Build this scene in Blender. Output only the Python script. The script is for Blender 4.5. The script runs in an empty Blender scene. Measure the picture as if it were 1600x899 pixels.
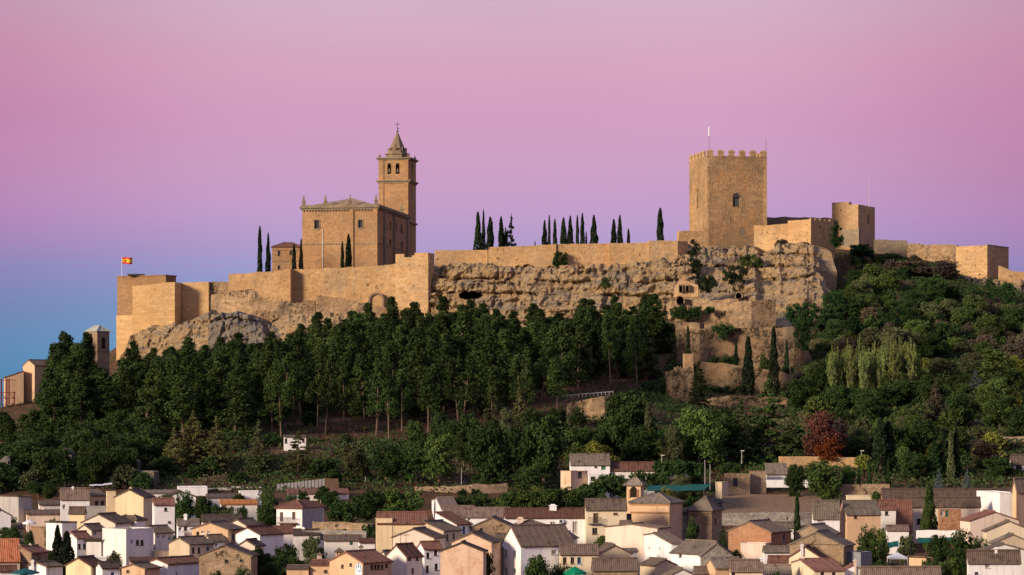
import bpy, math, random
import numpy as np
from mathutils import Vector

SC = bpy.context.scene
COL = SC.collection
RNG = np.random.default_rng(7)
random.seed(7)

# ------------------------------------------------------------------ camera
F, CX, HY = 4000.0, 800.0, 640.0          # focal length in photo pixels, centre column, horizon row
cam = bpy.data.cameras.new('camera')
cam.sensor_width = 36.0
cam.lens = 36.0 * F / 1600.0
cam.shift_y = (HY - 449.5) / 1600.0
cam.clip_start, cam.clip_end = 1.0, 20000.0
cam_o = bpy.data.objects.new('camera', cam)
cam_o.rotation_euler = (math.radians(90), 0, 0)
COL.objects.link(cam_o)
SC.camera = cam_o

# ------------------------------------------------------------------ dusk sky: belt of Venus opposite the set sun
SUN_AZ, SUN_EL = math.radians(54), math.radians(16)     # azimuth: degrees to the left of straight behind the camera
world = bpy.data.worlds.new('World'); SC.world = world
world.use_nodes = True
wn, wl = world.node_tree.nodes, world.node_tree.links
wn.clear()
tc = wn.new('ShaderNodeTexCoord')
sx = wn.new('ShaderNodeSeparateXYZ'); wl.new(tc.outputs['Generated'], sx.inputs[0])
# elevation (sine) with a broad, faint unevenness so that the bands are not ruled lines
nz = wn.new('ShaderNodeTexNoise'); nz.inputs['Scale'].default_value = 2.2; nz.inputs['Detail'].default_value = 1.0
wl.new(tc.outputs['Generated'], nz.inputs['Vector'])
mz = wn.new('ShaderNodeMath'); mz.operation = 'MULTIPLY_ADD'
mz.inputs[1].default_value = 0.022
wl.new(nz.outputs['Fac'], mz.inputs[0])
wl.new(sx.outputs['Z'], mz.inputs[2])
mr = wn.new('ShaderNodeMapRange')
mr.inputs['From Min'].default_value = -0.1 + 0.011
mr.inputs['From Max'].default_value = 0.9 + 0.011
wl.new(mz.outputs[0], mr.inputs['Value'])
ramp = wn.new('ShaderNodeValToRGB'); wl.new(mr.outputs['Result'], ramp.inputs['Fac'])
def lin(r, g, b):
    f = lambda c: (c / 255 / 12.92) if c / 255 <= 0.04045 else ((c / 255 + 0.055) / 1.055) ** 2.4
    return (f(r), f(g), f(b), 1)
SKY = [  # (row of the photograph, colour)
    (700, (70, 112, 150)), (600, (96, 162, 200)), (545, (112, 164, 204)), (490, (131, 160, 205)), (440, (153, 158, 206)),
    (395, (178, 158, 205)), (345, (196, 160, 204)), (270, (206, 161, 198)), (195, (211, 160, 194)),
    (110, (216, 167, 194)), (0, (212, 180, 201))]
el = ramp.color_ramp.elements
stops = [((math.sin(math.atan((HY - py) / F)) + 0.1), lin(*c)) for py, c in SKY]
stops += [(0.1 + 0.24, lin(200, 186, 210)), (0.1 + 0.38, lin(184, 190, 216)), (0.1 + 0.62, lin(166, 184, 220)), (0.995, lin(156, 178, 218))]
el[0].position, el[0].color = stops[0]
el[1].position, el[1].color = stops[-1]
for p, c in stops[1:-1]:
    e = el.new(p); e.color = c
bg = wn.new('ShaderNodeBackground'); bg.inputs['Strength'].default_value = 0.87
# the sky is palest straight ahead and deepens to rose towards both sides
ab = wn.new('ShaderNodeMath'); ab.operation = 'ABSOLUTE'; wl.new(sx.outputs['X'], ab.inputs[0])
sm_ = wn.new('ShaderNodeMapRange'); sm_.interpolation_type = 'SMOOTHERSTEP'
sm_.inputs['From Min'].default_value = 0.05; sm_.inputs['From Max'].default_value = 0.26
wl.new(ab.outputs[0], sm_.inputs['Value'])
dp = wn.new('ShaderNodeMix'); dp.data_type = 'RGBA'; dp.blend_type = 'MULTIPLY'
wl.new(sm_.outputs['Result'], dp.inputs[0]); wl.new(ramp.outputs['Color'], dp.inputs[6]); dp.inputs[7].default_value = (.82, .66, .76, 1)
cn = wn.new('ShaderNodeTexNoise'); cn.inputs['Scale'].default_value = 5.0; cn.inputs['Detail'].default_value = 3.0
cm_ = wn.new('ShaderNodeMapping'); cm_.inputs['Scale'].default_value = (1, 1, 3.5); wl.new(tc.outputs['Generated'], cm_.inputs['Vector']); wl.new(cm_.outputs[0], cn.inputs['Vector'])
cr = wn.new('ShaderNodeMapRange'); cr.inputs['To Min'].default_value = .93; cr.inputs['To Max'].default_value = 1.06; wl.new(cn.outputs['Fac'], cr.inputs['Value'])
cv = wn.new('ShaderNodeVectorMath'); cv.operation = 'SCALE'; wl.new(dp.outputs[2], cv.inputs[0]); wl.new(cr.outputs[0], cv.inputs['Scale'])
wl.new(cv.outputs[0], bg.inputs['Color'])
wo = wn.new('ShaderNodeOutputWorld'); wl.new(bg.outputs[0], wo.inputs['Surface'])

# ------------------------------------------------------------------ the low warm light from behind the camera, to its left
sun = bpy.data.lights.new('sun', 'SUN')
sun.energy = 5.0
sun.color = (1.0, 0.79, 0.58)
sun.angle = math.radians(12.0)
sun_o = bpy.data.objects.new('sun', sun)
sd = Vector((math.sin(SUN_AZ) * math.cos(SUN_EL), math.cos(SUN_AZ) * math.cos(SUN_EL), -math.sin(SUN_EL)))
sun_o.rotation_euler = sd.to_track_quat('-Z', 'Y').to_euler()
sun_o.location = (-300, 0, 200)
COL.objects.link(sun_o)

SC.view_settings.view_transform = 'Standard'
SC.view_settings.look = 'None'
SC.view_settings.exposure = 0.2
SC.view_settings.gamma = 1.0
SC.cycles.use_denoising = True
SC.cycles.max_bounces = 5
SC.cycles.diffuse_bounces = 3

# ------------------------------------------------------------------ helpers
def at(px, py, Y):
    return np.array([(px - CX) / F * Y, Y, (HY - py) / F * Y])
def PX(px, Y): return (px - CX) / F * Y
def PZ(py, Y): return (HY - py) / F * Y

def _h(ix, iy, iz):
    n = (ix * 374761393 + iy * 668265263 + iz * 2147483647 + 1013904223) & 0xffffffff
    n = ((n ^ (n >> 13)) * 1274126177) & 0xffffffff
    return ((n ^ (n >> 16)) & 0xffff) / 65535.0
def vnoise(p):
    p = np.asarray(p, float)
    i = np.floor(p).astype(np.int64); f = p - i
    f = f * f * (3 - 2 * f)
    r = 0
    for dx in (0, 1):
        for dy in (0, 1):
            for dz in (0, 1):
                w = (f[..., 0] if dx else 1 - f[..., 0]) * (f[..., 1] if dy else 1 - f[..., 1]) * (f[..., 2] if dz else 1 - f[..., 2])
                r = r + w * _h(i[..., 0] + dx, i[..., 1] + dy, i[..., 2] + dz)
    return r
def fbm(p, o=4):
    p = np.asarray(p, float); a, s, r = 0.5, 0.0, 0
    for k in range(o):
        r = r + a * vnoise(p * (2 ** k) + 17.3 * k); s += a; a *= 0.5
    return r / s - 0.5

def mesh_np(name, v, f, mat=None, smooth=False):
    v = np.asarray(v, np.float32); f = np.asarray(f, np.int32)
    me = bpy.data.meshes.new(name)
    me.vertices.add(len(v)); me.vertices.foreach_set('co', v.ravel())
    k = f.shape[1]
    me.loops.add(f.size); me.loops.foreach_set('vertex_index', f.ravel())
    me.polygons.add(len(f))
    me.polygons.foreach_set('loop_start', np.arange(0, f.size, k, dtype=np.int32))
    me.polygons.foreach_set('loop_total', np.full(len(f), k, np.int32))
    if smooth: me.polygons.foreach_set('use_smooth', np.ones(len(f), bool))
    me.update(calc_edges=True)
    if mat: me.materials.append(mat)
    return me

def tag(o, label=None, cat=None, group=None, kind=None):
    if label: o['label'] = label
    if cat: o['category'] = cat
    if group: o['group'] = group
    if kind: o['kind'] = kind
    return o
def link(name, me, parent=None, loc=(0, 0, 0)):
    o = bpy.data.objects.new(name, me); COL.objects.link(o)
    o.location = loc
    if parent: o.parent = parent
    return o
def thing(name, label, cat, loc, group=None):
    o = bpy.data.objects.new(name, None); COL.objects.link(o)
    o.empty_display_size = 0.5
    o.location = loc
    return tag(o, label, cat, group)

class MB:
    """collects polygons in world space; build() links them as one mesh object"""
    def __init__(s): s.v, s.f = [], []
    def add(s, vs, fs):
        n = len(s.v); s.v += [tuple(map(float, q)) for q in vs]; s.f += [tuple(i + n for i in q) for q in fs]; return s
    def quad(s, a, b, c, d): return s.add([a, b, c, d], [(0, 1, 2, 3)])
    def hexa(s, b4, t4):
        return s.add(list(b4) + list(t4), [(3, 2, 1, 0), (4, 5, 6, 7), (0, 1, 5, 4), (1, 2, 6, 5), (2, 3, 7, 6), (3, 0, 4, 7)])
    def box(s, o, u, v, z0, z1):
        o = np.asarray(o, float); u = np.asarray(u, float); v = np.asarray(v, float)
        c = [o, o + u, o + u + v, o + v]
        return s.hexa([(*q[:2], z0) for q in c], [(*q[:2], z1) for q in c])
    def prism(s, poly, z0, z1, scale=1.0):
        poly = [np.asarray(q[:2], float) for q in poly]; c = sum(poly) / len(poly); n = len(poly)
        vs = [(*q, z0) for q in poly] + [(*(c + (q - c) * scale), z1) for q in poly]
        return s.add(vs, [tuple(range(n - 1, -1, -1)), tuple(range(n, 2 * n))] + [(i, (i + 1) % n, n + (i + 1) % n, n + i) for i in range(n)])
    def tube(s, a, b, r0, r1=None, n=6):
        a = np.asarray(a, float); b = np.asarray(b, float); r1 = r0 if r1 is None else r1
        d = (b - a) / (np.linalg.norm(b - a) + 1e-9)
        x = np.cross(d, (0, 0, 1.0) if abs(d[2]) < .9 else (1.0, 0, 0)); x /= np.linalg.norm(x); y = np.cross(d, x)
        vs = []
        for c, r in ((a, r0), (b, r1)):
            for k in range(n):
                t = 2 * math.pi * k / n; vs.append(c + r * (math.cos(t) * x + math.sin(t) * y))
        return s.add(vs, [(k, (k + 1) % n, n + (k + 1) % n, n + k) for k in range(n)] + [tuple(range(n - 1, -1, -1)), tuple(range(n, 2 * n))])
    def grid(s, P):
        P = np.asarray(P); a, b = P.shape[:2]
        return s.add(P.reshape(-1, 3), [(i * b + j, (i + 1) * b + j, (i + 1) * b + j + 1, i * b + j + 1) for i in range(a - 1) for j in range(b - 1)])
    def build(s, name, mat, parent=None, origin=None, smooth=False):
        o = np.array(origin if origin is not None else (parent.location if parent and parent.parent is None else (0, 0, 0)), float)
        if origin is None and parent is not None and parent.parent is not None: o = np.array(parent.parent.location, float)
        me = bpy.data.meshes.new(name)
        me.from_pydata([tuple(np.array(q) - o) for q in s.v], [], s.f); me.update()
        if smooth:
            me.polygons.foreach_set('use_smooth', np.ones(len(me.polygons), bool))
        if mat: me.materials.append(mat)
        ob = bpy.data.objects.new(name, me); COL.objects.link(ob)
        if parent: ob.parent = parent
        else: ob.location = o
        return ob

# ------------------------------------------------------------------ materials
def new_mat(name, rough=0.9, spec=0.2):
    m = bpy.data.materials.new(name); m.use_nodes = True
    nt = m.node_tree; b = nt.nodes['Principled BSDF']
    b.inputs['Roughness'].default_value = rough
    b.inputs['Specular IOR Level'].default_value = spec
    return m, nt, b
def N(nt, t, **kw):
    n = nt.nodes.new(t)
    for k, v in kw.items():
        if k in n.inputs: n.inputs[k].default_value = v
        else: setattr(n, k, v)
    return n
def mix(nt, fac, a, b, mode='MIX'):
    n = nt.nodes.new('ShaderNodeMix'); n.data_type = 'RGBA'; n.blend_type = mode
    for i, x in ((0, fac), (6, a), (7, b)):
        if hasattr(x, 'links') or hasattr(x, 'is_linked'): nt.links.new(x, n.inputs[i])
        else: n.inputs[i].default_value = x if i == 0 else ((*x, 1) if len(x) == 3 else x)
    return n.outputs[2]
def noise(nt, vec, scale, detail=4.0, rough=.55, lo=.35, hi=.65):
    n = N(nt, 'ShaderNodeTexNoise', Scale=scale, Detail=detail, Roughness=rough)
    nt.links.new(vec, n.inputs['Vector'])
    r = N(nt, 'ShaderNodeMapRange'); r.inputs['From Min'].default_value = lo; r.inputs['From Max'].default_value = hi
    nt.links.new(n.outputs['Fac'], r.inputs['Value'])
    return r.outputs['Result']
def scaled(nt, vec, s):
    n = N(nt, 'ShaderNodeMapping'); n.inputs['Scale'].default_value = s
    nt.links.new(vec, n.inputs['Vector']); return n.outputs[0]
def pos(nt): return N(nt, 'ShaderNodeNewGeometry').outputs['Position']
def bump(nt, b, h, strength=.5, dist=.1):
    n = N(nt, 'ShaderNodeBump', Strength=strength, Distance=dist)
    nt.links.new(h, n.inputs['Height']); nt.links.new(n.outputs[0], b.inputs['Normal'])

def mat_stone(name, base, light, dark, grey=(.22, .2, .17), greyness=.5, course=.55, holes=.0, patch=None):
    """rammed and cut stone: courses, large stains, grey weathering, dark blotches painted for shaded put-log holes"""
    m, nt, b = new_mat(name, .95, .1)
    p = pos(nt)
    c = mix(nt, noise(nt, p, .09, 3, .6), dark, light)
    c = mix(nt, .25, c, base)
    c = mix(nt, noise(nt, scaled(nt, p, (1, 1, 2.2)), .5, 5, .65, .4, .7), c, dark)
    if patch: c = mix(nt, noise(nt, p, .13, 6, .75, .54, .66), c, patch)
    c = mix(nt, noise(nt, scaled(nt, p, (1, 1, 1.5)), 1.4, 6, .8, .55, .75), c, tuple(x * .6 for x in dark))
    # courses
    sep = N(nt, 'ShaderNodeSeparateXYZ'); nt.links.new(p, sep.inputs[0])
    ma = N(nt, 'ShaderNodeMath', operation='MULTIPLY_ADD'); ma.inputs[1].default_value = .75
    nt.links.new(sep.outputs['Y'], ma.inputs[0]); nt.links.new(sep.outputs['X'], ma.inputs[2])
    cb = N(nt, 'ShaderNodeCombineXYZ'); nt.links.new(ma.outputs[0], cb.inputs['X']); nt.links.new(sep.outputs['Z'], cb.inputs['Y'])
    br = N(nt, 'ShaderNodeTexBrick'); br.inputs['Scale'].default_value = 1.0
    br.inputs['Brick Width'].default_value = course * 2.1; br.inputs['Row Height'].default_value = course
    br.inputs['Mortar Size'].default_value = .035; br.inputs['Mortar Smooth'].default_value = .5
    br.inputs['Color1'].default_value = (.72, .72, .72, 1); br.inputs['Color2'].default_value = (1.1, 1.1, 1.1, 1); br.inputs['Mortar'].default_value = (.6, .58, .55, 1)
    nt.links.new(cb.outputs[0], br.inputs['Vector'])
    c = mix(nt, .5, c, mix(nt, 1.0, c, br.outputs['Color'], 'MULTIPLY'))
    if greyness:
        g = noise(nt, p, .1, 7, .72, .47, .68)
        gm = N(nt, 'ShaderNodeMath', operation='MULTIPLY'); gm.inputs[1].default_value = greyness; nt.links.new(g, gm.inputs[0])
        c = mix(nt, gm.outputs[0], c, grey)
        # runs of dark lichen down the face
        g2 = noise(nt, scaled(nt, p, (1, 1, .14)), .55, 4, .6, .56, .74)
        gm2 = N(nt, 'ShaderNodeMath', operation='MULTIPLY'); gm2.inputs[1].default_value = greyness * .8; nt.links.new(g2, gm2.inputs[0])
        c = mix(nt, gm2.outputs[0], c, grey)
    if holes:
        for s_, lo_, zz in ((.9, .62, .7), (2.0, .63, 1.0)):
            hm = N(nt, 'ShaderNodeMath', operation='MULTIPLY'); nt.links.new(noise(nt, scaled(nt, p, (1, 1, zz)), s_, 5, .75, lo_ - .05 * holes, lo_ - .05 * holes + .04), hm.inputs[0])
            nt.links.new(noise(nt, scaled(nt, p, (1, 1, 2)), .11, 3, .6, .42, .56), hm.inputs[1])
            c = mix(nt, hm.outputs[0], c, (.045, .035, .022))
    nt.links.new(c, b.inputs['Base Color'])
    bump(nt, b, noise(nt, p, 1.3, 6, .7, .2, .8), .7, .25)
    return m

def mat_rock(name, a, bcol, grey, dark):
    m, nt, b = new_mat(name, .95, .1)
    p = pos(nt)
    c = mix(nt, noise(nt, scaled(nt, p, (1, 1, 1.6)), .2, 6, .7, .4, .6), a, bcol)
    c = mix(nt, noise(nt, scaled(nt, p, (.5, .5, 2.1)), .15, 8, .75, .51, .6), c, grey)
    c = mix(nt, noise(nt, scaled(nt, p, (1.6, 1.6, .35)), .5, 8, .78, .53, .66), c, dark)  # crevice shade painted into the rock colour as dark streaks
    c = mix(nt, noise(nt, scaled(nt, p, (1, 1, 2.5)), .9, 6, .75, .55, .64), c, (.12, .09, .06))
    c = mix(nt, noise(nt, p, .3, 6, .8, .62, .72), c, (.07, .075, .035))
    nt.links.new(c, b.inputs['Base Color'])
    bump(nt, b, noise(nt, scaled(nt, p, (1, 1, 1.5)), .9, 10, .8, .2, .8), 1.0, 1.6)
    return m

def mat_plaster(name, col, stain=.35, stainc=None, patch=None):
    m, nt, b = new_mat(name, .88, .15)
    p = pos(nt)
    sc = stainc or tuple(x * .62 for x in col)
    f = noise(nt, scaled(nt, p, (1, 1, .35)), .55, 6, .65, .42, .72)
    fm = N(nt, 'ShaderNodeMath', operation='MULTIPLY'); fm.inputs[1].default_value = stain; nt.links.new(f, fm.inputs[0])
    c = mix(nt, fm.outputs[0], col, sc)
    f2 = noise(nt, scaled(nt, p, (1, 1, .08)), 1.9, 3, .6, .54, .75)
    fm2 = N(nt, 'ShaderNodeMath', operation='MULTIPLY'); fm2.inputs[1].default_value = stain * .8; nt.links.new(f2, fm2.inputs[0])
    c = mix(nt, fm2.outputs[0], c, tuple(x * .55 for x in sc))
    if patch:
        c = mix(nt, noise(nt, p, .5, 8, .8, .48, .66), c, patch)
        c = mix(nt, noise(nt, p, 2.2, 6, .8, .6, .72), c, tuple(x * .5 for x in patch))
    nt.links.new(c, b.inputs['Base Color'])
    bump(nt, b, noise(nt, p, 2.5, 5, .7, .2, .8), .35, .06)
    return m

def mat_tile(name, a, bcol, lichen=(.2, .17, .1)):
    m, nt, b = new_mat(name, .92, .12)
    p = pos(nt)
    c = mix(nt, noise(nt, p, 3.2, 3, .8, .3, .7), a, bcol)
    c = mix(nt, noise(nt, p, .45, 5, .7, .5, .72), c, lichen)
    c = mix(nt, noise(nt, p, 1.0, 5, .7, .52, .7), c, tuple(x * .45 for x in a))
    oi = N(nt, 'ShaderNodeObjectInfo'); hv = N(nt, 'ShaderNodeHueSaturation'); rv = N(nt, 'ShaderNodeMapRange'); rv.inputs['To Min'].default_value = .75; rv.inputs['To Max'].default_value = 1.55
    nt.links.new(oi.outputs['Random'], rv.inputs['Value']); nt.links.new(rv.outputs[0], hv.inputs['Value']); nt.links.new(c, hv.inputs['Color']); c = hv.outputs[0]
    nt.links.new(c, b.inputs['Base Color'])
    bump(nt, b, noise(nt, p, 5, 3, .6, .2, .8), .4, .06)
    return m

def mat_leaf(name, a, bcol, var=.35):
    m, nt, b = new_mat(name, .85, .08)
    p = pos(nt)
    oi = N(nt, 'ShaderNodeObjectInfo')
    c = mix(nt, noise(nt, p, .55, 3, .6, .32, .68), a, bcol)
    h = N(nt, 'ShaderNodeHueSaturation'); nt.links.new(c, h.inputs['Color'])
    r = N(nt, 'ShaderNodeMapRange'); r.inputs['To Min'].default_value = 1 - var; r.inputs['To Max'].default_value = 1 + var
    nt.links.new(oi.outputs['Random'], r.inputs['Value']); nt.links.new(r.outputs[0], h.inputs['Value'])
    r2 = N(nt, 'ShaderNodeMapRange'); r2.inputs['To Min'].default_value = .485; r2.inputs['To Max'].default_value = .512
    ml = N(nt, 'ShaderNodeMath', operation='FRACT'); mm = N(nt, 'ShaderNodeMath', operation='MULTIPLY'); mm.inputs[1].default_value = 7.31
    nt.links.new(oi.outputs['Random'], mm.inputs[0]); nt.links.new(mm.outputs[0], ml.inputs[0])
    nt.links.new(ml.outputs[0], r2.inputs['Value']); nt.links.new(r2.outputs[0], h.inputs['Hue'])
    nt.links.new(h.outputs[0], b.inputs['Base Color'])
    return m

def mat_flat(name, col, rough=.7, spec=.3, vary=.25, metal=0.0):
    m, nt, b = new_mat(name, rough, spec)
    b.inputs['Metallic'].default_value = metal
    p = pos(nt)
    c = mix(nt, noise(nt, p, 1.7, 5, .65, .35, .7), col, tuple(x * (1 - vary) for x in col))
    nt.links.new(c, b.inputs['Base Color'])
    return m

M = {}
M['sand'] = mat_stone('castle sandstone', (.58, .385, .19), (.66, .45, .23), (.46, .28, .125), greyness=.4, holes=.5)
M['smooth'] = mat_stone('restored sandstone', (.58, .385, .18), (.63, .43, .21), (.50, .315, .14), greyness=.1, course=.8)
M['darkbrick'] = mat_stone('brown brickwork', (.33, .2, .1), (.38, .24, .12), (.27, .16, .08), greyness=.15, course=.4)
M['keep'] = mat_stone('keep masonry', (.45, .29, .145), (.54, .36, .18), (.32, .2, .1), grey=(.17, .13, .085), greyness=.75, course=.6, patch=(.52, .28, .11))
M['church'] = mat_stone('church sandstone', (.46, .28, .135), (.53, .335, .165), (.36, .205, .095), grey=(.24, .185, .12), greyness=.5, course=.5, patch=(.52, .27, .115))
M['trim'] = mat_stone('weathered trim stone', (.34, .26, .16), (.42, .33, .2), (.22, .17, .11), grey=(.17, .15, .12), greyness=.6, course=.5)
M['ruin'] = mat_stone('rubble masonry', (.46, .31, .165), (.56, .40, .23), (.28, .18, .095), grey=(.17, .14, .1), greyness=.85, course=.45, holes=1.8)
M['terrace'] = mat_stone('terrace rubble masonry', (.33, .22, .125), (.42, .3, .185), (.21, .135, .075), grey=(.13, .11, .08), greyness=.8, course=.45, holes=2.6)
M['rock'] = mat_rock('limestone cliff', (.64, .43, .215), (.74, .55, .31), (.40, .335, .25), (.15, .115, .075))
M['greyrock'] = mat_rock('grey limestone', (.36, .30, .23), (.46, .38, .28), (.3, .29, .27), (.13, .115, .1))
M['cave'] = mat_flat('painted hollow shade', (.03, .022, .016), 1, 0)  # near-black colour paints the shade inside openings and hollows
M['glass'] = mat_flat('dark window glass', (.03, .032, .04), .15, .5, .2)
M['iron'] = mat_flat('dark iron', (.05, .045, .045), .6, .4)
M['bronze'] = mat_flat('bronze bell', (.16, .12, .07), .45, .5, .3, .6)
M['grey_metal'] = mat_flat('grey galvanised metal', (.45, .43, .42), .5, .4, .1)
M['white_metal'] = mat_flat('white painted metal', (.78, .78, .78), .4, .4, .1)
M['wood'] = mat_flat('weathered wood', (.13, .08, .05), .85, .2)
M['slate'] = mat_tile('brownish stone slate', (.17, .125, .085), (.24, .18, .12), (.22, .16, .1))
# ------------------------------------------------------------------ terrain
CT = []
def ct(px, Y, z=None, py=None):
    CT.append((PX(px, Y), Y, PZ(py, Y) if z is None else z))
VZ = lambda Y: .06 * Y - 47.4
for px in (-300, 350, 800, 1250, 1900):
    for Y in (230, 300, 380, 450): ct(px, Y, VZ(Y))
for px, Y, z in [
    # foot of the hill
    (0, 490, -15.5), (200, 490, -15), (400, 490, -14.8), (600, 492, -14.2), (720, 492, -15), (850, 492, -15.3), (1000, 480, -17), (1000, 505, -13),
    (1140, 470, -18.3), (1140, 490, -16), (1280, 490, -15.6), (1280, 508, -11.5), (1140, 510, -12.5), (1450, 490, -14.7), (1560, 490, -14.4),
    (-300, 490, -18), (1900, 490, -14),
    # pine wood
    (250, 540, -7), (480, 540, -7), (720, 540, -7), (850, 540, -6.5), (900, 575, 2.5), (1000, 540, -7),
    (250, 600, -1), (480, 600, 0), (720, 600, 0.5), (900, 615, 6), (1000, 620, 4),
    (250, 660, 6), (480, 660, 8), (720, 660, 8.5), (950, 660, 10.5),
    (250, 705, 8.5), (480, 705, 12), (720, 705, 14.5), (1000, 705, 19),
    (190, 742, 10), (300, 735, 11.5), (480, 735, 15), (720, 735, 18.5), (950, 735, 22), (300, 752, 15), (480, 752, 19), (720, 752, 23), (950, 752, 26),
    # the hill's left end
    (100, 540, -11), (100, 600, -6), (100, 660, -1), (110, 700, 3), (110, 760, 3), (110, 850, -2),
    (0, 540, -15), (0, 600, -9), (0, 690, .5), (0, 770, -4), (-200, 540, -19), (-200, 700, -13), (-200, 850, -20),
    (0, 900, -14),
    # terraces under the keep
    (1160, 540, -8), (1160, 570, -4.5), (1160, 600, -.8), (1160, 636, 4), (1160, 660, 9), (1160, 690, 15), (1160, 720, 21.5), (1160, 748, 28), (1270, 720, 23), (1270, 748, 31), (1060, 720, 21), (1060, 745, 25),
    # right-hand slope
    (1450, 530, -8), (1450, 590, 3), (1365, 600, 1.5), (1365, 680, 17), (1365, 740, 33), (1365, 788, 46), (1500, 680, 16), (1500, 730, 29), (1520, 772, 38),
    (1600, 525, -6.5), (1600, 590, 2.5), (1600, 680, 16), (1600, 720, 25), (1600, 785, 38.5), (1900, 600, 2), (1900, 720, 20), (1900, 800, 30),
    # summit behind the walls
    (250, 800, 28), (400, 800, 36), (600, 800, 41), (720, 800, 44), (900, 800, 46), (1050, 800, 48), (250, 840, 27), (600, 840, 38), (720, 840, 41), (900, 840, 42), (1130, 815, 54), (1350, 835, 50), (1550, 840, 45), (1900, 850, 30),
    (250, 900, 22), (600, 900, 32), (900, 900, 36), (1200, 920, 36), (1550, 920, 30),
    (100, 1050, -25), (600, 1050, -20), (1100, 1050, -20), (1600, 1050, -20), (-300, 1000, -35), (1950, 1000, -15)]:
    ct(px, Y, z)
CT = np.array(CT)
def _tps(d2): return np.where(d2 > 1e-9, .5 * d2 * np.log(np.maximum(d2, 1e-9)), 0)
_c = CT[:, :2] / 100.0; _n = len(_c)
_A = np.zeros((_n + 3, _n + 3))
_A[:_n, :_n] = _tps(((_c[:, None] - _c[None]) ** 2).sum(-1)) + np.eye(_n) * .004
_A[:_n, _n] = 1; _A[:_n, _n + 1:] = _c; _A[_n, :_n] = 1; _A[_n + 1:, :_n] = _c.T
_w = np.linalg.solve(_A, np.concatenate([CT[:, 2], [0, 0, 0]]))
def ground(X, Y, rough=True):
    X = np.asarray(X, float); Y = np.asarray(Y, float)
    q = np.stack([X, Y], -1) / 100.0; sh = q.shape[:-1]; q = q.reshape(-1, 2)
    z = np.concatenate([_tps(((b[:, None] - _c[None]) ** 2).sum(-1)) @ _w[:_n] + _w[_n] + b @ _w[_n + 1:] for b in np.array_split(q, max(1, len(q) // 4000))]).reshape(sh)
    t = np.clip(np.maximum.reduce([(np.abs(X) - 230) / 250, (Y - 900) / 180, (240 - Y) / 120]), 0, 1)
    t = t * t * (3 - 2 * t)
    z = z * (1 - t) + t * -38.0
    if rough:
        p = np.stack([X * .12, Y * .12, X * 0], -1)
        z = z + fbm(p, 4) * 1.6 * np.clip((Y - 470) / 40, .1, 1)
    return z
def gz(X, Y): return float(ground(np.array([X]), np.array([Y]))[0])
def gpx(px, Y): return gz(PX(px, Y), Y)

xs = np.concatenate([-np.geomspace(9000, 262, 16), np.arange(-260, 260.1, 2.6), np.geomspace(262, 9000, 16)])
ys = np.concatenate([[-4000, -1500, -500, 0, 100, 180], np.arange(230, 900, 2.6), np.geomspace(905, 15000, 22)])
GX, GY = np.meshgrid(xs, ys)
GZ = ground(GX, GY)
a, bb = GX.shape
gi = (np.arange(a - 1)[:, None] * bb + np.arange(bb - 1)[None]).ravel()
m, nt, b = new_mat('hillside earth', .97, .05)
p = pos(nt)
c = mix(nt, noise(nt, p, .05, 5, .6, .35, .65), (.12, .055, .032), (.14, .08, .05))
c = mix(nt, noise(nt, p, .35, 6, .7, .45, .65), c, (.06, .05, .028))
c = mix(nt, noise(nt, p, .12, 5, .7, .52, .66), c, (.05, .06, .022))
nt.links.new(c, b.inputs['Base Color']); bump(nt, b, noise(nt, p, 1.2, 7, .75, .2, .8), .8, .3)
M['earth'] = m
o = link('ground', mesh_np('ground', np.stack([GX, GY, GZ], -1).reshape(-1, 3), np.stack([gi, gi + 1, gi + bb + 1, gi + bb], -1), m, True))
tag(o, kind='structure')

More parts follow.
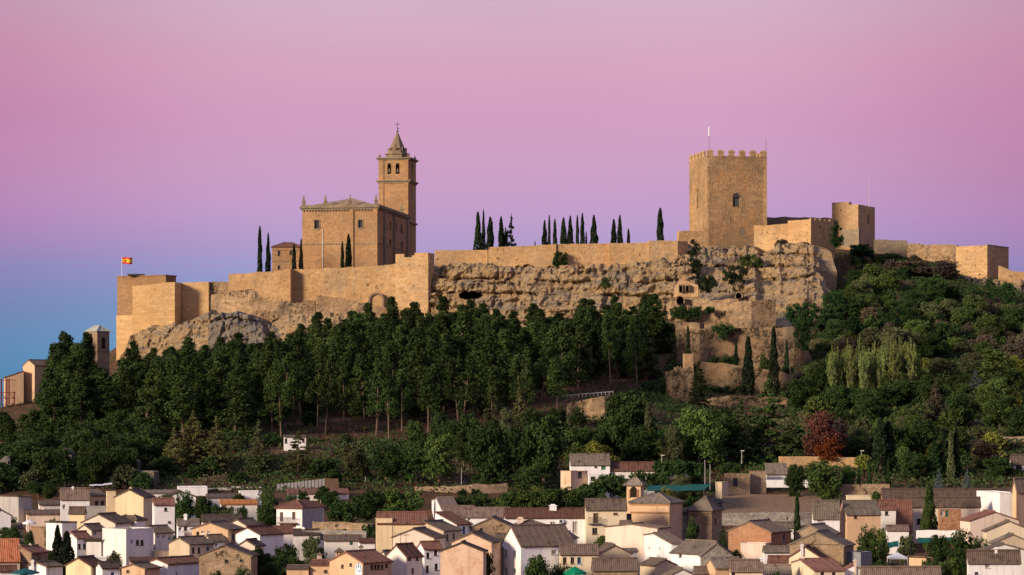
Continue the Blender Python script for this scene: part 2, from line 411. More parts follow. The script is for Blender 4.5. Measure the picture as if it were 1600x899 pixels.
# ------------------------------------------------------------------ wall, tower and rock builders
def resample(pts, seg):
    pts = np.asarray(pts, float); out = []
    for a_, b_ in zip(pts[:-1], pts[1:]):
        d = abs(b_[0] - a_[0]); n = max(1, int(round(d / seg)))
        for k in range(n): out.append(a_ + (b_ - a_) * k / n)
    out.append(pts[-1]); return np.array(out)
def slab(mb, B, T, thick, amp, seed, nv, strata=0.0, jag=0.0, fs=.35, top_back=None, holes=()):
    """front sheet from base line B to top line T (world points), roughened towards the viewer, with top, ends and back"""
    n = len(B)
    d = np.gradient(T[:, :2], axis=0); nrm = np.stack([d[:, 1], -d[:, 0]], -1); nrm /= np.linalg.norm(nrm, axis=1, keepdims=True) + 1e-9
    T = T.copy()
    if jag:
        q = np.stack([T[:, 0] * .45, T[:, 1] * .45, np.full(n, seed * 3.1)], -1)
        q2 = np.stack([T[:, 0] * 1.3, T[:, 1] * 1.3, np.full(n, seed * 5.1)], -1)
        T[:, 2] += jag * (np.round(fbm(q, 2) * 5) / 2.2 + fbm(q2, 2) * .9)
    t = np.linspace(0, 1, nv + 1)[None, :, None]
    P = B[:, None] * (1 - t) + T[:, None] * t
    q = P * fs + seed * 7.7
    disp = fbm(q, 5) * 2
    if strata:
        cell = lambda s_, k_: np.floor(fbm(P * np.array(s_) + k_, 3) * 9) / 9      # blocky, angular breaks
        disp = disp * .7 + cell((.09, .09, .14), seed) * 2.0 + fbm(P * np.array([.9, .9, 1.1]) + 5, 4) * .55 + fbm(P * np.array([.8, .8, .1]) + seed * 2, 3) * .9
        bed = (P[..., 2] + 3.2 * fbm(P * np.array([.05, .05, .05]) + seed, 2) + 1.2 * fbm(P * .35, 3)) / 4.2; fr = bed - np.floor(bed)
        on = np.clip(fbm(P * np.array([.07, .07, .02]) + seed * 1.7 + np.floor(bed)[..., None] * 3.1, 3) * 7 + .6, 0, 1)
        disp = disp + on * (fr * 1.1 - 1.6 * np.clip(1 - fr / .2, 0, 1))          # beds that overhang the crevice below them
        for s_, w_ in (((.16, .16, .03), 1.0), ((.35, .35, .25), .3)):      # cracks and bedding joints
            disp = disp - w_ * np.clip(1 - np.abs(fbm(P * np.array(s_) + seed * 3.3 + w_, 4)) * 16, 0, 1)
        zz = P[..., 2] + fbm(P * .08 + seed, 3) * 7
        st = np.abs(((zz * .34 + fbm(P * .2, 3) * 1.2) % 1) - .5) * 2
        disp = disp + strata * .55 * (st ** 2 - .5) * (.2 + 1.2 * np.clip(fbm(P * .12 + 3, 2) + .5, 0, 1))
        hh = t[..., 0] * np.ones_like(disp); disp = disp + strata * 1.1 * np.clip((hh - .62) / .2, 0, 1) * (.5 + fbm(P * .1, 3))    # the top ledge juts out
    fade = np.ones(nv + 1); fade[-1] = .5
    P[..., :2] += nrm[:, None] * (disp * amp * fade[None])[..., None]
    if holes:
        A_, B_ = P.shape[:2]; fc = []
        for i in range(A_ - 1):
            for j in range(B_ - 1):
                c_ = P[i:i + 2, j:j + 2].reshape(-1, 3).mean(0); hx, hy = CX + c_[0] / c_[1] * F, HY - c_[2] / c_[1] * F
                if not any(((hx - h_[0]) / h_[2]) ** 2 + ((hy - h_[1]) / h_[3]) ** 2 < 1 for h_ in holes): fc.append((i * B_ + j, (i + 1) * B_ + j, (i + 1) * B_ + j + 1, i * B_ + j + 1))
        mb.add(P.reshape(-1, 3), fc)
    else: mb.grid(P)
    bk = (T if top_back is None else top_back).copy(); bk[:, :2] -= nrm * thick
    mb.grid(np.stack([P[:, -1], bk], 1))
    lo = bk.copy(); lo[:, 2] = B[:, 2]
    mb.grid(np.stack([bk, lo], 1))
    for i in (0, n - 1):
        vs = list(P[i]) + [bk[i], lo[i]]
        mb.add(vs, [tuple(range(len(vs)))])
def curtain(name, label, pts, mat, thick=2.2, amp=.18, jag=0.0, seed=1, seg=1.0, cat='castle wall', group=None, kind=None, holes=()):
    """pts: (px, py_top, py_bottom, Y) along the wall"""
    r = []
    for (px, t, bt, Y) in pts: r.append((*at(px, t, Y), PZ(bt, Y)))
    r = resample(r, seg)
    T = r[:, :3]; B = r[:, [0, 1, 3]]
    mb = MB(); slab(mb, B, T, thick, amp, seed, max(3, int((T[:, 2] - B[:, 2]).max() / (.5 if holes else 1.1))), jag=jag, holes=holes)
    org = (*r[len(r) // 2, :2], B[:, 2].min())
    ob = mb.build(name, M[mat], origin=org)
    return tag(ob, label, cat, group, kind)
def cliff(name, label, pts, mat='rock', amp=2.0, seed=1, seg=.5, thick=14, strata=1.2, cat='cliff', jag=1.2, holes=()):
    """pts: (px, py_top, Ytop, py_bottom, Ybottom)"""
    r = []
    for (px, t, Yt, bt, Yb) in pts:
        r.append((*at(px, t, Yt), *at(px, bt, Yb)))
    r = resample(r, seg)
    T, B = r[:, :3].copy(), r[:, 3:].copy()
    mb = MB(); slab(mb, B, T, thick, amp, seed, max(6, int((T[:, 2] - B[:, 2]).max() / .5)), strata=strata, jag=jag, fs=.16, holes=holes)
    ob = mb.build(name, M[mat], origin=(*B[len(B) // 2],))
    return tag(ob, label, cat, None, 'structure')

def corner(xl, xc, xr, Y, th, dl=8.0, dr=8.0):
    """plan of a box seen by its near corner: corner C, direction u of the right face with length Lr, direction v of the left face with Ll"""
    C = np.array([PX(xc, Y), Y]); u = np.array([math.cos(th), math.sin(th)]); v = np.array([-math.sin(th), math.cos(th)])
    rr, rl = (xr - CX) / F, (xl - CX) / F
    Lr = (rr * C[1] - C[0]) / max(.05, u[0] - rr * u[1]) if xr > xc else dr
    Ll = (C[0] - rl * C[1]) / max(.05, -v[0] + rl * v[1]) if xl < xc else dl
    return C, u, v, Lr, Ll
def on_face(C, u, v, px):
    """distance along the right (u) or left (v) face of the column px, and its depth"""
    r = (px - CX) / F
    if px >= PX_of(C): d = u
    else: d = v
    s = (r * C[1] - C[0]) / (d[0] - r * d[1])
    return s, C[1] + s * d[1]
def PX_of(C): return CX + F * C[0] / C[1]

def face_grid(mb, A, d, L, z0, z1, ops, inward, dep=.25):
    """one wall face from A along d with rectangular openings ops = (s0, s1, z0, z1) and their reveals"""
    A = np.asarray(A, float); ops = [o_ for o_ in ops if o_[0] > .02 and o_[1] < L - .02 and o_[2] > z0 + .02 and o_[3] < z1 - .02]
    ss = sorted({0, L, *[x for o_ in ops for x in o_[:2]]}); zs = sorted({z0, z1, *[x for o_ in ops for x in o_[2:]]})
    P = lambda s, z: (*(A + d * s), z)
    Q = lambda s, z: (*(A + d * s + inward * dep), z)
    for i in range(len(ss) - 1):
        for j in range(len(zs) - 1):
            sm, zm = (ss[i] + ss[i + 1]) / 2, (zs[j] + zs[j + 1]) / 2
            if any(o_[0] < sm < o_[1] and o_[2] < zm < o_[3] for o_ in ops): continue
            mb.quad(P(ss[i], zs[j]), P(ss[i + 1], zs[j]), P(ss[i + 1], zs[j + 1]), P(ss[i], zs[j + 1]))
    for s0, s1, a0, a1 in ops:
        mb.quad(P(s0, a0), P(s1, a0), Q(s1, a0), Q(s0, a0)); mb.quad(P(s0, a1), P(s1, a1), Q(s1, a1), Q(s0, a1))
        mb.quad(P(s0, a0), P(s0, a1), Q(s0, a1), Q(s0, a0)); mb.quad(P(s1, a0), P(s1, a1), Q(s1, a1), Q(s1, a0))
    return ops
def window(parent, A, d, inward, op, frame, pane=None, name='window', dep=.25, bars=True, arch=False):
    """frame part and pane sub-part set in an opening of a face"""
    s0, s1, a0, a1 = op; A = np.asarray(A, float); f = min(.09, (s1 - s0) * .13)
    mb = MB(); base = A + inward * (dep - .13)
    def bar(sa, sb, za, zb): mb.box((*(base + d * sa), 0), (*(d * (sb - sa)), 0), (*(inward * .08), 0), za, zb)
    bar(s0, s0 + f, a0, a1); bar(s1 - f, s1, a0, a1); bar(s0 + f, s1 - f, a0, a0 + f); bar(s0 + f, s1 - f, a1 - f, a1)
    if bars: bar((s0 + s1) / 2 - f * .4, (s0 + s1) / 2 + f * .4, a0 + f, a1 - f)
    sill = A - inward * .07
    mb.box((*(sill + d * (s0 - .08)), 0), (*(d * (s1 - s0 + .16)), 0), (*(inward * .12), 0), a0 - .1, a0 - .005)
    w = mb.build(name, frame, parent)
    pb = MB(); q = A + inward * (dep - .055)
    pb.box((*(q + d * s0), 0), (*(d * (s1 - s0)), 0), (*(inward * .05), 0), a0, a1)
    pb.build('pane', pane or M['glass'], w)
    return w
def rough_prism(mb, C, u, v, Lr, Ll, z0, z1, amp=.12, seed=1, seg=1.1, jag=0.0):
    """four-sided tower with slightly uneven faces"""
    def face(A, d, L, n_):
        ns, nv = max(2, int(L / seg)), max(2, int((z1 - z0) / seg))
        s = np.linspace(0, L, ns + 1)[:, None]; z = np.linspace(z0, z1, nv + 1)[None]
        P = np.stack([A[0] + d[0] * s + 0 * z, A[1] + d[1] * s + 0 * z, z + 0 * s], -1)
        dsp = fbm(P * .35 + seed * 7.7, 4) * 2 * amp
        dsp[0] = 0; dsp[-1] = 0; dsp[:, -1] = 0
        P[..., :2] += np.asarray(n_)[None, None] * dsp[..., None]
        mb.grid(P)
    face(C, u, Lr, -v); face(C + u * Lr, v, Ll, u); face(C + u * Lr + v * Ll, -u, Lr, v); face(C + v * Ll, -v, Ll, -u)
    q = [C, C + u * Lr, C + u * Lr + v * Ll, C + v * Ll]
    mb.quad(*[(*x, z1) for x in q])
def tower(name, label, xl, xc, xr, Y, th, yt, yb, mat, amp=.12, seed=1, cat='castle tower', dl=12, dr=12):
    C, u, v, Lr, Ll = corner(xl, xc, xr, Y, th, dl, dr)
    mb = MB(); rough_prism(mb, C, u, v, Lr, Ll, PZ(yb, Y), PZ(yt, Y), amp, seed)
    ob = mb.build(name, M[mat], origin=(*C, PZ(yb, Y)))
    tag(ob, label, cat)
    return ob, C, u, v, Lr, Ll
R = math.radians
# ================================================================== THE CASTLE
# ---- far-left bastion and the run of walls towards the church
t = thing('castle_bastion', 'square brown bastion at the far end of the castle with the flag on top', 'castle tower', (*at(184, 560, 772)[:2], PZ(575, 772)))
C, u, v, Lr, Ll = corner(183, 259, 275, 772, R(62))
mb = MB(); rough_prism(mb, C, u, v, Lr, Ll, PZ(492, 772), PZ(431, 772), .06, 3); mb.build('upper_wall', M['darkbrick'], t)
mb = MB(); o2 = C - (u + v) * .18; rough_prism(mb, o2, u, v, Lr + .36, Ll + .36, PZ(590, 772), PZ(491.6, 772), .1, 4); mb.build('lower_wall', M['smooth'], t)
mb = MB(); o2 = C - (u + v) * .2
for A, d, L in ((o2, u, Lr + .4), (o2, v, Ll + .4)):
    w = np.array([-d[1], d[0]]) * (.7 if d is u else -.7)
    mb.box((*A, 0), (*(d * L), 0), (*w, 0), PZ(431, 772) + .003, PZ(429.5, 772))
mb.build('parapet_cap', M['darkbrick'], t)
mb = MB(); mb.box(at(199, 430, 776), (5, 0, 0), (0, 2.5, 0), PZ(430.5, 776), PZ(428, 776)); mb.build('roof_hatch', M['iron'], t)

fz = PZ(430, 776)
t = thing('flag', 'red and yellow striped flag flying from a pole on the brown bastion', 'flag', (PX(190.5, 776), 776, fz))
mb = MB(); mb.tube((PX(190.5, 776), 776, fz - .3), (PX(190.5, 776), 776, PZ(401.5, 776)), .09, .06); mb.build('flagpole', M['white_metal'], t)
fx0, fx1 = PX(191, 776), PX(206.5, 776)
def flag_band(pa, pb_, mat, nm):
    n = 16; g = []
    for k in range(n + 1):
        s = k / n; x = fx0 + (fx1 - fx0) * s; y = 776 + .45 * math.sin(s * 7) * s; dz = .18 * math.sin(s * 5.5 + .6) * s
        g.append([(x, y, PZ(pa, 776) + dz), (x, y, PZ(pb_, 776) + dz)])
    q = MB(); q.grid(g); g2 = np.array(g); g2[..., 1] += .03; q.grid(g2); return q.build(nm, mat, t)
M['flag_red'] = mat_flat('flag red', (.55, .03, .03), .7, .2, .1); M['flag_yellow'] = mat_flat('flag yellow', (.8, .5, .02), .7, .2, .1)
flag_band(402.2, 404.8, M['flag_red'], 'red_stripe'); yb_ = flag_band(404.8, 410, M['flag_yellow'], 'yellow_stripe'); flag_band(410, 412.6, M['flag_red'], 'red_stripe')
mb = MB()
for s in (0, 1): mb.tube((fx0 + .9, 775.98 - .06 + s * .16, PZ(407.4, 776)), (fx0 + .9, 775.99 - .06 + s * .16 + .02, PZ(407.4, 776)), .33, .33, 10)
mb.build('crest', M['flag_red'], t)

curtain('castle_wall', 'smooth pale restored wall at the foot of the brown bastion', [(207, 447, 560, 764), (233, 445, 552, 762), (273, 441, 546, 760)], 'smooth', amp=.06, seed=2, thick=5)
curtain('castle_wall', 'narrow shaded wall step between the two smooth restored walls', [(273, 441.3, 545, 760.2), (284, 442.5, 540, 767)], 'smooth', amp=.05, seed=3, thick=4)
curtain('castle_wall', 'smooth pale restored wall beside the jagged ruined wall', [(284, 442, 540, 766.5), (326, 440.5, 520, 765)], 'smooth', amp=.06, seed=4, thick=5)
curtain('castle_wall', 'low ruined wall with broken top next to the smooth restored wall', [(325, 442, 520, 766), (362, 441, 500, 766)], 'ruin', amp=.4, jag=.5, seed=5, seg=.6)
curtain('castle_wall', 'tall old wall under the cypress pair, with a rough upper edge', [(357, 428.5, 500, 765), (400, 426, 490, 764), (454, 422, 490, 763)], 'sand', amp=.22, jag=.35, seed=6)
curtain('castle_wall', 'narrow shaded buttress step in the long wall below the church', [(453, 421, 490, 763), (459.5, 421, 490, 766.5)], 'sand', amp=.1, seed=7)
curtain('castle_wall', 'long sandstone wall below the church with the walled-up arch', [(459, 421.5, 500, 766.2), (520, 419, 500, 765), (580, 416, 500, 764), (622, 412.5, 500, 763)], 'sand', amp=.2, jag=.3, seed=8)
for px, py, wpx, lab in ((588, 484, 19, 'large blocked round arch at the foot of the long church wall'), (618, 484, 13, 'small blocked arch beside the corner tower')):
    Y = 762.6; hw = wpx / 2 * Y / F; cx = PX(px, Y); zb = PZ(492, Y); zs = PZ(py - wpx * .35 - 8, Y)
    mb = MB(); ring = [(cx - hw, zb), (cx - hw, zs)] + [(cx - hw * math.cos(k * math.pi / 10), zs + hw * math.sin(k * math.pi / 10)) for k in range(1, 10)] + [(cx + hw, zs), (cx + hw, zb)]
    outer = [(cx + (x - cx) * 1.32, zb if z == zb else zs + (z - zs) * 1.32) for x, z in ring]
    for i in range(len(ring) - 1):
        q4 = [ring[i], ring[i + 1], outer[i + 1], outer[i]]
        mb.hexa([(x, Y - .55, z) for x, z in q4], [(x, Y + .6, z) for x, z in q4])
    t = thing('stone_arch', lab, 'arch', (cx, Y, zb)); mb.build('arch_ring', M['trim'], t)
    mb = MB(); n = len(ring); mb.add([(x, Y - .05, z) for x, z in ring] + [(x, Y + .5, z) for x, z in ring], [tuple(range(n))] + [(i, (i + 1) % n, n + (i + 1) % n, n + i) for i in range(n)])
    mb.build('infill', M['smooth'], t)
t = thing('castle_corner_tower', 'square sandstone corner tower with a gap in its top, beside the cliff', 'castle tower', (PX(670, 757), 757, PZ(520, 757)))
C, u, v, Lr, Ll = corner(618, 669, 678.5, 757, R(70))
mb = MB(); rough_prism(mb, C, u, v, Lr, Ll, PZ(520, 757), PZ(401.5, 757), .15, 9); mb.build('wall', M['sand'], t)
for s0, s1, hh in ((.003, .42, 1.25), (.423, .5, .5), (.74, 1.0, 1.0)):
    mb = MB(); mb.box((*(C + v * Ll * s0), 0), (*(v * (Ll * (s1 - s0))), 0), (*(u * .9), 0), PZ(401.5, 757) - .02, PZ(401.5, 757) + hh); mb.build('parapet', M['sand'], t)
mb = MB(); mb.box((*(C + u * .903), 0), (*(u * (Lr - .903)), 0), (*(v * .9), 0), PZ(401.5, 757) - .02, PZ(401.5, 757) + 1.2); mb.build('parapet', M['sand'], t)

# lower rampart in front of the left walls
curtain('rampart', 'crumbling lower rampart on the rock in front of the long walls', [(330, 462, 540, 757), (352, 458, 545, 754), (372, 454, 550, 752), (392, 453.5, 550, 751), (402, 461, 545, 751), (424, 470, 540, 751), (455, 473, 540, 751), (492, 470.5, 540, 751)], 'ruin', amp=.5, jag=.55, seed=10, seg=.7, thick=3, cat='ruined wall')
curtain('rampart', 'crumbling lower rampart with a ragged crest below the blocked arches', [(494, 462, 545, 750.5), (520, 464, 545, 750), (545, 468, 545, 750), (575, 475, 545, 750), (612, 484, 545, 750)], 'ruin', amp=.5, jag=.5, seed=11, seg=.7, thick=3, cat='ruined wall')
cliff('cliff', 'pale rock under the brown bastion', [(190, 560, 757, 620, 752), (205, 525, 756, 605, 748), (240, 510, 755, 600, 744), (285, 506, 753, 590, 742), (330, 486, 755, 585, 741), (345, 500, 752, 580, 740)], amp=1.10, seed=21, strata=.7, jag=.6)
cliff('cliff', 'grey craggy outcrop under the lower rampart', [(325, 505, 747, 580, 738), (345, 490, 747, 575, 737), (372, 484, 747, 572, 737), (400, 494, 746, 565, 737), (432, 515, 745, 560, 737), (470, 520, 745, 555, 737), (540, 520, 745, 550, 737), (620, 505, 746, 545, 738)], 'greyrock', amp=1.43, seed=23, strata=.8, jag=1.0)

cliff('cliff', 'pale crumbling rock under the rampart below the church', [(425, 500, 748, 575, 735), (455, 492, 748, 570, 735), (500, 488, 748.5, 565, 735), (550, 492, 748.5, 560, 735), (600, 497, 748, 550, 735), (645, 503, 749, 545, 736), (675, 510, 751, 545, 737)], 'rock', amp=1.2, seed=25, strata=.6, jag=.6)

# ---- middle: the long restored wall on the cliff
for pts, lab, sd_ in (
    ([(679, 391.5, 425, 768), (762, 391, 425, 768)], 'restored wall on the cliff just beyond the corner tower', 31),
    ([(763, 386.5, 425, 766.5), (810, 385, 425, 766), (869, 381.5, 425, 766)], 'long restored wall on the cliff ending at the green bush', 32),
    ([(870.5, 381.8, 424, 766.5), (951, 380.5, 424, 767)], 'restored wall on the cliff behind the green bush', 33),
    ([(951.5, 380, 424, 765.5), (1013, 379.5, 424, 766)], 'restored wall on the cliff in front of the lowest row of cypresses', 34),
    ([(1013.5, 376, 410, 765), (1059, 376.5, 410, 766), (1075, 377, 412, 769)], 'restored wall on the cliff under the lone cypress near the keep', 35)):
    curtain('castle_wall', lab, pts, 'sand', amp=.12, jag=.12, seed=sd_)
cliff('cliff', 'overhanging limestone cliff with the dark cave under the restored walls', [
    (672, 418, 764, 545, 748), (700, 416, 763, 545, 747), (730, 412, 762, 545, 747), (762, 410, 761, 545, 746), (800, 417, 761.5, 540, 745), (850, 415, 761.5, 540, 745),
    (900, 414, 761, 535, 745), (950, 412, 760, 535, 744), (1000, 412, 760, 530, 743), (1030, 404, 759, 530, 742), (1065, 402, 759, 530, 741), (1090, 410, 759, 530, 741)], amp=1.43, seed=41, strata=1.5, jag=1.0, holes=[(735, 462, 19, 6.5)])
# ---- the keep
YK = 792; zt, zb = PZ(246, YK), PZ(398, YK)
C, u, v, Lr, Ll = corner(1077, 1105, 1198, YK, R(12))
t = thing('castle_keep', 'great square crenellated keep, tallest block on the hill', 'castle keep', (*C, zb))
ops_r, ops_l = [], []
def px_op(C, u, v, px, py, w, h, YY=None):
    s0, y0 = on_face(C, u, v, px - w / 2); s1, y1 = on_face(C, u, v, px + w / 2); ym = (y0 + y1) / 2
    return (min(s0, s1), max(s0, s1), PZ(py + h / 2, ym), PZ(py - h / 2, ym))
wr = [(1150.5, 316, 11, 15), (1142, 343, 1.6, 7)]
wl_ = [(1090, 311, 2.4, 30)]
ops_r = [px_op(C, u, v, *w) for w in wr]; ops_l = [px_op(C, u, v, *w) for w in wl_]
mb = MB()
face_grid(mb, C, u, Lr, zb, zt, ops_r, v, .5); face_grid(mb, C, v, Ll, zb, zt, ops_l, u, .5)
face_grid(mb, C + u * Lr, v, Ll, zb, zt, [], -u); face_grid(mb, C + v * Ll, u, Lr, zb, zt, [], -v)
mb.quad(*[(*q, zt - .3) for q in (C, C + u * Lr, C + u * Lr + v * Ll, C + v * Ll)])
mb.build('wall', M['keep'], t)
window(t, C, u, v, ops_r[0], M['trim'], mat_flat('keep window lattice', (.07, .085, .09), .6, .2), dep=.5)
o_ = ops_r[0]; mb = MB(); hw = (o_[1] - o_[0]) / 2; cs = (o_[0] + o_[1]) / 2
for k in range(12):
    for rr in (1,):
        a0, a1 = k * math.pi / 12, (k + 1) * math.pi / 12
        q4 = [(cs - math.cos(a) * hw * r_, o_[3] + math.sin(a) * hw * 1.15 * r_) for a, r_ in ((a0, 1), (a1, 1), (a1, 1.3), (a0, 1.3))]
        mb.hexa([(*(C + u * s - v * .12), z) for s, z in q4], [(*(C + u * s + v * .1), z) for s, z in q4])
mb.build('window_arch', M['trim'], t)
mb = MB(); ar = [(cs - math.cos(k * math.pi / 12) * hw, o_[3] + .02 + math.sin(k * math.pi / 12) * hw * 1.15) for k in range(13)]
mb.add([(*(C + u * s - v * .015), z) for s, z in ar], [tuple(range(13))]); mb.build('tympanum', M['iron'], t)
for op, F_ in ((ops_r[1], (C, u, v)), (ops_l[0], (C, v, u))):
    mb = MB(); mb.box((*(F_[0] + F_[1] * op[0] + F_[2] * .45), 0), (*(F_[1] * (op[1] - op[0])), 0), (*(F_[2] * .05), 0), op[2], op[3]); mb.build('arrow_slit_shade', M['iron'], t)  # dark panel stands in for the shade inside the slit
# walled-up pale doorway low on the front
s0, s1, za, zc = px_op(C, u, v, 1158.5, 361, 10, 12)
mb = MB(); n = 10; pr = [(s0, za), (s1, za)] + [((s0 + s1) / 2 + math.cos(k * math.pi / n) * (s1 - s0) / 2, zc - .9 + math.sin(k * math.pi / n) * .9) for k in range(n + 1)]
k_ = len(pr); mb.add([(*(C + u * s - v * .06), z) for s, z in pr] + [(*(C + u * s + v * .1), z) for s, z in pr], [tuple(range(k_))] + [(i, (i + 1) % k_, k_ + (i + 1) % k_, k_ + i) for i in range(k_)])
mb.build('blocked_doorway', M['trim'], t)
# corner quoin strips, string band, parapet and merlons
mb = MB(); mb.box((*(C + u * (Lr - 1.0) - v * .08), 0), (*(u * 1.06), 0), (*(v * .3), 0), zb, zt); mb.build('quoin', M['sand'], t)
mb = MB(); mb.box((*(C - u * .06 - v * .06), 0), (*(u * .8), 0), (*(v * .3), 0), zb, zt + .01); mb.build('quoin', M['sand'], t)
def keep_side(A, d, inn, L, n, first):
    pitch = L / (n - .42); mw = pitch * .58
    pm = MB(); pm.box((*A, 0), (*(d * L), 0), (*(inn * .55), 0), zt - .02, zt + .55); pm.build('parapet', M['keep'], t)
    for k in range(n):
        if k == 0 and not first: continue
        m_ = MB(); s = k * pitch + .004
        m_.box((*(A + d * s - inn * .02), 0), (*(d * mw), 0), (*(inn * .62), 0), zt + .55, zt + 1.75)
        c4 = [A + d * (s - .12) - inn * .12, A + d * (s + mw + .12) - inn * .12, A + d * (s + mw + .12) + inn * .72, A + d * (s - .12) + inn * .72]
        m_.prism(c4, zt + 1.753, zt + 2.05, .95); m_.prism([q for q in c4], zt + 2.053, zt + 2.5, .35)
        m_.build('merlon', M['sand'], t)
keep_side(C, u, v, Lr, 6, True); keep_side(C, v, u, Ll, 6, False)
keep_side(C + v * (Ll), u, -v, Lr, 6, True); keep_side(C + u * Lr, v, -u, Ll, 6, False)
p0 = C + u * .8 + v * 3
def pole(label, px, pyt, pyb, Y, r, sleeve=None, cat='pole', mat='white_metal', name='flagpole'):
    t_ = thing(name, label, cat, (PX(px, Y), Y, PZ(pyb, Y)))
    m_ = MB(); m_.tube((PX(px, Y), Y, PZ(pyb, Y)), (PX(px, Y), Y, PZ(pyt, Y)), r, r * .7); m_.build('pole', M[mat], t_)
    if sleeve:
        m_ = MB(); m_.tube(at(px, sleeve[1], Y), at(px, sleeve[0], Y), r * 2.6, r * 2.2, 8); m_.build('furled_flag', M[sleeve[2]], t_)
    return t_
pole('tall pole with a furled white flag on the keep', 1108, 196, 240, 796, .08, (198, 213, 'white_metal'), mat='iron')
pole('thin dark aerial on the corner of the keep', 1197, 217, 240, 796, .07, mat='iron', cat='aerial', name='aerial')
pole('white pole on the smaller square tower beyond the keep', 1358, 278, 324, 815, .1, mat='grey_metal')

# ---- walls round the keep
curtain('castle_wall', 'low wall at the foot of the keep on its cypress side', [(1061, 361, 392, 776), (1105, 361.5, 394, 778)], 'sand', amp=.15, jag=.3, seed=51)
curtain('castle_wall', 'sandstone wall joining the front of the keep', [(1178, 353, 395, 776), (1232, 349.5, 395, 772)], 'sand', amp=.15, jag=.3, seed=52)
t = thing('castle_wall_block', 'squat wall tower in front of the keep with a shaded side', 'castle tower', (PX(1268, 766), 766, PZ(400, 766)))
C, u, v, Lr, Ll = corner(1231, 1267, 1304, 766, R(48))
mb = MB(); rough_prism(mb, C, u, v, Lr, Ll, PZ(402, 766), PZ(343, 766), .2, 53); mb.build('wall', M['sand'], t)
for k in range(5):
    mb = MB(); mb.box((*(C + u * (k * Lr / 5.0 + .2)), 0), (*(u * Lr / 9), 0), (*(v * .7), 0), PZ(343, 766) + .003, PZ(343, 766) + .3 + .25 * random.random()); mb.build('merlon', M['ruin'], t)
curtain('castle_wall', 'far wall with small battlements between the keep and the smaller tower', [(1196, 339.5, 372, 812), (1228, 339.5, 372, 812), (1302, 340.5, 372, 814)], 'trim', amp=.12, jag=.3, seed=54)
t = thing('castle_side_tower', 'smaller square tower with a raised corner beyond the keep', 'castle tower', (PX(1340, 812), 812, PZ(395, 812)))
C, u, v, Lr, Ll = corner(1300, 1341, 1367, 812, R(60))
mb = MB(); rough_prism(mb, C, u, v, Lr, Ll, PZ(396, 812), PZ(319.5, 812), .1, 55); mb.build('wall', M['sand'], t)
mb = MB(); mb.box((*(C + v * Ll * .36), 0), (*(u * 2.5), 0), (*(v * Ll * .64), 0), PZ(319.5, 812) - .02, PZ(315, 812)); mb.build('raised_corner', M['sand'], t)
mb = MB(); s0, s1, za, zc = px_op(C, u, v, 1356.5, 343, 2.2, 14); mb.box((*(C + u * s0 - v * .05), 0), (*(u * (s1 - s0)), 0), (*(v * .2), 0), za, zc); mb.build('arrow_slit_shade', M['iron'], t)  # proud dark strip painted as the slit's shade
curtain('castle_wall', 'short grey wall between the ivy and the smaller tower', [(1314, 357, 385, 803), (1342, 358, 390, 800)], 'trim', amp=.12, jag=.2, seed=56)
curtain('castle_wall', 'dark-topped far wall running out from the smaller tower', [(1366, 374.5, 405, 815), (1418, 376, 405, 815)], 'trim', amp=.12, jag=.15, seed=57)
curtain('castle_wall', 'low battered wall linking the far wall to the end bastion', [(1418, 381.5, 410, 812), (1495, 382.5, 412, 805)], 'ruin', amp=.2, jag=.25, seed=58)
t = thing('castle_end_bastion', 'broad square bastion at the end of the walls with a sunlit face', 'castle tower', (PX(1543, 780), 780, PZ(450, 780)))
C, u, v, Lr, Ll = corner(1494, 1542.5, 1576, 780, R(56))
mb = MB(); rough_prism(mb, C, u, v, Lr, Ll, PZ(455, 780), PZ(383.5, 780), .12, 59); mb.build('wall', M['sand'], t)
mb = MB(); mb.box((*(C + u * .01 - v * .1), 0), (*(u * Lr), 0), (*(v * .7), 0), PZ(383.5, 780) + .002, PZ(382, 780)); mb.build('parapet_cap', M['trim'], t)
curtain('castle_wall', 'low stepped wall beyond the end bastion', [(1562, 415, 450, 777), (1580, 424, 455, 777), (1612, 426, 460, 777), (1660, 432, 460, 777)], 'sand', amp=.3, jag=.3, seed=60)

# ---- the rock and terraces below the keep
cliff('cliff', 'broken rock below the keep', [(1062, 383, 770, 520, 735), (1085, 386, 772, 510, 733), (1110, 384, 774, 505, 730), (1150, 384, 774, 500, 726), (1180, 385, 772, 500, 722)], amp=1.43, seed=61, strata=1.4)
cliff('cliff', 'sunlit crag under the squat wall tower', [(1170, 396, 768, 510, 728), (1195, 392, 768, 512, 724), (1230, 384, 766, 512, 722), (1256, 380, 763, 512, 722), (1275, 386, 762, 512, 724), (1288, 420, 756, 512, 726)], amp=1.54, seed=62, strata=1.0, thick=4)
cliff('cliff', 'shaded rock slope falling away from the squat wall tower', [(1268, 390, 764, 520, 722), (1286, 394, 780, 515, 742), (1306, 408, 792, 500, 764), (1330, 430, 800, 490, 782)], 'greyrock', amp=1.21, seed=63, strata=.7, thick=4)  # darker grey rock puts the slope's shade into its colour
cliff('cliff', 'rock under the end bastion with hanging ivy', [(1478, 430, 776, 520, 742), (1500, 432, 776, 500, 745), (1545, 433, 775, 490, 748), (1575, 440, 774, 490, 748), (1630, 440, 774, 490, 750)], amp=0.99, seed=64, strata=.6)
curtain('terrace_wall', 'rubble terrace wall with small arched openings in the rock below the keep', [(1056, 466, 535, 718), (1100, 470, 535, 716), (1140, 468, 535, 714), (1170, 462, 535, 714)], 'ruin', amp=.5, jag=.4, seed=71, cat='terrace wall', thick=6, seg=.5, holes=[(1062.5, 470, 5, 6)])
curtain('terrace_wall', 'square stump of sunlit wall below the crag', [(1140, 474, 545, 708), (1174, 470, 545, 706), (1212, 468, 545, 708)], 'ruin', amp=.35, jag=.5, seed=72, cat='terrace wall', thick=8)
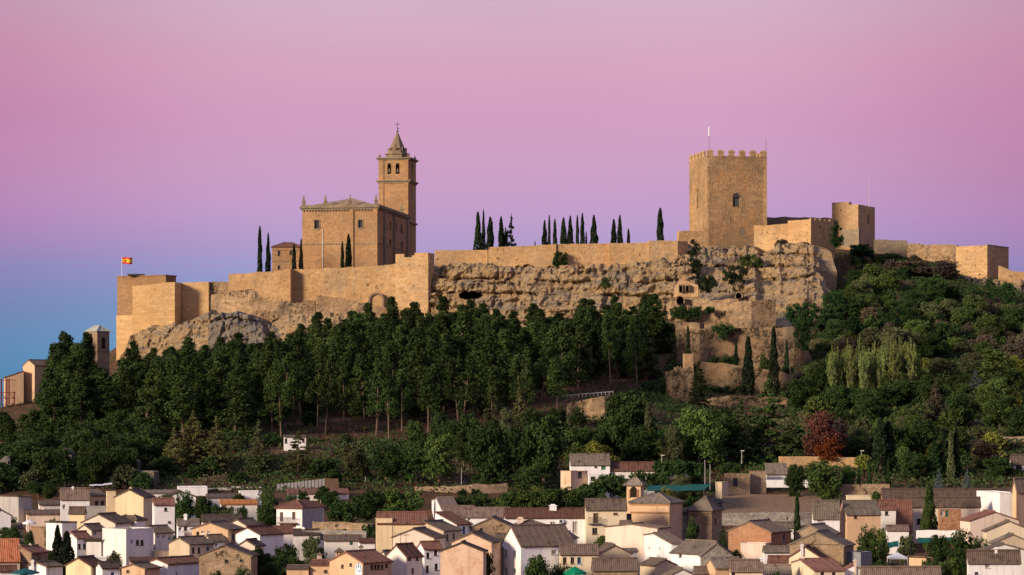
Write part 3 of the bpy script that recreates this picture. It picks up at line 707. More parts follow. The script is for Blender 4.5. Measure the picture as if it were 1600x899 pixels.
curtain('terrace_wall', 'tall narrow terrace wall behind the stone pillar', [(1057, 503, 575, 672), (1093, 504, 575, 670)], 'terrace', amp=.15, jag=.25, seed=73, cat='terrace wall', thick=5)
curtain('terrace_wall', 'great straight retaining wall below the rock with cypresses before it', [(1093, 514, 590, 668), (1150, 513, 590, 666), (1205, 512, 595, 664), (1241, 511, 600, 664), (1252, 525, 600, 665), (1262, 545, 600, 667), (1272, 570, 600, 670)], 'terrace', amp=.18, jag=.3, seed=74, cat='terrace wall', thick=8)
curtain('terrace_wall', 'pale patched retaining wall halfway down the terraces', [(1090, 566, 618, 640), (1130, 568, 618, 638), (1165, 572, 618, 637), (1240, 585, 622, 636)], 'terrace', amp=.3, jag=.35, seed=75, cat='terrace wall', thick=6)
curtain('terrace_wall', 'lowest terrace wall showing as two pale bands', [(1095, 622, 655, 612), (1165, 618, 655, 610), (1230, 622, 655, 610)], 'terrace', amp=.2, jag=.2, seed=76, cat='terrace wall', thick=5)
t = thing('ruined_corner_tower', 'ruined corner tower of the terraces with ragged top', 'castle tower', (PX(1050, 612), 612, PZ(660, 612)))
C, u, v, Lr, Ll = corner(1046, 1050, 1084, 612, R(12))
mb = MB(); rough_prism(mb, C, u, v, Lr, max(Ll, 6), PZ(662, 612), PZ(580, 612), .35, 77); mb.build('wall', M['terrace'], t)
mb = MB()
for k in range(7): mb.box((*(C + u * Lr * k / 7.0), 0), (*(u * Lr / 7.2), 0), (*(v * 1.2), 0), PZ(580, 612) + .004, PZ(580, 612) + .15 + 1.0 * abs(math.sin(k * 2.3)))
mb.build('broken_top', M['ruin'], t)
tower('stone_pillar', 'square pale stone pillar standing above the ruined corner tower', 1067, 1070, 1083, 625, R(8), 553, 595, 'sand', seed=78, cat='pillar', amp=.08)
def opening(label, px, py, w, h, Y, name='rock_doorway', arch=True):
    mb = MB(); n = 8; hw = w / 2
    ring = [(px - hw, py + h / 2)] + [(px - hw * math.cos(k * math.pi / n), py - h / 2 + hw * (1 - math.sin(k * math.pi / n)) * (1 if arch else .05)) for k in range(n + 1)] + [(px + hw, py + h / 2)]
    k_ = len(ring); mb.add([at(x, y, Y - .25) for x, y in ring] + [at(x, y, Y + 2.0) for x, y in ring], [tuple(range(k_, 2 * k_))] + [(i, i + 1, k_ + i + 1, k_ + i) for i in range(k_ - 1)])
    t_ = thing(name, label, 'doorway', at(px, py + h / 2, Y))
    mb.build('hollow', M['cave'], t_)  # recess coloured near-black for its shade
    mb = MB()
    for i in range(k_ - 1):
        (x0, y0), (x1, y1) = ring[i], ring[i + 1]; e = 1.35
        q4 = [(x0, y0), (x1, y1), (px + (x1 - px) * e, y1 if i == k_ - 2 else py + (y1 - py) * e), (px + (x0 - px) * e, y0 if i == 0 else py + (y0 - py) * e)]
        mb.hexa([at(x, y, Y - .5) for x, y in q4], [at(x, y, Y + .6) for x, y in q4])
    mb.build('surround', M['ruin'], t_)
opening('dark doorway nearer the ivy in the small stone front under the keep rock', 1074, 451, 4.5, 9, 731.5, arch=False)
opening('dark doorway away from the ivy in the small stone front under the keep rock', 1063.5, 451.5, 4.5, 10, 731.5, arch=False)
opening('round-headed cellar opening below the pair of dark doorways', 1062.5, 469, 11, 11, 715.6)
opening('small dark arch in the terrace wall under the hanging bush', 1154, 462, 9, 8, 712.6)
curtain('stone_cottage', 'small stone house front built into the rock under the keep', [(1053, 449, 465, 733), (1060, 440, 465, 732.5), (1068, 431, 465, 732.3), (1078, 442, 465, 732.3), (1091, 446, 465, 732)], 'sand', amp=.15, jag=.2, seed=79, cat='stone front', thick=3, seg=.35, holes=[(1074, 451, 2.4, 5), (1063.5, 451.5, 2.4, 5.5)])

# ================================================================== THE CHURCH
YC = 790
C, u, v, Lr, Ll = corner(472, 590, 639, YC, R(80))
zb, ze = PZ(425, YC), PZ(327, YC)
t = thing('church', 'large sandstone church with pinnacles on the castle hill', 'church', (*C, zb))
wl_ = [(495, 351, 7.5, 13), (563, 350, 6.5, 12)]
wr = [(603, 354, 2.4, 9), (610, 354, 2.6, 13), (619, 355, 2.6, 13), (627.5, 358, 3, 13), (600, 377, 3, 9), (610, 380, 3, 10), (628, 384, 3, 11)]
ol = [px_op(C, u, v, *w) for w in wl_]; orr = [px_op(C, u, v, *w) for w in wr]
mb = MB(); face_grid(mb, C, v, Ll, zb, ze, ol, u, .6); face_grid(mb, C, u, Lr, zb, ze, orr, v, .6)
face_grid(mb, C + u * Lr, v, Ll, zb, ze, [], -u); face_grid(mb, C + v * Ll, u, Lr, zb, ze, [], -v)
mb.build('wall', M['church'], t)
for o_ in ol:
    window(t, C, v, u, o_, M['trim'], dep=.6)
    mb = MB(); e = .28
    for sa, sb, za, zc in ((o_[0] - e, o_[0], o_[2] - e, o_[3] + e), (o_[1], o_[1] + e, o_[2] - e, o_[3] + e), (o_[0], o_[1], o_[3], o_[3] + e), (o_[0], o_[1], o_[2] - e * 1.6, o_[2] - .11)):
        mb.box((*(C + v * sa - u * .12), 0), (*(v * (sb - sa)), 0), (*(u * .2), 0), za, zc)
    mb.build('window_surround', M['trim'], t)
for o_ in orr: window(t, C, u, v, o_, M['trim'], dep=.6, bars=False)
def band(z0, z1, out, mat='trim', nm='cornice', faces='lrb'):
    m_ = MB(); q0 = C - u * out - v * out
    m_.box((*q0, 0), (*(u * (Lr + 2 * out)), 0), (*(v * (Ll + 2 * out)), 0), z0, z1); m_.build(nm, M[mat], t)
band(ze + .003, ze + .5, .35); band(ze + .503, ze + 1.0, .7); band(ze + 1.003, ze + 1.55, .35, nm='parapet')
mb = MB()
for z0, z1, o_ in ((PZ(381.5, YC), PZ(379.5, YC), .16),):
    mb.box((*(C - u * o_ - v * o_), 0), (*(v * (Ll + 2 * o_)), 0), (*(u * (o_ - .001)), 0), z0, z1); mb.box((*(C - v * o_), 0), (*(u * (Lr + o_)), 0), (*(v * (o_ - .001)), 0), z0, z1)
mb.build('string_course', M['trim'], t)
# corbel blocks under the cornice, pilasters, drainpipe
mb = MB()
for k in range(26): mb.box((*(C + v * (Ll * (k + .25) / 26) - u * .3), 0), (*(v * Ll / 52), 0), (*(u * .299), 0), ze - .45, ze)
mb.build('corbels', M['trim'], t)['kind'] = 'stuff'
for px, w in ((549.5, 1.2), (589.2, 1.2)):
    s0, _ = on_face(C, u, v, px); mb = MB(); mb.box((*(C + v * max(0, s0 - w / 2) - u * .38), 0), (*(v * w), 0), (*(u * .379), 0), zb, ze); mb.build('pilaster', M['church'], t)
for px in (600, 615, 636):
    s0, _ = on_face(C, u, v, px); mb = MB(); mb.box((*(C + u * (s0 - .8) - v * .5), 0), (*(u * 1.6), 0), (*(v * .499), 0), zb, ze); mb.build('buttress', M['trim'], t)
s0, _ = on_face(C, u, v, 504.5); mb = MB(); mb.tube((*(C + v * s0 - u * .12), zb), (*(C + v * s0 - u * .12), ze - 6), .09); mb.build('drainpipe', M['white_metal'], t)
# hipped roof
z0 = ze + 1.2; za = PZ(309.5, YC + 10); e = .5
q = [C + u * e + v * e, C + u * (Lr - e) + v * e, C + u * (Lr - e) + v * (Ll - e), C + u * e + v * (Ll - e)]
r0 = C + v * Ll * .42 + u * 9; r1 = C + v * Ll * .42 + u * (Lr - 9)
mb = MB(); vs = [(*x, z0) for x in q] + [(*r0, za), (*r1, za)]
mb.add(vs, [(0, 1, 5, 4), (1, 2, 5), (2, 3, 4, 5), (3, 0, 4), (3, 2, 1, 0)]); mb.build('roof', M['slate'], t)
def pinnacle(P2, z, h, r, par, mat='trim'):
    m_ = MB(); sq = [(P2[0] - r, P2[1] - r), (P2[0] + r, P2[1] - r), (P2[0] + r, P2[1] + r), (P2[0] - r, P2[1] + r)]
    m_.prism(sq, z, z + h * .28); m_.prism(sq, z + h * .283, z + h * .36, 1.25); m_.prism(sq, z + h * .363, z + h * .9, .25)
    m_.tube((*P2, z + h * .88), (*P2, z + h), r * .45, r * .3, 6)
    return m_.build('pinnacle', M[mat], par)
for px in (474.5, 508.5, 547, 587.5):
    s0, _ = on_face(C, u, v, px); pinnacle(C + v * s0 + u * .1, ze + 1.553, 3.0, .5, t)
s0, _ = on_face(C, u, v, 629); pinnacle(C + u * s0 + v * .3, ze + 1.553, 3.0, .6, t)
# bell tower
YT = 836
C, u, v, Lr, Ll = corner(591.5, 639, 650, YT, R(80)); zb = PZ(425, YT)
t = thing('church_bell_tower', 'tall sandstone bell tower with a pointed spire behind the church', 'bell tower', (*C, zb))
zs, zc, zr = PZ(346, YT), PZ(281.5, YT), PZ(249.5, YT)
wl_ = [(608.2, 265, 6, 14), (621.2, 265, 6, 14)]
ol = [px_op(C, u, v, *w) for w in wl_]
sm = Lr / 2; orr = [(sm - .9, sm + .9, PZ(272, YT), PZ(258, YT))]
mb = MB()
for A, d, L, inn, ops in ((C, v, Ll, u, ol), (C, u, Lr, v, orr), (C + u * Lr, v, Ll, -u, []), (C + v * Ll, u, Lr, -v, [])):
    face_grid(mb, A, d, L, zb, zr, ops, inn, .9)
mb.build('shaft', M['church'], t)
for A, d, inn, ops in ((C, v, u, ol), (C, u, v, orr)):
    for s0, s1, za, z1 in ops:
        mb = MB(); mb.box((*(A + d * (s0 - .1) + inn * .88), 0), (*(d * (s1 - s0 + .2)), 0), (*(inn * .1), 0), za - .1, z1 + .9); mb.build('bell_opening_shade', M['cave'], t)  # dark board stands in for the shade behind the bell
        mb = MB(); w = (s1 - s0) / 2; cs = (s0 + s1) / 2
        ar = [(cs - w * math.cos(k * math.pi / 8), z1 + w * math.sin(k * math.pi / 8)) for k in range(9)]
        mb.add([(*(A + d * s - inn * .02), z) for s, z in ar], [tuple(range(9))]); mb.build('opening_head_shade', M['cave'], t)  # flat dark sheet paints the shade of the arch head
        mb = MB(); cx_, cy_ = A + d * cs + inn * .45; prof = [(.06, 1.5), (.22, 1.45), (.3, 1.1), (.36, .6), (.55, .25), (.62, .2)]
        vs, fs = [], []
        for r_, h_ in prof: vs += [(cx_ + r_ * math.cos(k * math.pi / 5), cy_ + r_ * math.sin(k * math.pi / 5), za + .3 + h_) for k in range(10)]
        for i in range(len(prof) - 1): fs += [(i * 10 + k, i * 10 + (k + 1) % 10, (i + 1) * 10 + (k + 1) % 10, (i + 1) * 10 + k) for k in range(10)]
        mb.add(vs, fs); mb.build('bell', M['bronze'], t)
def tband(z0, z1, out, nm='cornice'):
    m_ = MB(); m_.box((*(C - u * out - v * out), 0), (*(u * (Lr + 2 * out)), 0), (*(v * (Ll + 2 * out)), 0), z0, z1); m_.build(nm, M['trim'], t)
tband(zr + .003, zr + .35, .35); tband(zr + .353, zr + .75, .75); tband(zc - .9, zc - .35, .3); tband(zc - .347, zc + .1, .7); tband(zs - .5, zs, .5)
for s in (0.02, .83):
    mb = MB(); mb.box((*(C + v * Ll * s - u * .22), 0), (*(v * Ll * .15), 0), (*(u * .219), 0), zb, zr); mb.build('pilaster', M['church'], t)
cc = C + u * Lr / 2 + v * Ll / 2
def octo(r, k0=.5): return [cc + r * np.array([math.cos((k + k0) * math.pi / 4), math.sin((k + k0) * math.pi / 4)]) for k in range(8)]
zd = zr + .75
mb = MB(); mb.prism(octo(3.9), zd, PZ(239.5, YT)); mb.prism(octo(4.4), PZ(239.5, YT) + .003, PZ(238, YT)); mb.build('lantern', M['trim'], t)
mb = MB(); mb.prism(octo(3.7), PZ(238, YT) + .003, PZ(228, YT), .68); mb.prism(octo(2.52), PZ(228, YT) + .003, PZ(203, YT), .06); mb.build('spire', M['slate'], t)
for k in range(8):
    a_ = (k + .5 + .5) * math.pi / 4; dd = np.array([math.cos(a_), math.sin(a_)]); w2 = np.array([-dd[1], dd[0]])
    mb = MB(); mb.box((*(cc + dd * 2.1 - w2 * .45), 0), (*(w2 * .9), 0), (*(dd * 1.0), 0), PZ(234, YT), PZ(229, YT)); mb.build('dormer', M['slate'], t)
    mb = MB(); mb.box((*(cc + dd * 3.1 - w2 * .28), 0), (*(w2 * .56), 0), (*(dd * .03), 0), PZ(233.3, YT), PZ(229.8, YT)); mb.build('dormer_opening_shade', M['cave'], t)  # dark plate painted as the shade inside the dormer
for q in (C, C + u * Lr, C + v * Ll, C + u * Lr + v * Ll): pinnacle(q + (cc - q) * .06, zd + .003, 1.5, .4, t)
mb = MB(); top = PZ(203.5, YT); mb.tube((*cc, top - .4), (*cc, PZ(186.5, YT)), .12, .07)
mb.tube((*(cc - v * .9), PZ(191, YT)), (*(cc + v * .9), PZ(191, YT)), .09); mb.tube((*(cc - v * .7), PZ(197.5, YT)), (*(cc + v * .1), PZ(197.5, YT)), .1, .18)
mb.prism([cc + .34 * np.array([math.cos(k * math.pi / 4), math.sin(k * math.pi / 4)]) for k in range(8)], PZ(203, YT), PZ(200.5, YT), .8)
mb.build('weathervane', M['iron'], t)
# ================================================================== THE VILLAGE
WC = {'W': (.80, .79, .77), 'w': (.72, .69, .64), 'C': (.70, .60, .42), 'Y': (.74, .60, .37), 'P': (.70, .57, .46), 'O': (.60, .41, .25), 'T': (.54, .44, .31), 'G': (.40, .38, .36)}
PL = {k: mat_plaster('plaster ' + k, c_, .55 if k in 'PTOG' else .45) for k, c_ in WC.items()}
PL['S'] = mat_stone('village stone', (.42, .30, .18), (.52, .39, .25), (.26, .18, .11), greyness=.5, course=.35, holes=.6)
PL['s'] = mat_stone('grey village stone', (.36, .33, .29), (.45, .41, .36), (.2, .18, .15), greyness=.5, course=.35, holes=.6)
PL['B'] = mat_stone('village brick', (.44, .23, .12), (.52, .3, .16), (.32, .16, .085), greyness=.25, course=.25)
PL['R'] = mat_plaster('peeling render', (.66, .48, .34), .5, patch=(.45, .24, .14))
PL['M'] = mat_flat('grey sheet metal', (.2, .21, .24), .5, .4, .25)
TL = {'D': mat_tile('dark roof tile', (.075, .055, .045), (.12, .088, .066), (.11, .095, .06)), 'N': mat_tile('brown roof tile', (.105, .075, .06), (.16, .115, .088), (.12, .1, .06)),
      'R': mat_tile('reddish roof tile', (.12, .058, .043), (.185, .09, .062), (.12, .085, .055)), 'K': mat_tile('terracotta roof tile', (.42, .14, .065), (.5, .2, .1), (.34, .17, .08)),
      'A': mat_tile('weathered ashy roof tile', (.12, .098, .08), (.2, .163, .125), (.11, .1, .06)), 'U': mat_tile('orange sheet roof', (.55, .2, .05), (.62, .27, .09), (.4, .2, .08))}
FR = {'w': M['white_metal'], 'b': M['wood'], 'i': M['iron'], 'g': mat_flat('green shutter paint', (.05, .2, .12), .6, .3), 'u': mat_flat('blue window paint', (.06, .22, .45), .6, .3), 's': mat_flat('pale shutter', (.5, .47, .42), .7, .3)}

def tiles(mb, e0, e1, r0, r1, pitch=.27, under=.16):
    """a tiled slope from eave e0-e1 up to ridge r0-r1 (world points): running rolls with real relief"""
    e0, e1, r0, r1 = (np.asarray(q, float) for q in (e0, e1, r0, r1))
    L = np.linalg.norm(e1 - e0)
    if L < .2: return
    d = (e1 - e0) / L; up = ((r0 + r1) - (e0 + e1)) / 2; nrm = np.cross(d, up); nrm /= np.linalg.norm(nrm) + 1e-9
    if nrm[2] < 0: nrm = -nrm
    a0 = np.dot(r0 - e0, d); a1 = L - np.dot(r1 - e0, d)          # inset of the ridge at each end
    perp = (r0 - e0) - d * a0
    n = max(2, int(L / pitch)); sub = 4
    hs = [0, .03, .042, .03]
    P0, P1 = [], []
    for k in range(n * sub + 1):
        s = L * k / (n * sub)
        fr = 1.0
        if a0 > .3: fr = min(fr, s / a0)
        if a1 > .3: fr = min(fr, (L - s) / a1)
        fr = max(fr, .001)
        off = d * 0
        h = nrm * (hs[k % sub] + .012 * math.sin(k * 12.9898))
        if a0 < -.05 or a1 < -.05 or (0 <= a0 <= .3 and 0 <= a1 <= .3):
            t_ = s / L; top = r0 * (1 - t_) + r1 * t_; P0.append(e0 + d * s + h); P1.append(top + h)
        else:
            P0.append(e0 + d * s + h); P1.append(e0 + d * s + perp * fr + h)
    mb.grid(np.stack([P0, P1], 1))
    lo = [q - nrm * under for q in (e0, e1, r1, r0)]; hi = [q - nrm * .004 for q in (e0, e1, r1, r0)]
    mb.hexa(lo, hi)

VILL = []
def house(label, xl, xc, xr, ye, h=6.0, roof='R', rise=10, wall='W', tile='D', wins=(), q=1.0, th=None, dl=8.0, dr=8.0, chim=(), Y=None, cat='house', name='house', wallL=None, oh=.3, extra_down=1.5, par=.0):
    Y = Y or 4000 * (47.4 - h) / (ye - 400)
    rc = (xc - CX) / F
    if th is None:
        if xl >= xc: th = R(3) + math.atan(rc) * .6
        elif xr <= xc: th = R(85)
        else: th = math.atan2((xc - xl) / q, xr - xc) - rc
        th = min(R(84), max(R(2.5), th))
    C, u, v, Lr, Ll = corner(xl, xc, xr, Y, th, dl, dr)
    Lr, Ll = min(Lr, 45), min(Ll, 45)
    z1 = PZ(ye, Y)
    zb = min(gz(*(C + u * a + v * b_)) for a, b_ in ((0, 0), (Lr, 0), (0, Ll))) - extra_down
    zb = min(zb, z1 - 2.2)
    cs = [C, C + u * Lr, C + u * Lr + v * Ll, C + v * Ll]
    t = thing(name, label, cat, (*C, zb))
    wm = PL[wall]
    ops = {'R': [], 'L': []}
    for w in wins:
        px, py, ww, hh = w[:4]; st = w[4] if len(w) > 4 else 'w'
        f = 'R' if px > xc else 'L'
        d, L = (u, Lr) if f == 'R' else (v, Ll)
        r_ = (px - CX) / F; s = (r_ * C[1] - C[0]) / (d[0] - r_ * d[1]); ym = C[1] + s * d[1]
        sc = F / ym; fo = max(.25, abs(d[0] - r_ * d[1]))
        wm_ = max(.5, ww / sc / fo); a0, a1 = PZ(py + hh / 2, ym), PZ(py - hh / 2, ym)
        s = min(max(s, wm_ / 2 + .1), L - wm_ / 2 - .1)
        ops[f].append((s - wm_ / 2, s + wm_ / 2, a0, min(a1, z1 - .12), st))
    sc = F / Y
    rz = z1 + rise / sc
    mid = lambda a, b_: (a + b_) / 2
    W_ = MB()
    fr_ = face_grid(W_, C, u, Lr, zb, z1, [o_[:4] for o_ in ops['R']], v); fl_ = face_grid(W_, C, v, Ll, zb, z1, [o_[:4] for o_ in ops['L']], u)
    face_grid(W_, cs[1], v, Ll, zb, z1, [], -u); face_grid(W_, cs[3], u, Lr, zb, z1, [], -v)
    RB = MB(); ridge = None
    P3 = lambda p_, z: np.array([p_[0], p_[1], z])
    if roof == 'R':
        g0, g1 = mid(cs[0], cs[3]), mid(cs[1], cs[2])
        W_.add([P3(cs[0], z1), P3(g0, rz), P3(cs[3], z1)], [(0, 1, 2)]); W_.add([P3(cs[1], z1), P3(g1, rz), P3(cs[2], z1)], [(0, 1, 2)])
        sl = (rz - z1) / (Ll / 2); dz = oh * sl
        for ea, eb, o_ in ((cs[0], cs[1], -v), (cs[3], cs[2], v)):
            tiles(RB, P3(ea + o_ * oh - u * .12, z1 - dz + .12), P3(eb + o_ * oh + u * .12, z1 - dz + .12), P3(g0 - u * .12, rz + .12), P3(g1 + u * .12, rz + .12))
        RB.tube(P3(g0 - u * .13, rz + .17), P3(g1 + u * .13, rz + .17), .14, n=6); ridge = (g0, g1, rz)
    elif roof == 'L':
        g0, g1 = mid(cs[0], cs[1]), mid(cs[3], cs[2])
        W_.add([P3(cs[0], z1), P3(g0, rz), P3(cs[1], z1)], [(0, 1, 2)]); W_.add([P3(cs[3], z1), P3(g1, rz), P3(cs[2], z1)], [(0, 1, 2)])
        sl = (rz - z1) / (Lr / 2); dz = oh * sl
        for ea, eb, o_ in ((cs[0], cs[3], -u), (cs[1], cs[2], u)):
            tiles(RB, P3(ea + o_ * oh - v * .12, z1 - dz + .12), P3(eb + o_ * oh + v * .12, z1 - dz + .12), P3(g0 - v * .12, rz + .12), P3(g1 + v * .12, rz + .12))
        RB.tube(P3(g0 - v * .13, rz + .17), P3(g1 + v * .13, rz + .17), .14, n=6); ridge = (g0, g1, rz)
    elif roof == 'H':
        e = [cs[0] - u * oh - v * oh, cs[1] + u * oh - v * oh, cs[2] + u * oh + v * oh, cs[3] - u * oh + v * oh]; ze_ = z1 + .06
        k = min(Lr, Ll) / 2 + oh
        if Lr >= Ll: g0, g1 = mid(e[0], e[3]) + u * k, mid(e[1], e[2]) - u * k
        else: g0, g1 = mid(e[0], e[1]) + v * k, mid(e[3], e[2]) - v * k
        if np.linalg.norm(g1 - g0) < .3: g0 = g1 = mid(g0, g1)
        if Lr >= Ll: tri = [(e[0], e[1], g0, g1), (e[1], e[2], g1, g1), (e[2], e[3], g1, g0), (e[3], e[0], g0, g0)]
        else: tri = [(e[0], e[1], g0, g0), (e[1], e[2], g0, g1), (e[2], e[3], g1, g1), (e[3], e[0], g1, g0)]
        for a, b_, c_, d_ in tri: tiles(RB, P3(a, ze_), P3(b_, ze_), P3(c_, rz), P3(d_, rz))
        for a, b_ in ((e[0], g0), (e[1], g1 if Lr >= Ll else g0), (e[2], g1), (e[3], g0 if Lr >= Ll else g1)): RB.tube(P3(a, ze_ + .07), P3(b_, rz + .07), .12, n=5)
        ridge = (g0, g1, rz)
    elif roof in ('SR', 'SL'):        # a single slope, rising away from the right or the left face
        d, a = (v, Ll) if roof == 'SR' else (u, Lr); e_ = u if roof == 'SR' else v; Le = Lr if roof == 'SR' else Ll
        hi0 = C + d * a; sl = (rz - z1) / a
        for k in (0, 1):
            b0 = C + e_ * Le * k; W_.add([P3(b0, z1), P3(b0 + d * a, z1), P3(b0 + d * a, rz)], [(0, 1, 2)])
        W_.quad(P3(hi0, z1), P3(hi0 + e_ * Le, z1), P3(hi0 + e_ * Le, rz), P3(hi0, rz))
        tiles(RB, P3(C - d * oh - e_ * .12, z1 - oh * sl + .12), P3(C - d * oh + e_ * (Le + .12), z1 - oh * sl + .12), P3(hi0 - e_ * .12, rz + .12), P3(hi0 + e_ * (Le + .12), rz + .12))
        ridge = (hi0, hi0 + e_ * Le, rz)
    else:
        RB.add([P3(q_, z1 - par) for q_ in cs], [(0, 1, 2, 3)])
        for A, d, L, n_ in ((C, u, Lr, -v), (cs[1], v, Ll, u), (cs[3], u, Lr, v), (C, v, Ll, -u)):
            RB.box((*(A + n_ * .06), 0), (*(d * L), 0), (*(-n_ * .3), 0), z1 + .003 + (.004 if d is v else 0), z1 + .1)
        ridge = (cs[0], cs[1], z1)
    W_.build('wall', wm, t)
    rb = RB.build('roof', TL[tile] if roof != 'F' else wm, t)
    for f, A, d, inn, L in (('R', C, u, v, Lr), ('L', C, v, u, Ll)):
        done = fr_ if f == 'R' else fl_
        for o_ in ops[f]:
            st = o_[4]
            if o_[:4] not in done:        # in a gable: set proud of the wall face
                fm = MB(); e = .06
                fm.box((*(A + d * (o_[0] - e) - inn * .05), 0), (*(d * (o_[1] - o_[0] + 2 * e)), 0), (*(inn * .048), 0), o_[2] - e, o_[3] + e)
                w_ = fm.build('window', FR.get(st, FR['w']), t)
                pm = MB(); pm.box((*(A + d * o_[0] - inn * .058), 0), (*(d * (o_[1] - o_[0])), 0), (*(inn * .006), 0), o_[2], o_[3]); pm.build('pane', M['glass'], w_)
                continue
            if st in 'DG':                # a door or solid shutter
                mb = MB(); mb.box((*(A + d * o_[0] + inn * .16), 0), (*(d * (o_[1] - o_[0])), 0), (*(inn * .06), 0), o_[2], o_[3])
                dm = FR['b'] if st == 'D' else FR['g']; do = mb.build('door', dm, t)
                mb = MB(); mb.box((*(A + d * (o_[1] - .2) + inn * .12), 0), (*(d * .06), 0), (*(inn * .04), 0), (o_[2] + o_[3]) / 2 - .1, (o_[2] + o_[3]) / 2 + .05); mb.build('handle', M['iron'], do)
            else:
                window(t, A, d, inn, o_[:4], FR[st], FR['s'] if st == 's' else None)
    for (cpx, top, wpx, *cm) in chim:
        g0, g1, z_ = ridge; r_ = (cpx - CX) / F; dd = g1 - g0
        den = dd[0] - r_ * dd[1]; s = 0.5 if abs(den) < 1e-6 else min(1, max(0, (r_ * g0[1] - g0[0]) / den))
        P_ = g0 + dd * s; hw = wpx / 2 / sc; x_ = PX(cpx, P_[1])
        zt_ = max(PZ(top, P_[1]), z_ + .5)
        mb = MB(); sq = lambda e: [(x_ - hw - e, P_[1] - hw - e), (x_ + hw + e, P_[1] - hw - e), (x_ + hw + e, P_[1] + hw + e), (x_ - hw - e, P_[1] + hw + e)]
        mb.prism(sq(0), z_ - 1.2, zt_ - .3); mb.prism(sq(.1), zt_ - .297, zt_ - .17); mb.prism([(x_ + (a - x_) * .7, P_[1] + (b_ - P_[1]) * .7) for a, b_ in sq(0)], zt_ - .167, zt_, .8)
        mb.build('chimney', PL[cm[0] if cm else wall], rb)
    VILL.append((label, C, Lr, Ll, Y, u, v))
    return t, C, u, v, Lr, Ll, z1, rz, Y

H = house
# ---- left end, back rows
H('grey block with flat sloping top beside the dark bushes', -8, 29, 50, 776, 6, 'SL', -2, 'G', 'D', q=2, name='outbuilding', cat='building')
H('white house end with dark roof under the grey block', -18, -16, 17, 806, 5.5, 'L', 9, 'W', 'D')
H('low house with whitewashed yard wall and round chimney top', 40, 42, 94, 804, 3.2, 'SR', 5, 'P', 'N', chim=[(67, 799, 6, 'P')])
H('white house with brown roof behind the planted terrace', 94, 95, 140, 779, 6.2, 'R', 14, 'W', 'N', wins=[(100, 792, 4, 7)], chim=[(114, 762, 3)])
H('peach terrace house with two dark windows side by side', 103, 133, 166, 775, 6.5, 'R', 9, 'O', 'N', wins=[(151, 787, 6, 9, 'b'), (160, 787, 6, 9, 'b')], q=1.4)
H('tall cream gabled house with blank yellow side wall', 180, 224, 240, 777, 7.5, 'R', 11, 'Y', 'N', q=1.2, chim=[(204, 762, 3)])
H('narrow cream house squeezed against the tall cream gable', 166, 167, 181, 769, 7.5, 'F', 0, 'Y')
H('yellow stepped gable under the peach terrace house', 108, 132, 134, 800, 6, 'L', 6, 'Y', 'N', dl=7)
H('grey plastered parapet block under the two dark windows', 133, 134, 168, 792.5, 5, 'F', 0, 'G')
H('long pink gabled house with dark roof behind the white hip roof', 128, 180, 206, 818, 5.5, 'R', 13, 'P', 'D', q=1.5)
H('small white house with a hipped roof above the sun terrace', 180, 213, 227, 814, 5.5, 'H', 8, 'W', 'D', wins=[(189, 823, 6, 7, 'b'), (201, 819, 2.5, 3, 'i')], q=1.6)
H('flat-topped white house with blue shaded side behind the two dark cypresses', 72, 97, 120, 817, 5.5, 'SL', -.5, 'W', 'D', q=1.2)
H('ochre yard wall block beside the flat white house', 47, 48, 72, 824, 3.5, 'F', 0, 'O', name='shed', cat='shed')
H('peach gable with dark roof behind the brown-roofed white house', 121, 143, 166, 829, 5.5, 'R', 8, 'P', 'D', wins=[(148, 834, 3, 6)])
H('white house with a red-brown roof behind the cypress pair', 104, 120, 142, 841, 6.5, 'R', 8, 'W', 'R', wins=[(124, 854, 3, 8, 'b'), (132, 854, 3, 8, 'b')])
H('large blank pinkish-white house with awning and shaded blue side', 160, 197, 240, 828, 8, 'F', 0, 'w', wins=[(206, 847, 4, 7), (215, 848, 5, 8, 'b'), (222, 848, 5, 8, 'b')], par=1.0)
H('lower pinkish wing leaning on the large blank house', 135, 158, 161, 846, 6, 'L', -6, 'w', 'D', dr=4)
H('house under the broad terracotta roof at the picture edge', -14, -12, 31, 877, 4.5, 'SR', 32, 'T', 'K', dl=13)
H('old stone gable with brown roof beside the terracotta roof', 17, 49, 75, 864, 5.5, 'R', 8, 'S', 'R', chim=[(47, 857, 3, 'P')])
H('dark-roofed white house above the teal parasol', 45, 72, 98, 886, 4.5, 'R', 5, 'W', 'D', chim=[(51, 877, 4, 'W')])
H('yellow gable in front of the pinkish-white house', 103, 142, 165, 885, 5, 'R', 12, 'Y', 'R', q=1.3)
H('small white rooftop box with one blue window', 145, 146, 168, 872, 4, 'F', 0, 'W', wins=[(156, 878, 3, 5, 'u')], name='roof_room', cat='building')
H('pale blue house with dark roof along the bottom edge', 150, 160, 188, 888, 5, 'R', 7, 'W', 'D', wins=[(176, 897, 4, 5, 'u')])
H('little white house with a red roof below the terrace awning', 210, 212, 242, 861, 4, 'R', 6, 'W', 'R', wins=[(219, 868, 3, 4)])
H('orange house with small dark openings at the bottom', 190, 226, 250, 889, 5, 'R', 6, 'O', 'N', wins=[(200, 893, 3, 4, 'i')])
H('orange parapet house with red tiled lean-to below the white wall', 202, 204, 243, 878, 5, 'SR', 4, 'O', 'R', wins=[(235, 884, 3, 5, 'i')])
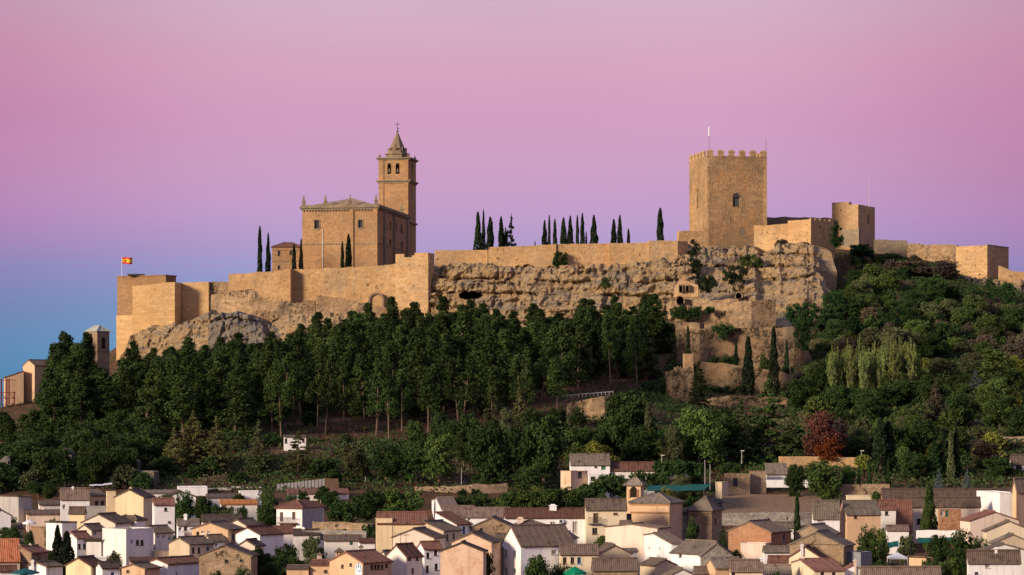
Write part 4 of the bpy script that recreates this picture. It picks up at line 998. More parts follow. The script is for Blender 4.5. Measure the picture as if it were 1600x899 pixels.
# ---- between the left end and the balcony house
H('tall white house with a maroon roof and one small window', 238, 241, 273, 789, 7, 'R', 8, 'W', 'R', wins=[(259, 796, 5, 5, 'i'), (265, 816, 2.5, 3, 'i')])
H('long white industrial shed at the foot of the wood', 222, 224, 280, 771, 4, 'SR', 3, 'W', 'A', name='shed', cat='shed')
H('white shed with dark gable roof between the white walls', 255, 258, 306, 777, 4.5, 'L', 8, 'W', 'D', name='shed', cat='shed')
H('flat white building with a plain front at the foot of the wood', 277, 279, 324, 761.5, 4, 'F', 0, 'W', cat='building', name='building')
H('plain white yard building beyond the round trees', 373, 375, 409, 768.5, 4, 'F', 0, 'W', cat='building', name='building')
H('low building under the orange-yellow awning roof', 343, 345, 402, 788, 3.5, 'SR', 5, 'w', 'U', cat='building', name='building', wins=[(372, 797, 5, 6)])
H('grey-roofed sheds behind the yellow awning roof', 322, 324, 372, 778, 3.5, 'SR', 4, 'w', 'A', name='shed', cat='shed', wins=[(358, 782, 6, 3)])
H('long dark roofed house stretching behind the orange gable', 314, 316, 378, 815, 5, 'R', 8, 'P', 'D')
H('pink gable end rising behind the orange gable', 357, 384, 408, 821, 5, 'R', 8, 'P', 'D')
H('white house with a tall white chimney and ashy roof', 276, 278, 312, 821, 5.5, 'R', 7, 'W', 'A', wins=[(290, 826, 4, 6, 'b'), (281, 827, 2, 6)], chim=[(290, 803, 5)])
H('orange gabled house with a blue-white side', 300, 356, 381, 828, 6.5, 'R', 10, 'O', 'D', wins=[(309, 835, 4, 8, 'b'), (317, 832, 3, 4), (326, 832, 3, 4), (364, 839, 3, 9, 'u')], q=1.3)
H('pink boxy annex under the orange gable', 288, 290, 304, 833, 5, 'F', 0, 'P')
H('low white house with dark roof in front of the orange gable', 318, 330, 356, 846, 5, 'R', 8, 'W', 'D', wins=[(338, 852, 3, 5)])
H('bright white gable beside the leafy garden', 368, 406, 443, 836, 6, 'R', 10, 'W', 'R')
H('long reddish roof running to the balcony house', 405, 407, 458, 833, 5, 'R', 8, 'w', 'R')
H('pink gable tucked behind the big stone gable', 372, 398, 413, 853, 5, 'R', 8, 'P', 'D')
H('tan gable with three dark windows on its white side', 264, 296, 334, 851, 6, 'R', 9, 'T', 'D', wins=[(302, 860, 4, 9, 'b'), (311, 860, 4, 9, 'b'), (325, 858, 4, 7, 'u')])
H('tan terrace block below the tan gable', 238, 240, 297, 862, 4.5, 'F', 0, 'T')
H('big rough stone gable with a tiny window', 311, 392, 402, 869, 7, 'R', 16, 'S', 'D', wins=[(354, 877, 4, 5, 'i'), (377, 876, 3, 3, 'i')], q=1.2)
H('white house with a maroon roof and open porch at the bottom', 228, 262, 318, 882, 5, 'R', 7, 'W', 'R', wins=[(276, 897, 4, 6)], q=.6)
H('reddish brick shed beside the porch', 316, 318, 337, 876, 4.5, 'SR', 4, 'B', 'D', name='shed', cat='shed')
H('white gable beside the sun terrace', 221, 242, 271, 833, 5.5, 'R', 9, 'w', 'N', wins=[(247, 839, 3, 5), (256, 839, 3, 5), (265, 842, 3, 7)])
t, C, u, v, Lr, Ll, z1, rz, Y = H('white two-storey house with a red balcony full of flowerpots', 432, 472, 506, 795, 6.5, 'H', 12, 'W', 'R', wins=[(440, 808, 5, 15, 'D'), (459, 806, 5, 12, 'D'), (440, 821, 5, 7, 'D'), (459, 821, 7, 7, 'D')], th=R(66))
mb = MB(); s0, s1 = .8, Ll - .6; zbal = PZ(817.5, Y)
mb.box((*(C + v * s0 - u * .9), 0), (*(v * (s1 - s0)), 0), (*(u * .898), 0), zbal - .15, zbal)
mb.build('balcony', TL['R'], t)
mb = MB()
for k in range(26):
    s = s0 + (s1 - s0) * k / 25; mb.tube((*(C + v * s - u * .85), zbal), (*(C + v * s - u * .85), zbal + .9), .02, n=4)
mb.tube((*(C + v * s0 - u * .85), zbal + .92), (*(C + v * s1 - u * .85), zbal + .92), .035, n=5); mb.build('railing', M['iron'], t)
mb = MB(); mb.box((*(C - v * .02 + u * .3), 0), (*(u * (Lr - .6)), 0), (*(-v * .06), 0), z1 - 5.2, z1 - .2); mb.build('metal_cladding', PL['M'], t)
H('long low brown-roofed shed with a white front above the balcony house', 448, 450, 545, 772, 3.2, 'SR', 6, 'w', 'R', wins=[(495, 777, 10, 4, 'b'), (470, 777, 8, 4, 'b'), (520, 777, 6, 5)], name='shed', cat='shed')
H('white strip of a low house under a dark roof behind the garden', 505, 507, 565, 845, 3.5, 'R', 6, 'w', 'D', wins=[(549, 849, 4, 6, 'G')])
H('low cream house with grey roof by the dry-stone garden wall', 443, 446, 500, 836, 3.8, 'R', 6, 'w', 'D', chim=[(474, 828, 4, 'W')])
# ---- yellow house group
H('big yellow house with a brown roof and blank side walls', 588, 590, 668, 818, 7.5, 'R', 15, 'Y', 'R', dl=9)
H('yellow stair tower at the corner of the big yellow house', 587, 588, 613, 811, 8.5, 'F', 0, 'Y', Y=381.7)
H('tan gable with two blue-shaded side windows', 633, 693, 721, 830, 6.5, 'R', 13, 'T', 'D', wins=[(699, 840, 3.4, 10, 'b'), (709, 838, 3, 9, 'b')], q=1.4)
H('pink gable in front of the tan gable', 614, 678, 696, 841, 6.5, 'R', 13, 'P', 'D', q=1.5, wins=[(686, 852, 2.5, 5)])
H('white house with the darkest maroon roof', 604, 635, 660, 870, 7, 'R', 17, 'w', 'R', wins=[(640, 873, 2.5, 5, 'b'), (652, 873, 2.5, 5, 'b'), (645, 893, 3, 10, 'D')], q=1.2)
H('white house stepping behind the maroon roof', 652, 663, 691, 858, 7, 'R', 9, 'W', 'R', wins=[(669, 868, 3, 9, 'b'), (681, 864, 3, 8, 'b'), (668, 890, 3, 12, 'D'), (682, 886, 3, 10, 'b')])
H('long grey-roofed white house beside the orange chapel house', 585, 612, 637, 880, 5.5, 'R', 17, 'W', 'A', wins=[(621, 884, 2.5, 4)], q=1.1)
t, C, u, v, Lr, Ll, z1, rz, Y = H('peach chapel-like house with arched side windows and a blue tile panel', 515, 567, 612, 880, 7, 'R', 15, 'O', 'R', wins=[(581, 886, 2.6, 7, 'b'), (586.5, 886, 2.6, 7, 'b'), (591.5, 886, 2.6, 7, 'b'), (597, 886, 2.6, 7, 'b'), (604, 884, 2, 5, 'b'), (548, 882, 3.5, 5, 'i'), (535, 885, 2.5, 5, 'i')], q=1.2)
s, ym = on_face(C, u, v, 561); hw = 6 / (F / ym) / .8; zc_ = PZ(890, ym)
pr = [(s - hw, zc_ - .7), (s + hw, zc_ - .7)] + [(s + hw * math.cos(k * math.pi / 10), zc_ + .1 + hw * 1.15 * math.sin(k * math.pi / 10)) for k in range(11)]
mb = MB(); k_ = len(pr); mb.add([(*(C + v * a - u * .08), z) for a, z in pr] + [(*(C + v * a - u * .002), z) for a, z in pr], [tuple(range(k_))] + [(i, (i + 1) % k_, k_ + (i + 1) % k_, k_ + i) for i in range(k_)])
panel = mb.build('tile_panel', M['white_metal'], t)
mb = MB()
for a, b_, w_, h_ in ((-.35, .1, .16, .5), (0, .35, .2, .7), (.35, .1, .16, .5), (-.15, -.4, .3, .2), (.3, -.35, .2, .2), (-.5, -.35, .15, .25)):
    mb.box((*(C + v * (s + a - w_ / 2) - u * .1), 0), (*(v * w_), 0), (*(u * .019), 0), zc_ + b_ - h_ / 2 + .2, zc_ + b_ + h_ / 2 + .2)
mb.build('blue_motif', FR['u'], panel)
H('lower orange wing of the chapel-like house', 485, 518, 524, 883, 5.5, 'L', 5, 'O', 'R', dr=9, wins=[(509, 893, 2, 4, 'i')])
H('low ochre wing with a flat roof at the bottom edge', 448, 482, 486, 889, 5, 'L', 3, 'O', 'D', dr=6)
def turret(label, px, top, bot, w, Y, mat='P'):
    x = PX(px, Y); hw = w / 2 / (F / Y); z0, zt_ = PZ(bot, Y), PZ(top, Y); hh = zt_ - z0
    t_ = thing('chimney_turret', label, 'chimney', (x, Y, z0))
    sq = lambda e: [(x - hw * e, Y - hw * e), (x + hw * e, Y - hw * e), (x + hw * e, Y + hw * e), (x - hw * e, Y + hw * e)]
    m_ = MB(); m_.prism(sq(1), z0, z0 + hh * .45)
    for sx_ in (-1, 0, 1):
        for sy_ in (-1, 1): m_.box((x + sx_ * hw * .8 - hw * .2, Y + sy_ * hw * .8 - hw * .2, 0), (hw * .4, 0, 0), (0, hw * .4, 0), z0 + hh * .45 - .01, z0 + hh * .75)
    m_.prism(sq(.5), z0 + hh * .45, z0 + hh * .75); m_.build('shaft', PL[mat], t_)
    m_ = MB(); m_.prism(sq(1.35), z0 + hh * .752, z0 + hh * .82); m_.prism(sq(1.2), z0 + hh * .822, zt_, .1); m_.build('cap', TL['N'], t_)
turret('squat round-arched chimney tower of the chapel-like house', 530, 856, 885, 11, 352, 'O')
turret('slender pink chimney turret on the lower orange wing', 499, 863, 882, 7, 351)
turret('slender pink chimney turret on the ridge of the chapel-like house', 564, 851, 870, 6, 360)
# ---- centre rows
H('long white house with a low brown roof, backmost of the centre', 624, 691, 718, 797, 5.5, 'R', 11, 'W', 'N', th=R(4))
H('small brown-roofed house between the two long white roofs', 692, 694, 742, 805, 5.5, 'R', 12, 'W', 'N')
H('broad ashy-brown roofed white house behind the ruined gable', 722, 724, 797, 808, 6, 'R', 12, 'W', 'N', wins=[(733, 812, 2.5, 5)])
H('white shed-roofed house with a bright blue doorway', 680, 714, 737, 820, 6.5, 'SR', 18, 'W', 'R', wins=[(725, 830, 4, 14, 'u')], q=1.3)
t, C, u, v, Lr, Ll, z1, rz, Y = H('long white house with dark red roof, doors and an air conditioner', 788, 790, 914, 809, 6.5, 'R', 12, 'W', 'R', wins=[(864, 820, 8, 9, 's'), (882, 825, 6, 16, 's'), (898.5, 824, 8, 18, 's'), (889, 832, 4, 6, 'i')], chim=[(864, 788, 11)])
mb = MB(); s, ym = on_face(C, u, v, 872.5); mb.box((*(C + u * s - v * .4), 0), (*(u * .75), 0), (*(v * .38), 0), PZ(817, ym), PZ(812, ym)); ac = mb.build('air_conditioner', M['white_metal'], t)
mb = MB(); mb.prism([(*(C + u * (s + .37) - v * .42 + u * .0),)] * 3, 0, .001) if False else mb.box((*(C + u * (s + .15) - v * .42), 0), (*(u * .45), 0), (*(v * .02), 0), PZ(816.5, ym), PZ(812.5, ym)); mb.build('fan_grille', M['iron'], ac)
H('cream house with an iron balcony left of the brick bell tower', 914, 916, 979, 796, 8, 'R', 14, 'C', 'D', wins=[(931, 810, 8, 16, 'D'), (929.5, 830, 8, 10, 'b'), (962, 803, 7, 3, 'b')])
last_v = VILL[-1]
Yb = last_v[4]
mb = MB(); zb_ = PZ(818.5, Yb); x0, x1 = PX(919, Yb), PX(940, Yb)
mb.box((x0, Yb - .55, 0), (x1 - x0, .08, 0), (0, .8, 0), zb_ - .12, zb_)
for k in range(16): mb.tube((x0 + (x1 - x0) * k / 15, Yb - .5, zb_), (x0 + (x1 - x0) * k / 15, Yb - .5, zb_ + .95), .02, n=4)
mb.tube((x0, Yb - .5, zb_ + .97), (x1, Yb - .5, zb_ + .97), .035, n=5)
cream_house = [o_ for o_ in COL.objects if o_.get('label') == last_v[0]][0]
mb.build('balcony', M['iron'], cream_house)
H('small pink house with a dark roof before the cream house', 939, 940, 986, 818, 5.5, 'R', 12, 'P', 'D', chim=[(967, 803, 5, 'P')])
H('ruined stone house with a crumbling gable and patched roof', 737, 800, 806, 824, 6, 'R', 14, 'S', 'D', wins=[(752, 828, 3, 5, 'i')], q=1.4)
H('house with a small raised roof room and pink chimney', 807, 812, 851, 822, 6.5, 'H', 8, 'W', 'D', chim=[(813, 816, 9, 'P')], wins=[(824, 824, 8, 3, 'b')])
H('white house with a wide brown hipped roof and shuttered windows', 784, 814, 898, 853, 7.5, 'R', 28, 'W', 'N', wins=[(790, 865, 4.5, 11, 's'), (804, 866, 4.5, 11, 's'), (790.5, 893, 5, 11, 's'), (804, 893, 4, 9, 's'), (866, 863, 9, 7, 's')], q=.8)
H('pale gable end behind the wide brown roof', 845, 893, 902, 841, 6.5, 'R', 15, 'w', 'N', q=1.8)
H('cream house with three tall dark windows under a brown roof', 874, 876, 935, 866, 6.5, 'R', 12, 'C', 'N', wins=[(882.5, 876, 4, 10, 'b'), (894.5, 876, 4, 10, 'b'), (905, 876, 4, 10, 'u')], dl=11)
H('tan gable attached to the cream house with tall windows', 920, 934, 986, 866, 6, 'L', 13, 'T', 'N')
H('large peach gable with peeling orange patches', 688, 755, 760, 862, 8, 'R', 13, 'R', 'D', q=2)
H('orange plastered gable just behind the peeling peach gable', 706, 768, 782, 848, 8, 'R', 14, 'R', 'D', q=1.5)
H('little brick-red house beside the shuttered white house', 768, 770, 784, 858, 6.5, 'SR', 5, 'B', 'D')
H('sloping pink house running up towards the brick church', 946, 1027, 1046, 826, 7, 'R', 5, 'P', 'N', th=R(58), wins=[(955, 850, 2, 6)])
H('white house with a brown roof and two small windows', 995, 1049, 1073, 850, 6.5, 'R', 10, 'W', 'N', th=R(10), wins=[(1014, 857, 4, 6), (1030, 858, 4, 6)])
H('white house with a grey stone gable and ragged tiled roof', 1048, 1095, 1142, 866, 6, 'L', 17, 'W', 'A', q=.9, wins=[(1063, 868, 3, 5, 'i')])
H('grey stone gable at the end of the ragged tiled roof', 1094, 1096, 1143, 868, 6, 'L', 18, 's', 'A')
H('roof of dark wavy tiles over a low house by the brick stack', 925, 927, 996, 890, 5, 'R', 15, 'S', 'D')
H('red brick chimney block standing in front of the wavy tiles', 940, 942, 966, 885, 4, 'F', 0, 'B', name='chimney_block', cat='chimney')
H('white lean-to beside the red brick chimney block', 966, 968, 990, 889, 4, 'SL', 6, 'W', 'D', name='shed', cat='shed')
H('tan gable with a dark roof under the white house', 1000, 1024, 1056, 884, 5, 'L', 8, 'T', 'D')
H('white gable peeping up at the bottom beneath the stone gable', 1036, 1044, 1088, 901, 4.5, 'L', 11, 'w', 'D')
H('low dark roofs at the bottom beneath the stone gable', 1084, 1086, 1143, 896, 4, 'R', 8, 'w', 'D')
H('orange-walled house under a broken brown roof', 1102, 1118, 1162, 888, 5, 'R', 13, 'O', 'A')
H('cream house with brown roof and squat white chimney', 1140, 1142, 1192, 890, 5, 'R', 13, 'C', 'N', chim=[(1190, 876, 4, 'W')], wins=[(1146, 897, 3, 4, 'i')])
H('small flat pale pink house below the orange brick gable', 1157, 1196, 1204, 850, 5, 'F', 0, 'P', q=1.5)
H('orange brick gable with a pale tiled edge and blue-white side', 1138, 1205, 1236, 832, 6.5, 'R', 15, 'B', 'D', wins=[(1225, 840, 3, 10, 'u')], q=1.4)
# ---- right side
H('white house under an old grooved roof with a grey shutter', 1269, 1271, 1312, 804, 6, 'R', 20, 'W', 'A', wins=[(1282, 811, 9, 9, 's')])
H('orange-fronted house under the same old grooved roof', 1310, 1323, 1376, 804, 6, 'R', 19, 'O', 'A', wins=[(1337, 808, 5, 5, 'b'), (1367, 803, 3, 4, 'i')])
H('white house with pinkish tiled roof and one black window', 1373, 1375, 1402, 793, 6, 'R', 10, 'w', 'R', wins=[(1385.5, 802, 5.5, 6, 'i')])
H('tan house sharing the pinkish tiled roof', 1401, 1402, 1425, 808, 5, 'R', 24, 'T', 'R', wins=[(1412, 818, 3, 6, 'b')], dl=11)
H('long cream wall house with a tiny bell gable', 1322, 1324, 1384, 775, 3.5, 'F', 0, 'C', name='building', cat='building')
H('long many-gabled brown roof stretching across the slope', 1377, 1379, 1594, 776.5, 6, 'R', 11, 'O', 'N', dl=9)
H('lower brown roof in front of the long many-gabled roof', 1422, 1424, 1532, 789, 6, 'R', 10, 'P', 'N', wins=[(1436, 815, 7, 9, 'i')])
H('unfinished red brick house with a yellow shutter', 1466, 1468, 1502, 797, 6, 'F', 0, 'B', wins=[(1473, 802, 6, 9, 's'), (1480, 803, 5, 10, 'G')])
H('tall blank white house beside the long brown roof', 1526, 1562, 1589, 771, 8, 'F', 0, 'W', th=R(10))
H('orange house at the picture edge under a jutting roof', 1582, 1588, 1640, 763, 9, 'R', 14, 'O', 'N', th=R(30))
H('pink gable with a brown roof below the blank white house', 1500, 1516, 1592, 814, 6, 'L', 13, 'P', 'R', q=.6)
H('shed with a bright orange sheet roof', 1515, 1517, 1557, 822, 4.5, 'SR', 8, 'B', 'U', name='shed', cat='shed')
H('cream gable below the orange sheet roof', 1536, 1541, 1612, 830, 6, 'L', 15, 'C', 'D', q=.4)
H('grey-tan gable partly behind the bottom white house', 1546, 1552, 1612, 849, 5.5, 'L', 13, 'T', 'A', q=.4)
H('pale broad gable directly behind the bottom white house', 1514, 1520, 1616, 864, 5, 'L', 13, 'w', 'A', q=.3)
H('white house at the bottom corner under wavy dark tiles', 1511, 1513, 1594, 874, 6, 'R', 12, 'W', 'D', wins=[(1543, 883, 7, 9, 's'), (1526, 896, 4, 4, 'i')], chim=[(1556, 855, 4, 'W')])
H('orange lean-to house under the garden trees', 1420, 1447, 1458, 872, 5, 'SL', -10, 'O', 'N', q=1.5)
H('old stone gable with a square black window', 1234, 1318, 1334, 853, 7, 'R', 20, 'S', 'A', wins=[(1260, 846, 5.5, 7, 'i')], q=1.5)
H('ochre stone gable half hidden behind the old stone gable', 1242, 1290, 1312, 835, 6, 'R', 13, 'S', 'A', q=1.3)
H('cream gable with a red-brown roof and small white vent', 1233, 1283, 1290, 872, 5.5, 'R', 16, 'C', 'R', q=2.2, chim=[(1253, 850, 4, 'W')])
H('cream house under a rusty roof at the bottom', 1230, 1272, 1320, 892, 5, 'R', 12, 'C', 'R', th=R(8), wins=[(1285, 897, 6, 5, 'i'), (1303, 897, 6, 5, 'i')], chim=[(1254, 874, 5, 'P')])
H('white gable touching the rusty roof', 1316, 1319, 1345, 890, 5, 'L', 6, 'W', 'R', chim=[(1336, 874, 4, 'P')])
H('pair of grey sheet-clad roof blocks', 1322, 1345, 1362, 864, 6, 'F', 0, 'M', name='roof_room', cat='building')
H('brown roof running along the bottom under the white gazebo', 1345, 1347, 1470, 898, 4.5, 'R', 10, 'T', 'N')
H('low reddish roof in front of the flat pink house', 1200, 1202, 1248, 880, 4, 'R', 9, 'w', 'R')
H('dark roofs at the bottom below the squat white chimney', 1190, 1192, 1236, 895, 4, 'R', 10, 'T', 'A')

# small rectory beside the big church on the hill
t, C, u, v, Lr, Ll, z1, rz, Y = H('small sandstone house with a reddish hipped roof beside the hilltop church', 423, 425, 474, 386.5, 12, 'H', 9, 'O', 'R', Y=800, th=R(2), dl=14, wins=[(436, 396, 4.5, 8, 'b'), (454.5, 395, 4, 7, 'b'), (436, 418, 4, 6, 'b')], name='rectory')
for c_ in t.children:
    if c_.name.startswith('wall'): c_.data.materials[0] = M['church']
for zz in (408, 391):
    mb = MB(); mb.box((*(C - v * .1), 0), (*(u * Lr), 0), (*(v * .098), 0), PZ(zz + .7, Y), PZ(zz, Y)); mb.build('string_course', M['trim'], t)

# small annexes and lean-tos squeezed between the rows
for args in (('low grey-roofed shed beside the terracotta roof', 30, 32, 53, 849, 3.2, 'SR', 5, 'w', 'D'), ('whitewashed yard hut under the white parasol', 8, 10, 36, 826, 3, 'SR', 6, 'G', 'D'), ('tiny white house beside the green tree of the stone gable', 395, 397, 428, 851, 4, 'R', 6, 'W', 'D'),
    ('pale plastered lean-to left of the white house with a brown roof', 972, 974, 996, 862, 5, 'SR', 3, 'w', 'N'), ('long pale parapet house below the orange brick gable', 1192, 1194, 1236, 862, 4.5, 'R', 6, 'W', 'A'), ('small white annex at the foot of the ruined gable', 774, 776, 800, 842, 5, 'R', 6, 'W', 'D'),
    ('narrow white house between cream house and pink house', 968, 970, 988, 822, 6, 'R', 6, 'W', 'N'), ('white house corner behind the reddish brick shed', 330, 332, 362, 870, 4.5, 'R', 7, 'W', 'D'), ('small white shed at the edge of the garden terrace wall', 560, 562, 586, 848, 3.5, 'SR', 5, 'W', 'R'),
    ('white cottage low behind the orange brick gable', 1206, 1208, 1240, 824, 4, 'R', 6, 'W', 'A'), ('little white house below the tan house of the tiled roof', 1384, 1386, 1420, 828, 3.5, 'R', 5, 'W', 'N'), ('cream annex behind the red-brown roofed white house', 60, 62, 96, 789, 3.5, 'SR', 5, 'w', 'N'),
    ('white wall house at the bottom beside the teal parasol', -4, -2, 26, 893, 4, 'R', 6, 'W', 'R'), ('small pale house between the tan and pink gables', 718, 720, 742, 846, 6, 'R', 7, 'W', 'D'), ('low white house behind the cream gable with the vent', 1286, 1288, 1320, 876, 4, 'R', 6, 'W', 'N')):
    H(*args)
# ---- the brick church of the village
YV = 404
t, C, u, v, Lr, Ll, z1, rz, Y = H('brick church hall with a hipped tiled roof', 985, 1046, 1066, 787, 9, 'H', 15, 'O', 'A', th=R(66), Y=YV, cat='church', name='village_church')
mb = MB(); e = .12; zz = PZ(803, Y); mb.box((*(C - v * e - u * e), 0), (*(v * (Ll + e)), 0), (*(u * (e - .003)), 0), zz, zz + .25); mb.build('string_course', PL['B'], t)
mb = MB(); mb.box((*(C - v * e - u * e), 0), (*(v * (Ll + 2 * e)), 0), (*(u * (e - .003)), 0), z1 - .35, z1 - .05); mb.build('cornice', PL['B'], t)
t, C, u, v, Lr, Ll, z1, rz, Y = H('brick bell tower with an arched opening and pyramid roof', 979, 1001, 1006, 759, 12, 'H', 12, 'O', 'A', th=R(72), Y=409, cat='bell tower', name='village_bell_tower', oh=.45)
s, ym = on_face(C, u, v, 990); hw = .55
mb = MB(); pr = [(s - hw, PZ(777.5, ym)), (s + hw, PZ(777.5, ym))] + [(s + hw * math.cos(k * math.pi / 8), PZ(766, ym) + hw * math.sin(k * math.pi / 8)) for k in range(9)]
mb.add([(*(C + v * a - u * .02), z) for a, z in pr], [tuple(range(len(pr)))]); mb.build('bell_opening_shade', M['cave'], t)  # flat dark sheet on the wall, painted shade of the opening
for (a0, a1) in ((s - hw - .25, s - hw), (s + hw, s + hw + .25)):
    mb = MB(); mb.box((*(C + v * a0 - u * .12), 0), (*(v * (a1 - a0)), 0), (*(u * .119), 0), PZ(778, ym), PZ(765, ym)); mb.build('jamb', PL['B'], t)
mb = MB(); mb.tube((*(C + v * Ll / 2 + u * Lr / 2), rz), (*(C + v * Ll / 2 + u * Lr / 2), rz + .8), .12, .05); mb.build('finial', M['trim'], t)
H('stone apse block of the brick church with a pyramid roof', 1076, 1112, 1128, 799, 8, 'H', 22, 'S', 'A', th=R(62), Y=409, cat='church', name='village_church_apse', wins=[(1118, 815, 2.5, 9, 'i')])
H('low rounded stone link between the church hall and its apse', 1060, 1063, 1084, 800, 7, 'H', 5, 's', 'A', Y=412, cat='church', name='village_church_link')

# ---- buildings above the village
Yr = 478
H('ruined rendered house with exposed brick among the hedges', 876, 892, 918, 737, 9, 'F', 0, 'R', Y=Yr - 4, wins=[(906, 741, 6, 11, 'i')], q=.7, cat='ruined house', name='ruined_house')
H('white cottage with an old grooved roof behind the ruined house', 890, 892, 953, 726, 6, 'R', 15, 'W', 'A', Y=Yr + 4, wins=[(931, 728, 4, 6, 'b'), (943, 730, 7, 9, 'G')], dl=8)
H('white porch wing below the old cottage', 918, 920, 936, 742, 6, 'F', 0, 'W', Y=Yr - 3, wins=[(927, 748, 8, 6, 'i')])
H('long low cottage wing with a reddish roof end', 952, 954, 1023, 735, 4, 'R', 11, 'w', 'R', Y=Yr + 5)
H('roofless stone ruin with one black doorway above the ploughed terrace', 1132, 1134, 1172, 741, 7, 'F', 0, 'S', Y=488, wins=[(1149, 753, 7, 12, 'i')], cat='ruined house', name='ruined_house', par=3)
H('crumbling end wall of the roofless ruin', 1171, 1173, 1197, 737, 8, 'F', 0, 'S', Y=490, cat='ruined house', name='ruined_house', par=3)
H('small square stone hut beside the rubble heap', 1118, 1128, 1138, 754, 4, 'F', 0, 'T', Y=478, cat='hut', name='stone_hut')
H('open barn with a tiled roof behind the dark fig tree', 1196, 1198, 1230, 740, 4, 'SR', 15, 'w', 'A', Y=494, cat='barn', name='barn')
H('white house above the brown roofs at the picture edge', 1578, 1580, 1640, 722, 5, 'R', 10, 'W', 'D', Y=500, wins=[(1592, 733, 9, 13, 'i')])
H('white house glimpsed among the hillside trees', 1534, 1536, 1552, 620, 5, 'F', 0, 'W', Y=590, wins=[(1545, 628, 3, 5, 'i')])
H('white hut with dark openings at the edge of the pine wood', 443, 444, 478, 683, 3, 'SR', 2, 'W', 'D', Y=528, cat='hut', name='hut', wins=[(447, 689, 3, 7, 'i'), (474, 688, 4, 6, 'i')])
# far-left quarter below the castle
H('old sandstone house with a sloping roof behind the red scaffold', 6, 8, 37, 590, 8, 'SL', 10, 'O', 'N', Y=690, dl=9)
H('taller sandstone house half hidden by the pines', 36, 54, 80, 571, 10, 'R', 8, 'O', 'N', Y=692)
t, C, u, v, Lr, Ll, z1, rz, Y = H('small bell tower with a pale pyramid roof below the brown bastion', 134.5, 152, 171, 518, 13, 'H', 10, 'S', 'A', Y=700, th=R(40), cat='bell tower', name='small_bell_tower')
for c_ in list(t.children):
    if c_.name.startswith('roof'): c_.data.materials[0] = mat_tile('pale green-grey roof', (.26, .28, .23), (.34, .36, .29), (.26, .26, .2))
for A, d, inn, L in ((C, v, u, Ll), (C, u, v, Lr)):
    mb = MB(); s = L / 2; hw = .55; zt_ = PZ(530, 700); pr = [(s - hw, PZ(545, 700)), (s + hw, PZ(545, 700))] + [(s + hw * math.cos(k * math.pi / 8), zt_ + hw * math.sin(k * math.pi / 8)) for k in range(9)]
    mb.add([(*(A + d * a - inn * .02), z) for a, z in pr], [tuple(range(len(pr)))]); mb.build('bell_opening_shade', M['cave'], t)  # opening's shade painted as a dark sheet on the face
mb = MB(); mb.box((*(C - (u + v) * .15), 0), (*(u * (Lr + .3)), 0), (*(v * (Ll + .3)), 0), PZ(549, 700), PZ(547.5, 700)); mb.build('string_course', M['trim'], t)
M['scaffold'] = mat_flat('red steel scaffold', (.16, .02, .02), .6, .3)
Y = 684; t = thing('scaffold', 'dark red steel scaffold against the old sandstone house', 'scaffold', at(10, 630, Y))
for px in (-6, 2, 10.5, 14, 22):
    mb = MB(); top = 592 if px < 20 else 612; mb.tube(at(px, 632, Y), at(px, top, Y), .2, n=5); mb.tube(at(px, 632, Y + 1.6), at(px, top, Y + 1.6), .2, n=5); mb.build('upright', M['scaffold'], t)
for py in (593.5, 613, 622):
    mb = MB(); mb.box((PX(-8, Y), Y - .1, 0), (PX(23, Y) - PX(-8, Y), 0, 0), (0, 1.8, 0), PZ(py + 1, Y), PZ(py, Y)); mb.build('deck', M['scaffold'], t)
for a, b_ in (((2, 613), (10, 625)), ((14, 613), (22, 624))):
    mb = MB(); mb.tube(at(*a, Y - .15), at(*b_, Y - .15), .09, n=5); mb.build('brace', M['scaffold'], t)

# ---- walls, fences and small things
def vwall(name, label, pts, mat, cat, thick=.5, amp=.06, jag=.08, seed=5, seg=1.0):
    return curtain(name, label, pts, mat, thick, amp, jag, seed, seg, cat)
for k_ in 'SsTPWG': M['v' + k_] = PL[k_]
vwall('stone_wall', 'rough dry-stone retaining wall along the lane under the round trees', [(648, 761, 780, 487), (700, 761, 785, 486), (740, 758, 785, 486), (793, 755, 780, 488)], 'vS', 'wall', 1, .3, .3, 81)
vwall('garden_wall', 'yellowish garden terrace wall beyond the balcony house', [(488, 815, 832, 412), (540, 817, 834, 411), (582, 818, 834, 410)], 'vS', 'wall', .6, .15, .15, 82)
vwall('garden_wall', 'greyer lower garden wall above the low white house', [(470, 829, 843, 402), (520, 829, 845, 401), (572, 830, 845, 400)], 'vs', 'wall', .6, .15, .15, 83)
vwall('retaining_wall', 'pale rubble wall holding the ploughed terrace', [(1128, 802, 822, 450), (1180, 801, 822, 450), (1240, 801, 822, 450), (1285, 800, 820, 451)], 'vs', 'wall', 1.2, .2, .15, 84)
vwall('stone_wall', 'orange-lit plastered wall under the red-leaved tree', [(1217, 713.5, 735, 508), (1290, 713.5, 735, 508), (1362, 716, 735, 507)], 'sand', 'wall', .6, .08, .06, 85)
vwall('garden_wall', 'whitewashed wall below the open barn', [(1198, 750, 762, 489), (1266, 750, 762, 489)], 'vW', 'wall', .4, .04, .03, 86)
vwall('stone_wall', 'brownish wall overgrown with dark tufts behind the cream building', [(1310, 757, 780, 476), (1390, 757, 778, 476)], 'vS', 'wall', 1, .2, .15, 87)
vwall('rock_wall', 'grey stone buttress wall in the hillside below the fenced path', [(886, 632, 675, 561), (910, 626, 675, 558), (945, 620, 675, 558), (965, 618, 670, 560)], 'ruin', 'wall', 4, .4, .3, 88)
vwall('concrete_wall', 'grey panel fence climbing from the white buildings to the round trees', [(323, 763, 774, 487), (362, 762, 773, 487)], 'vG', 'wall', .3, .02, .02, 89)
vwall('concrete_wall', 'grey wall between the yard building and the flat white building', [(361, 760, 770, 489), (414, 761, 771, 489)], 'vG', 'wall', .3, .02, .02, 90)
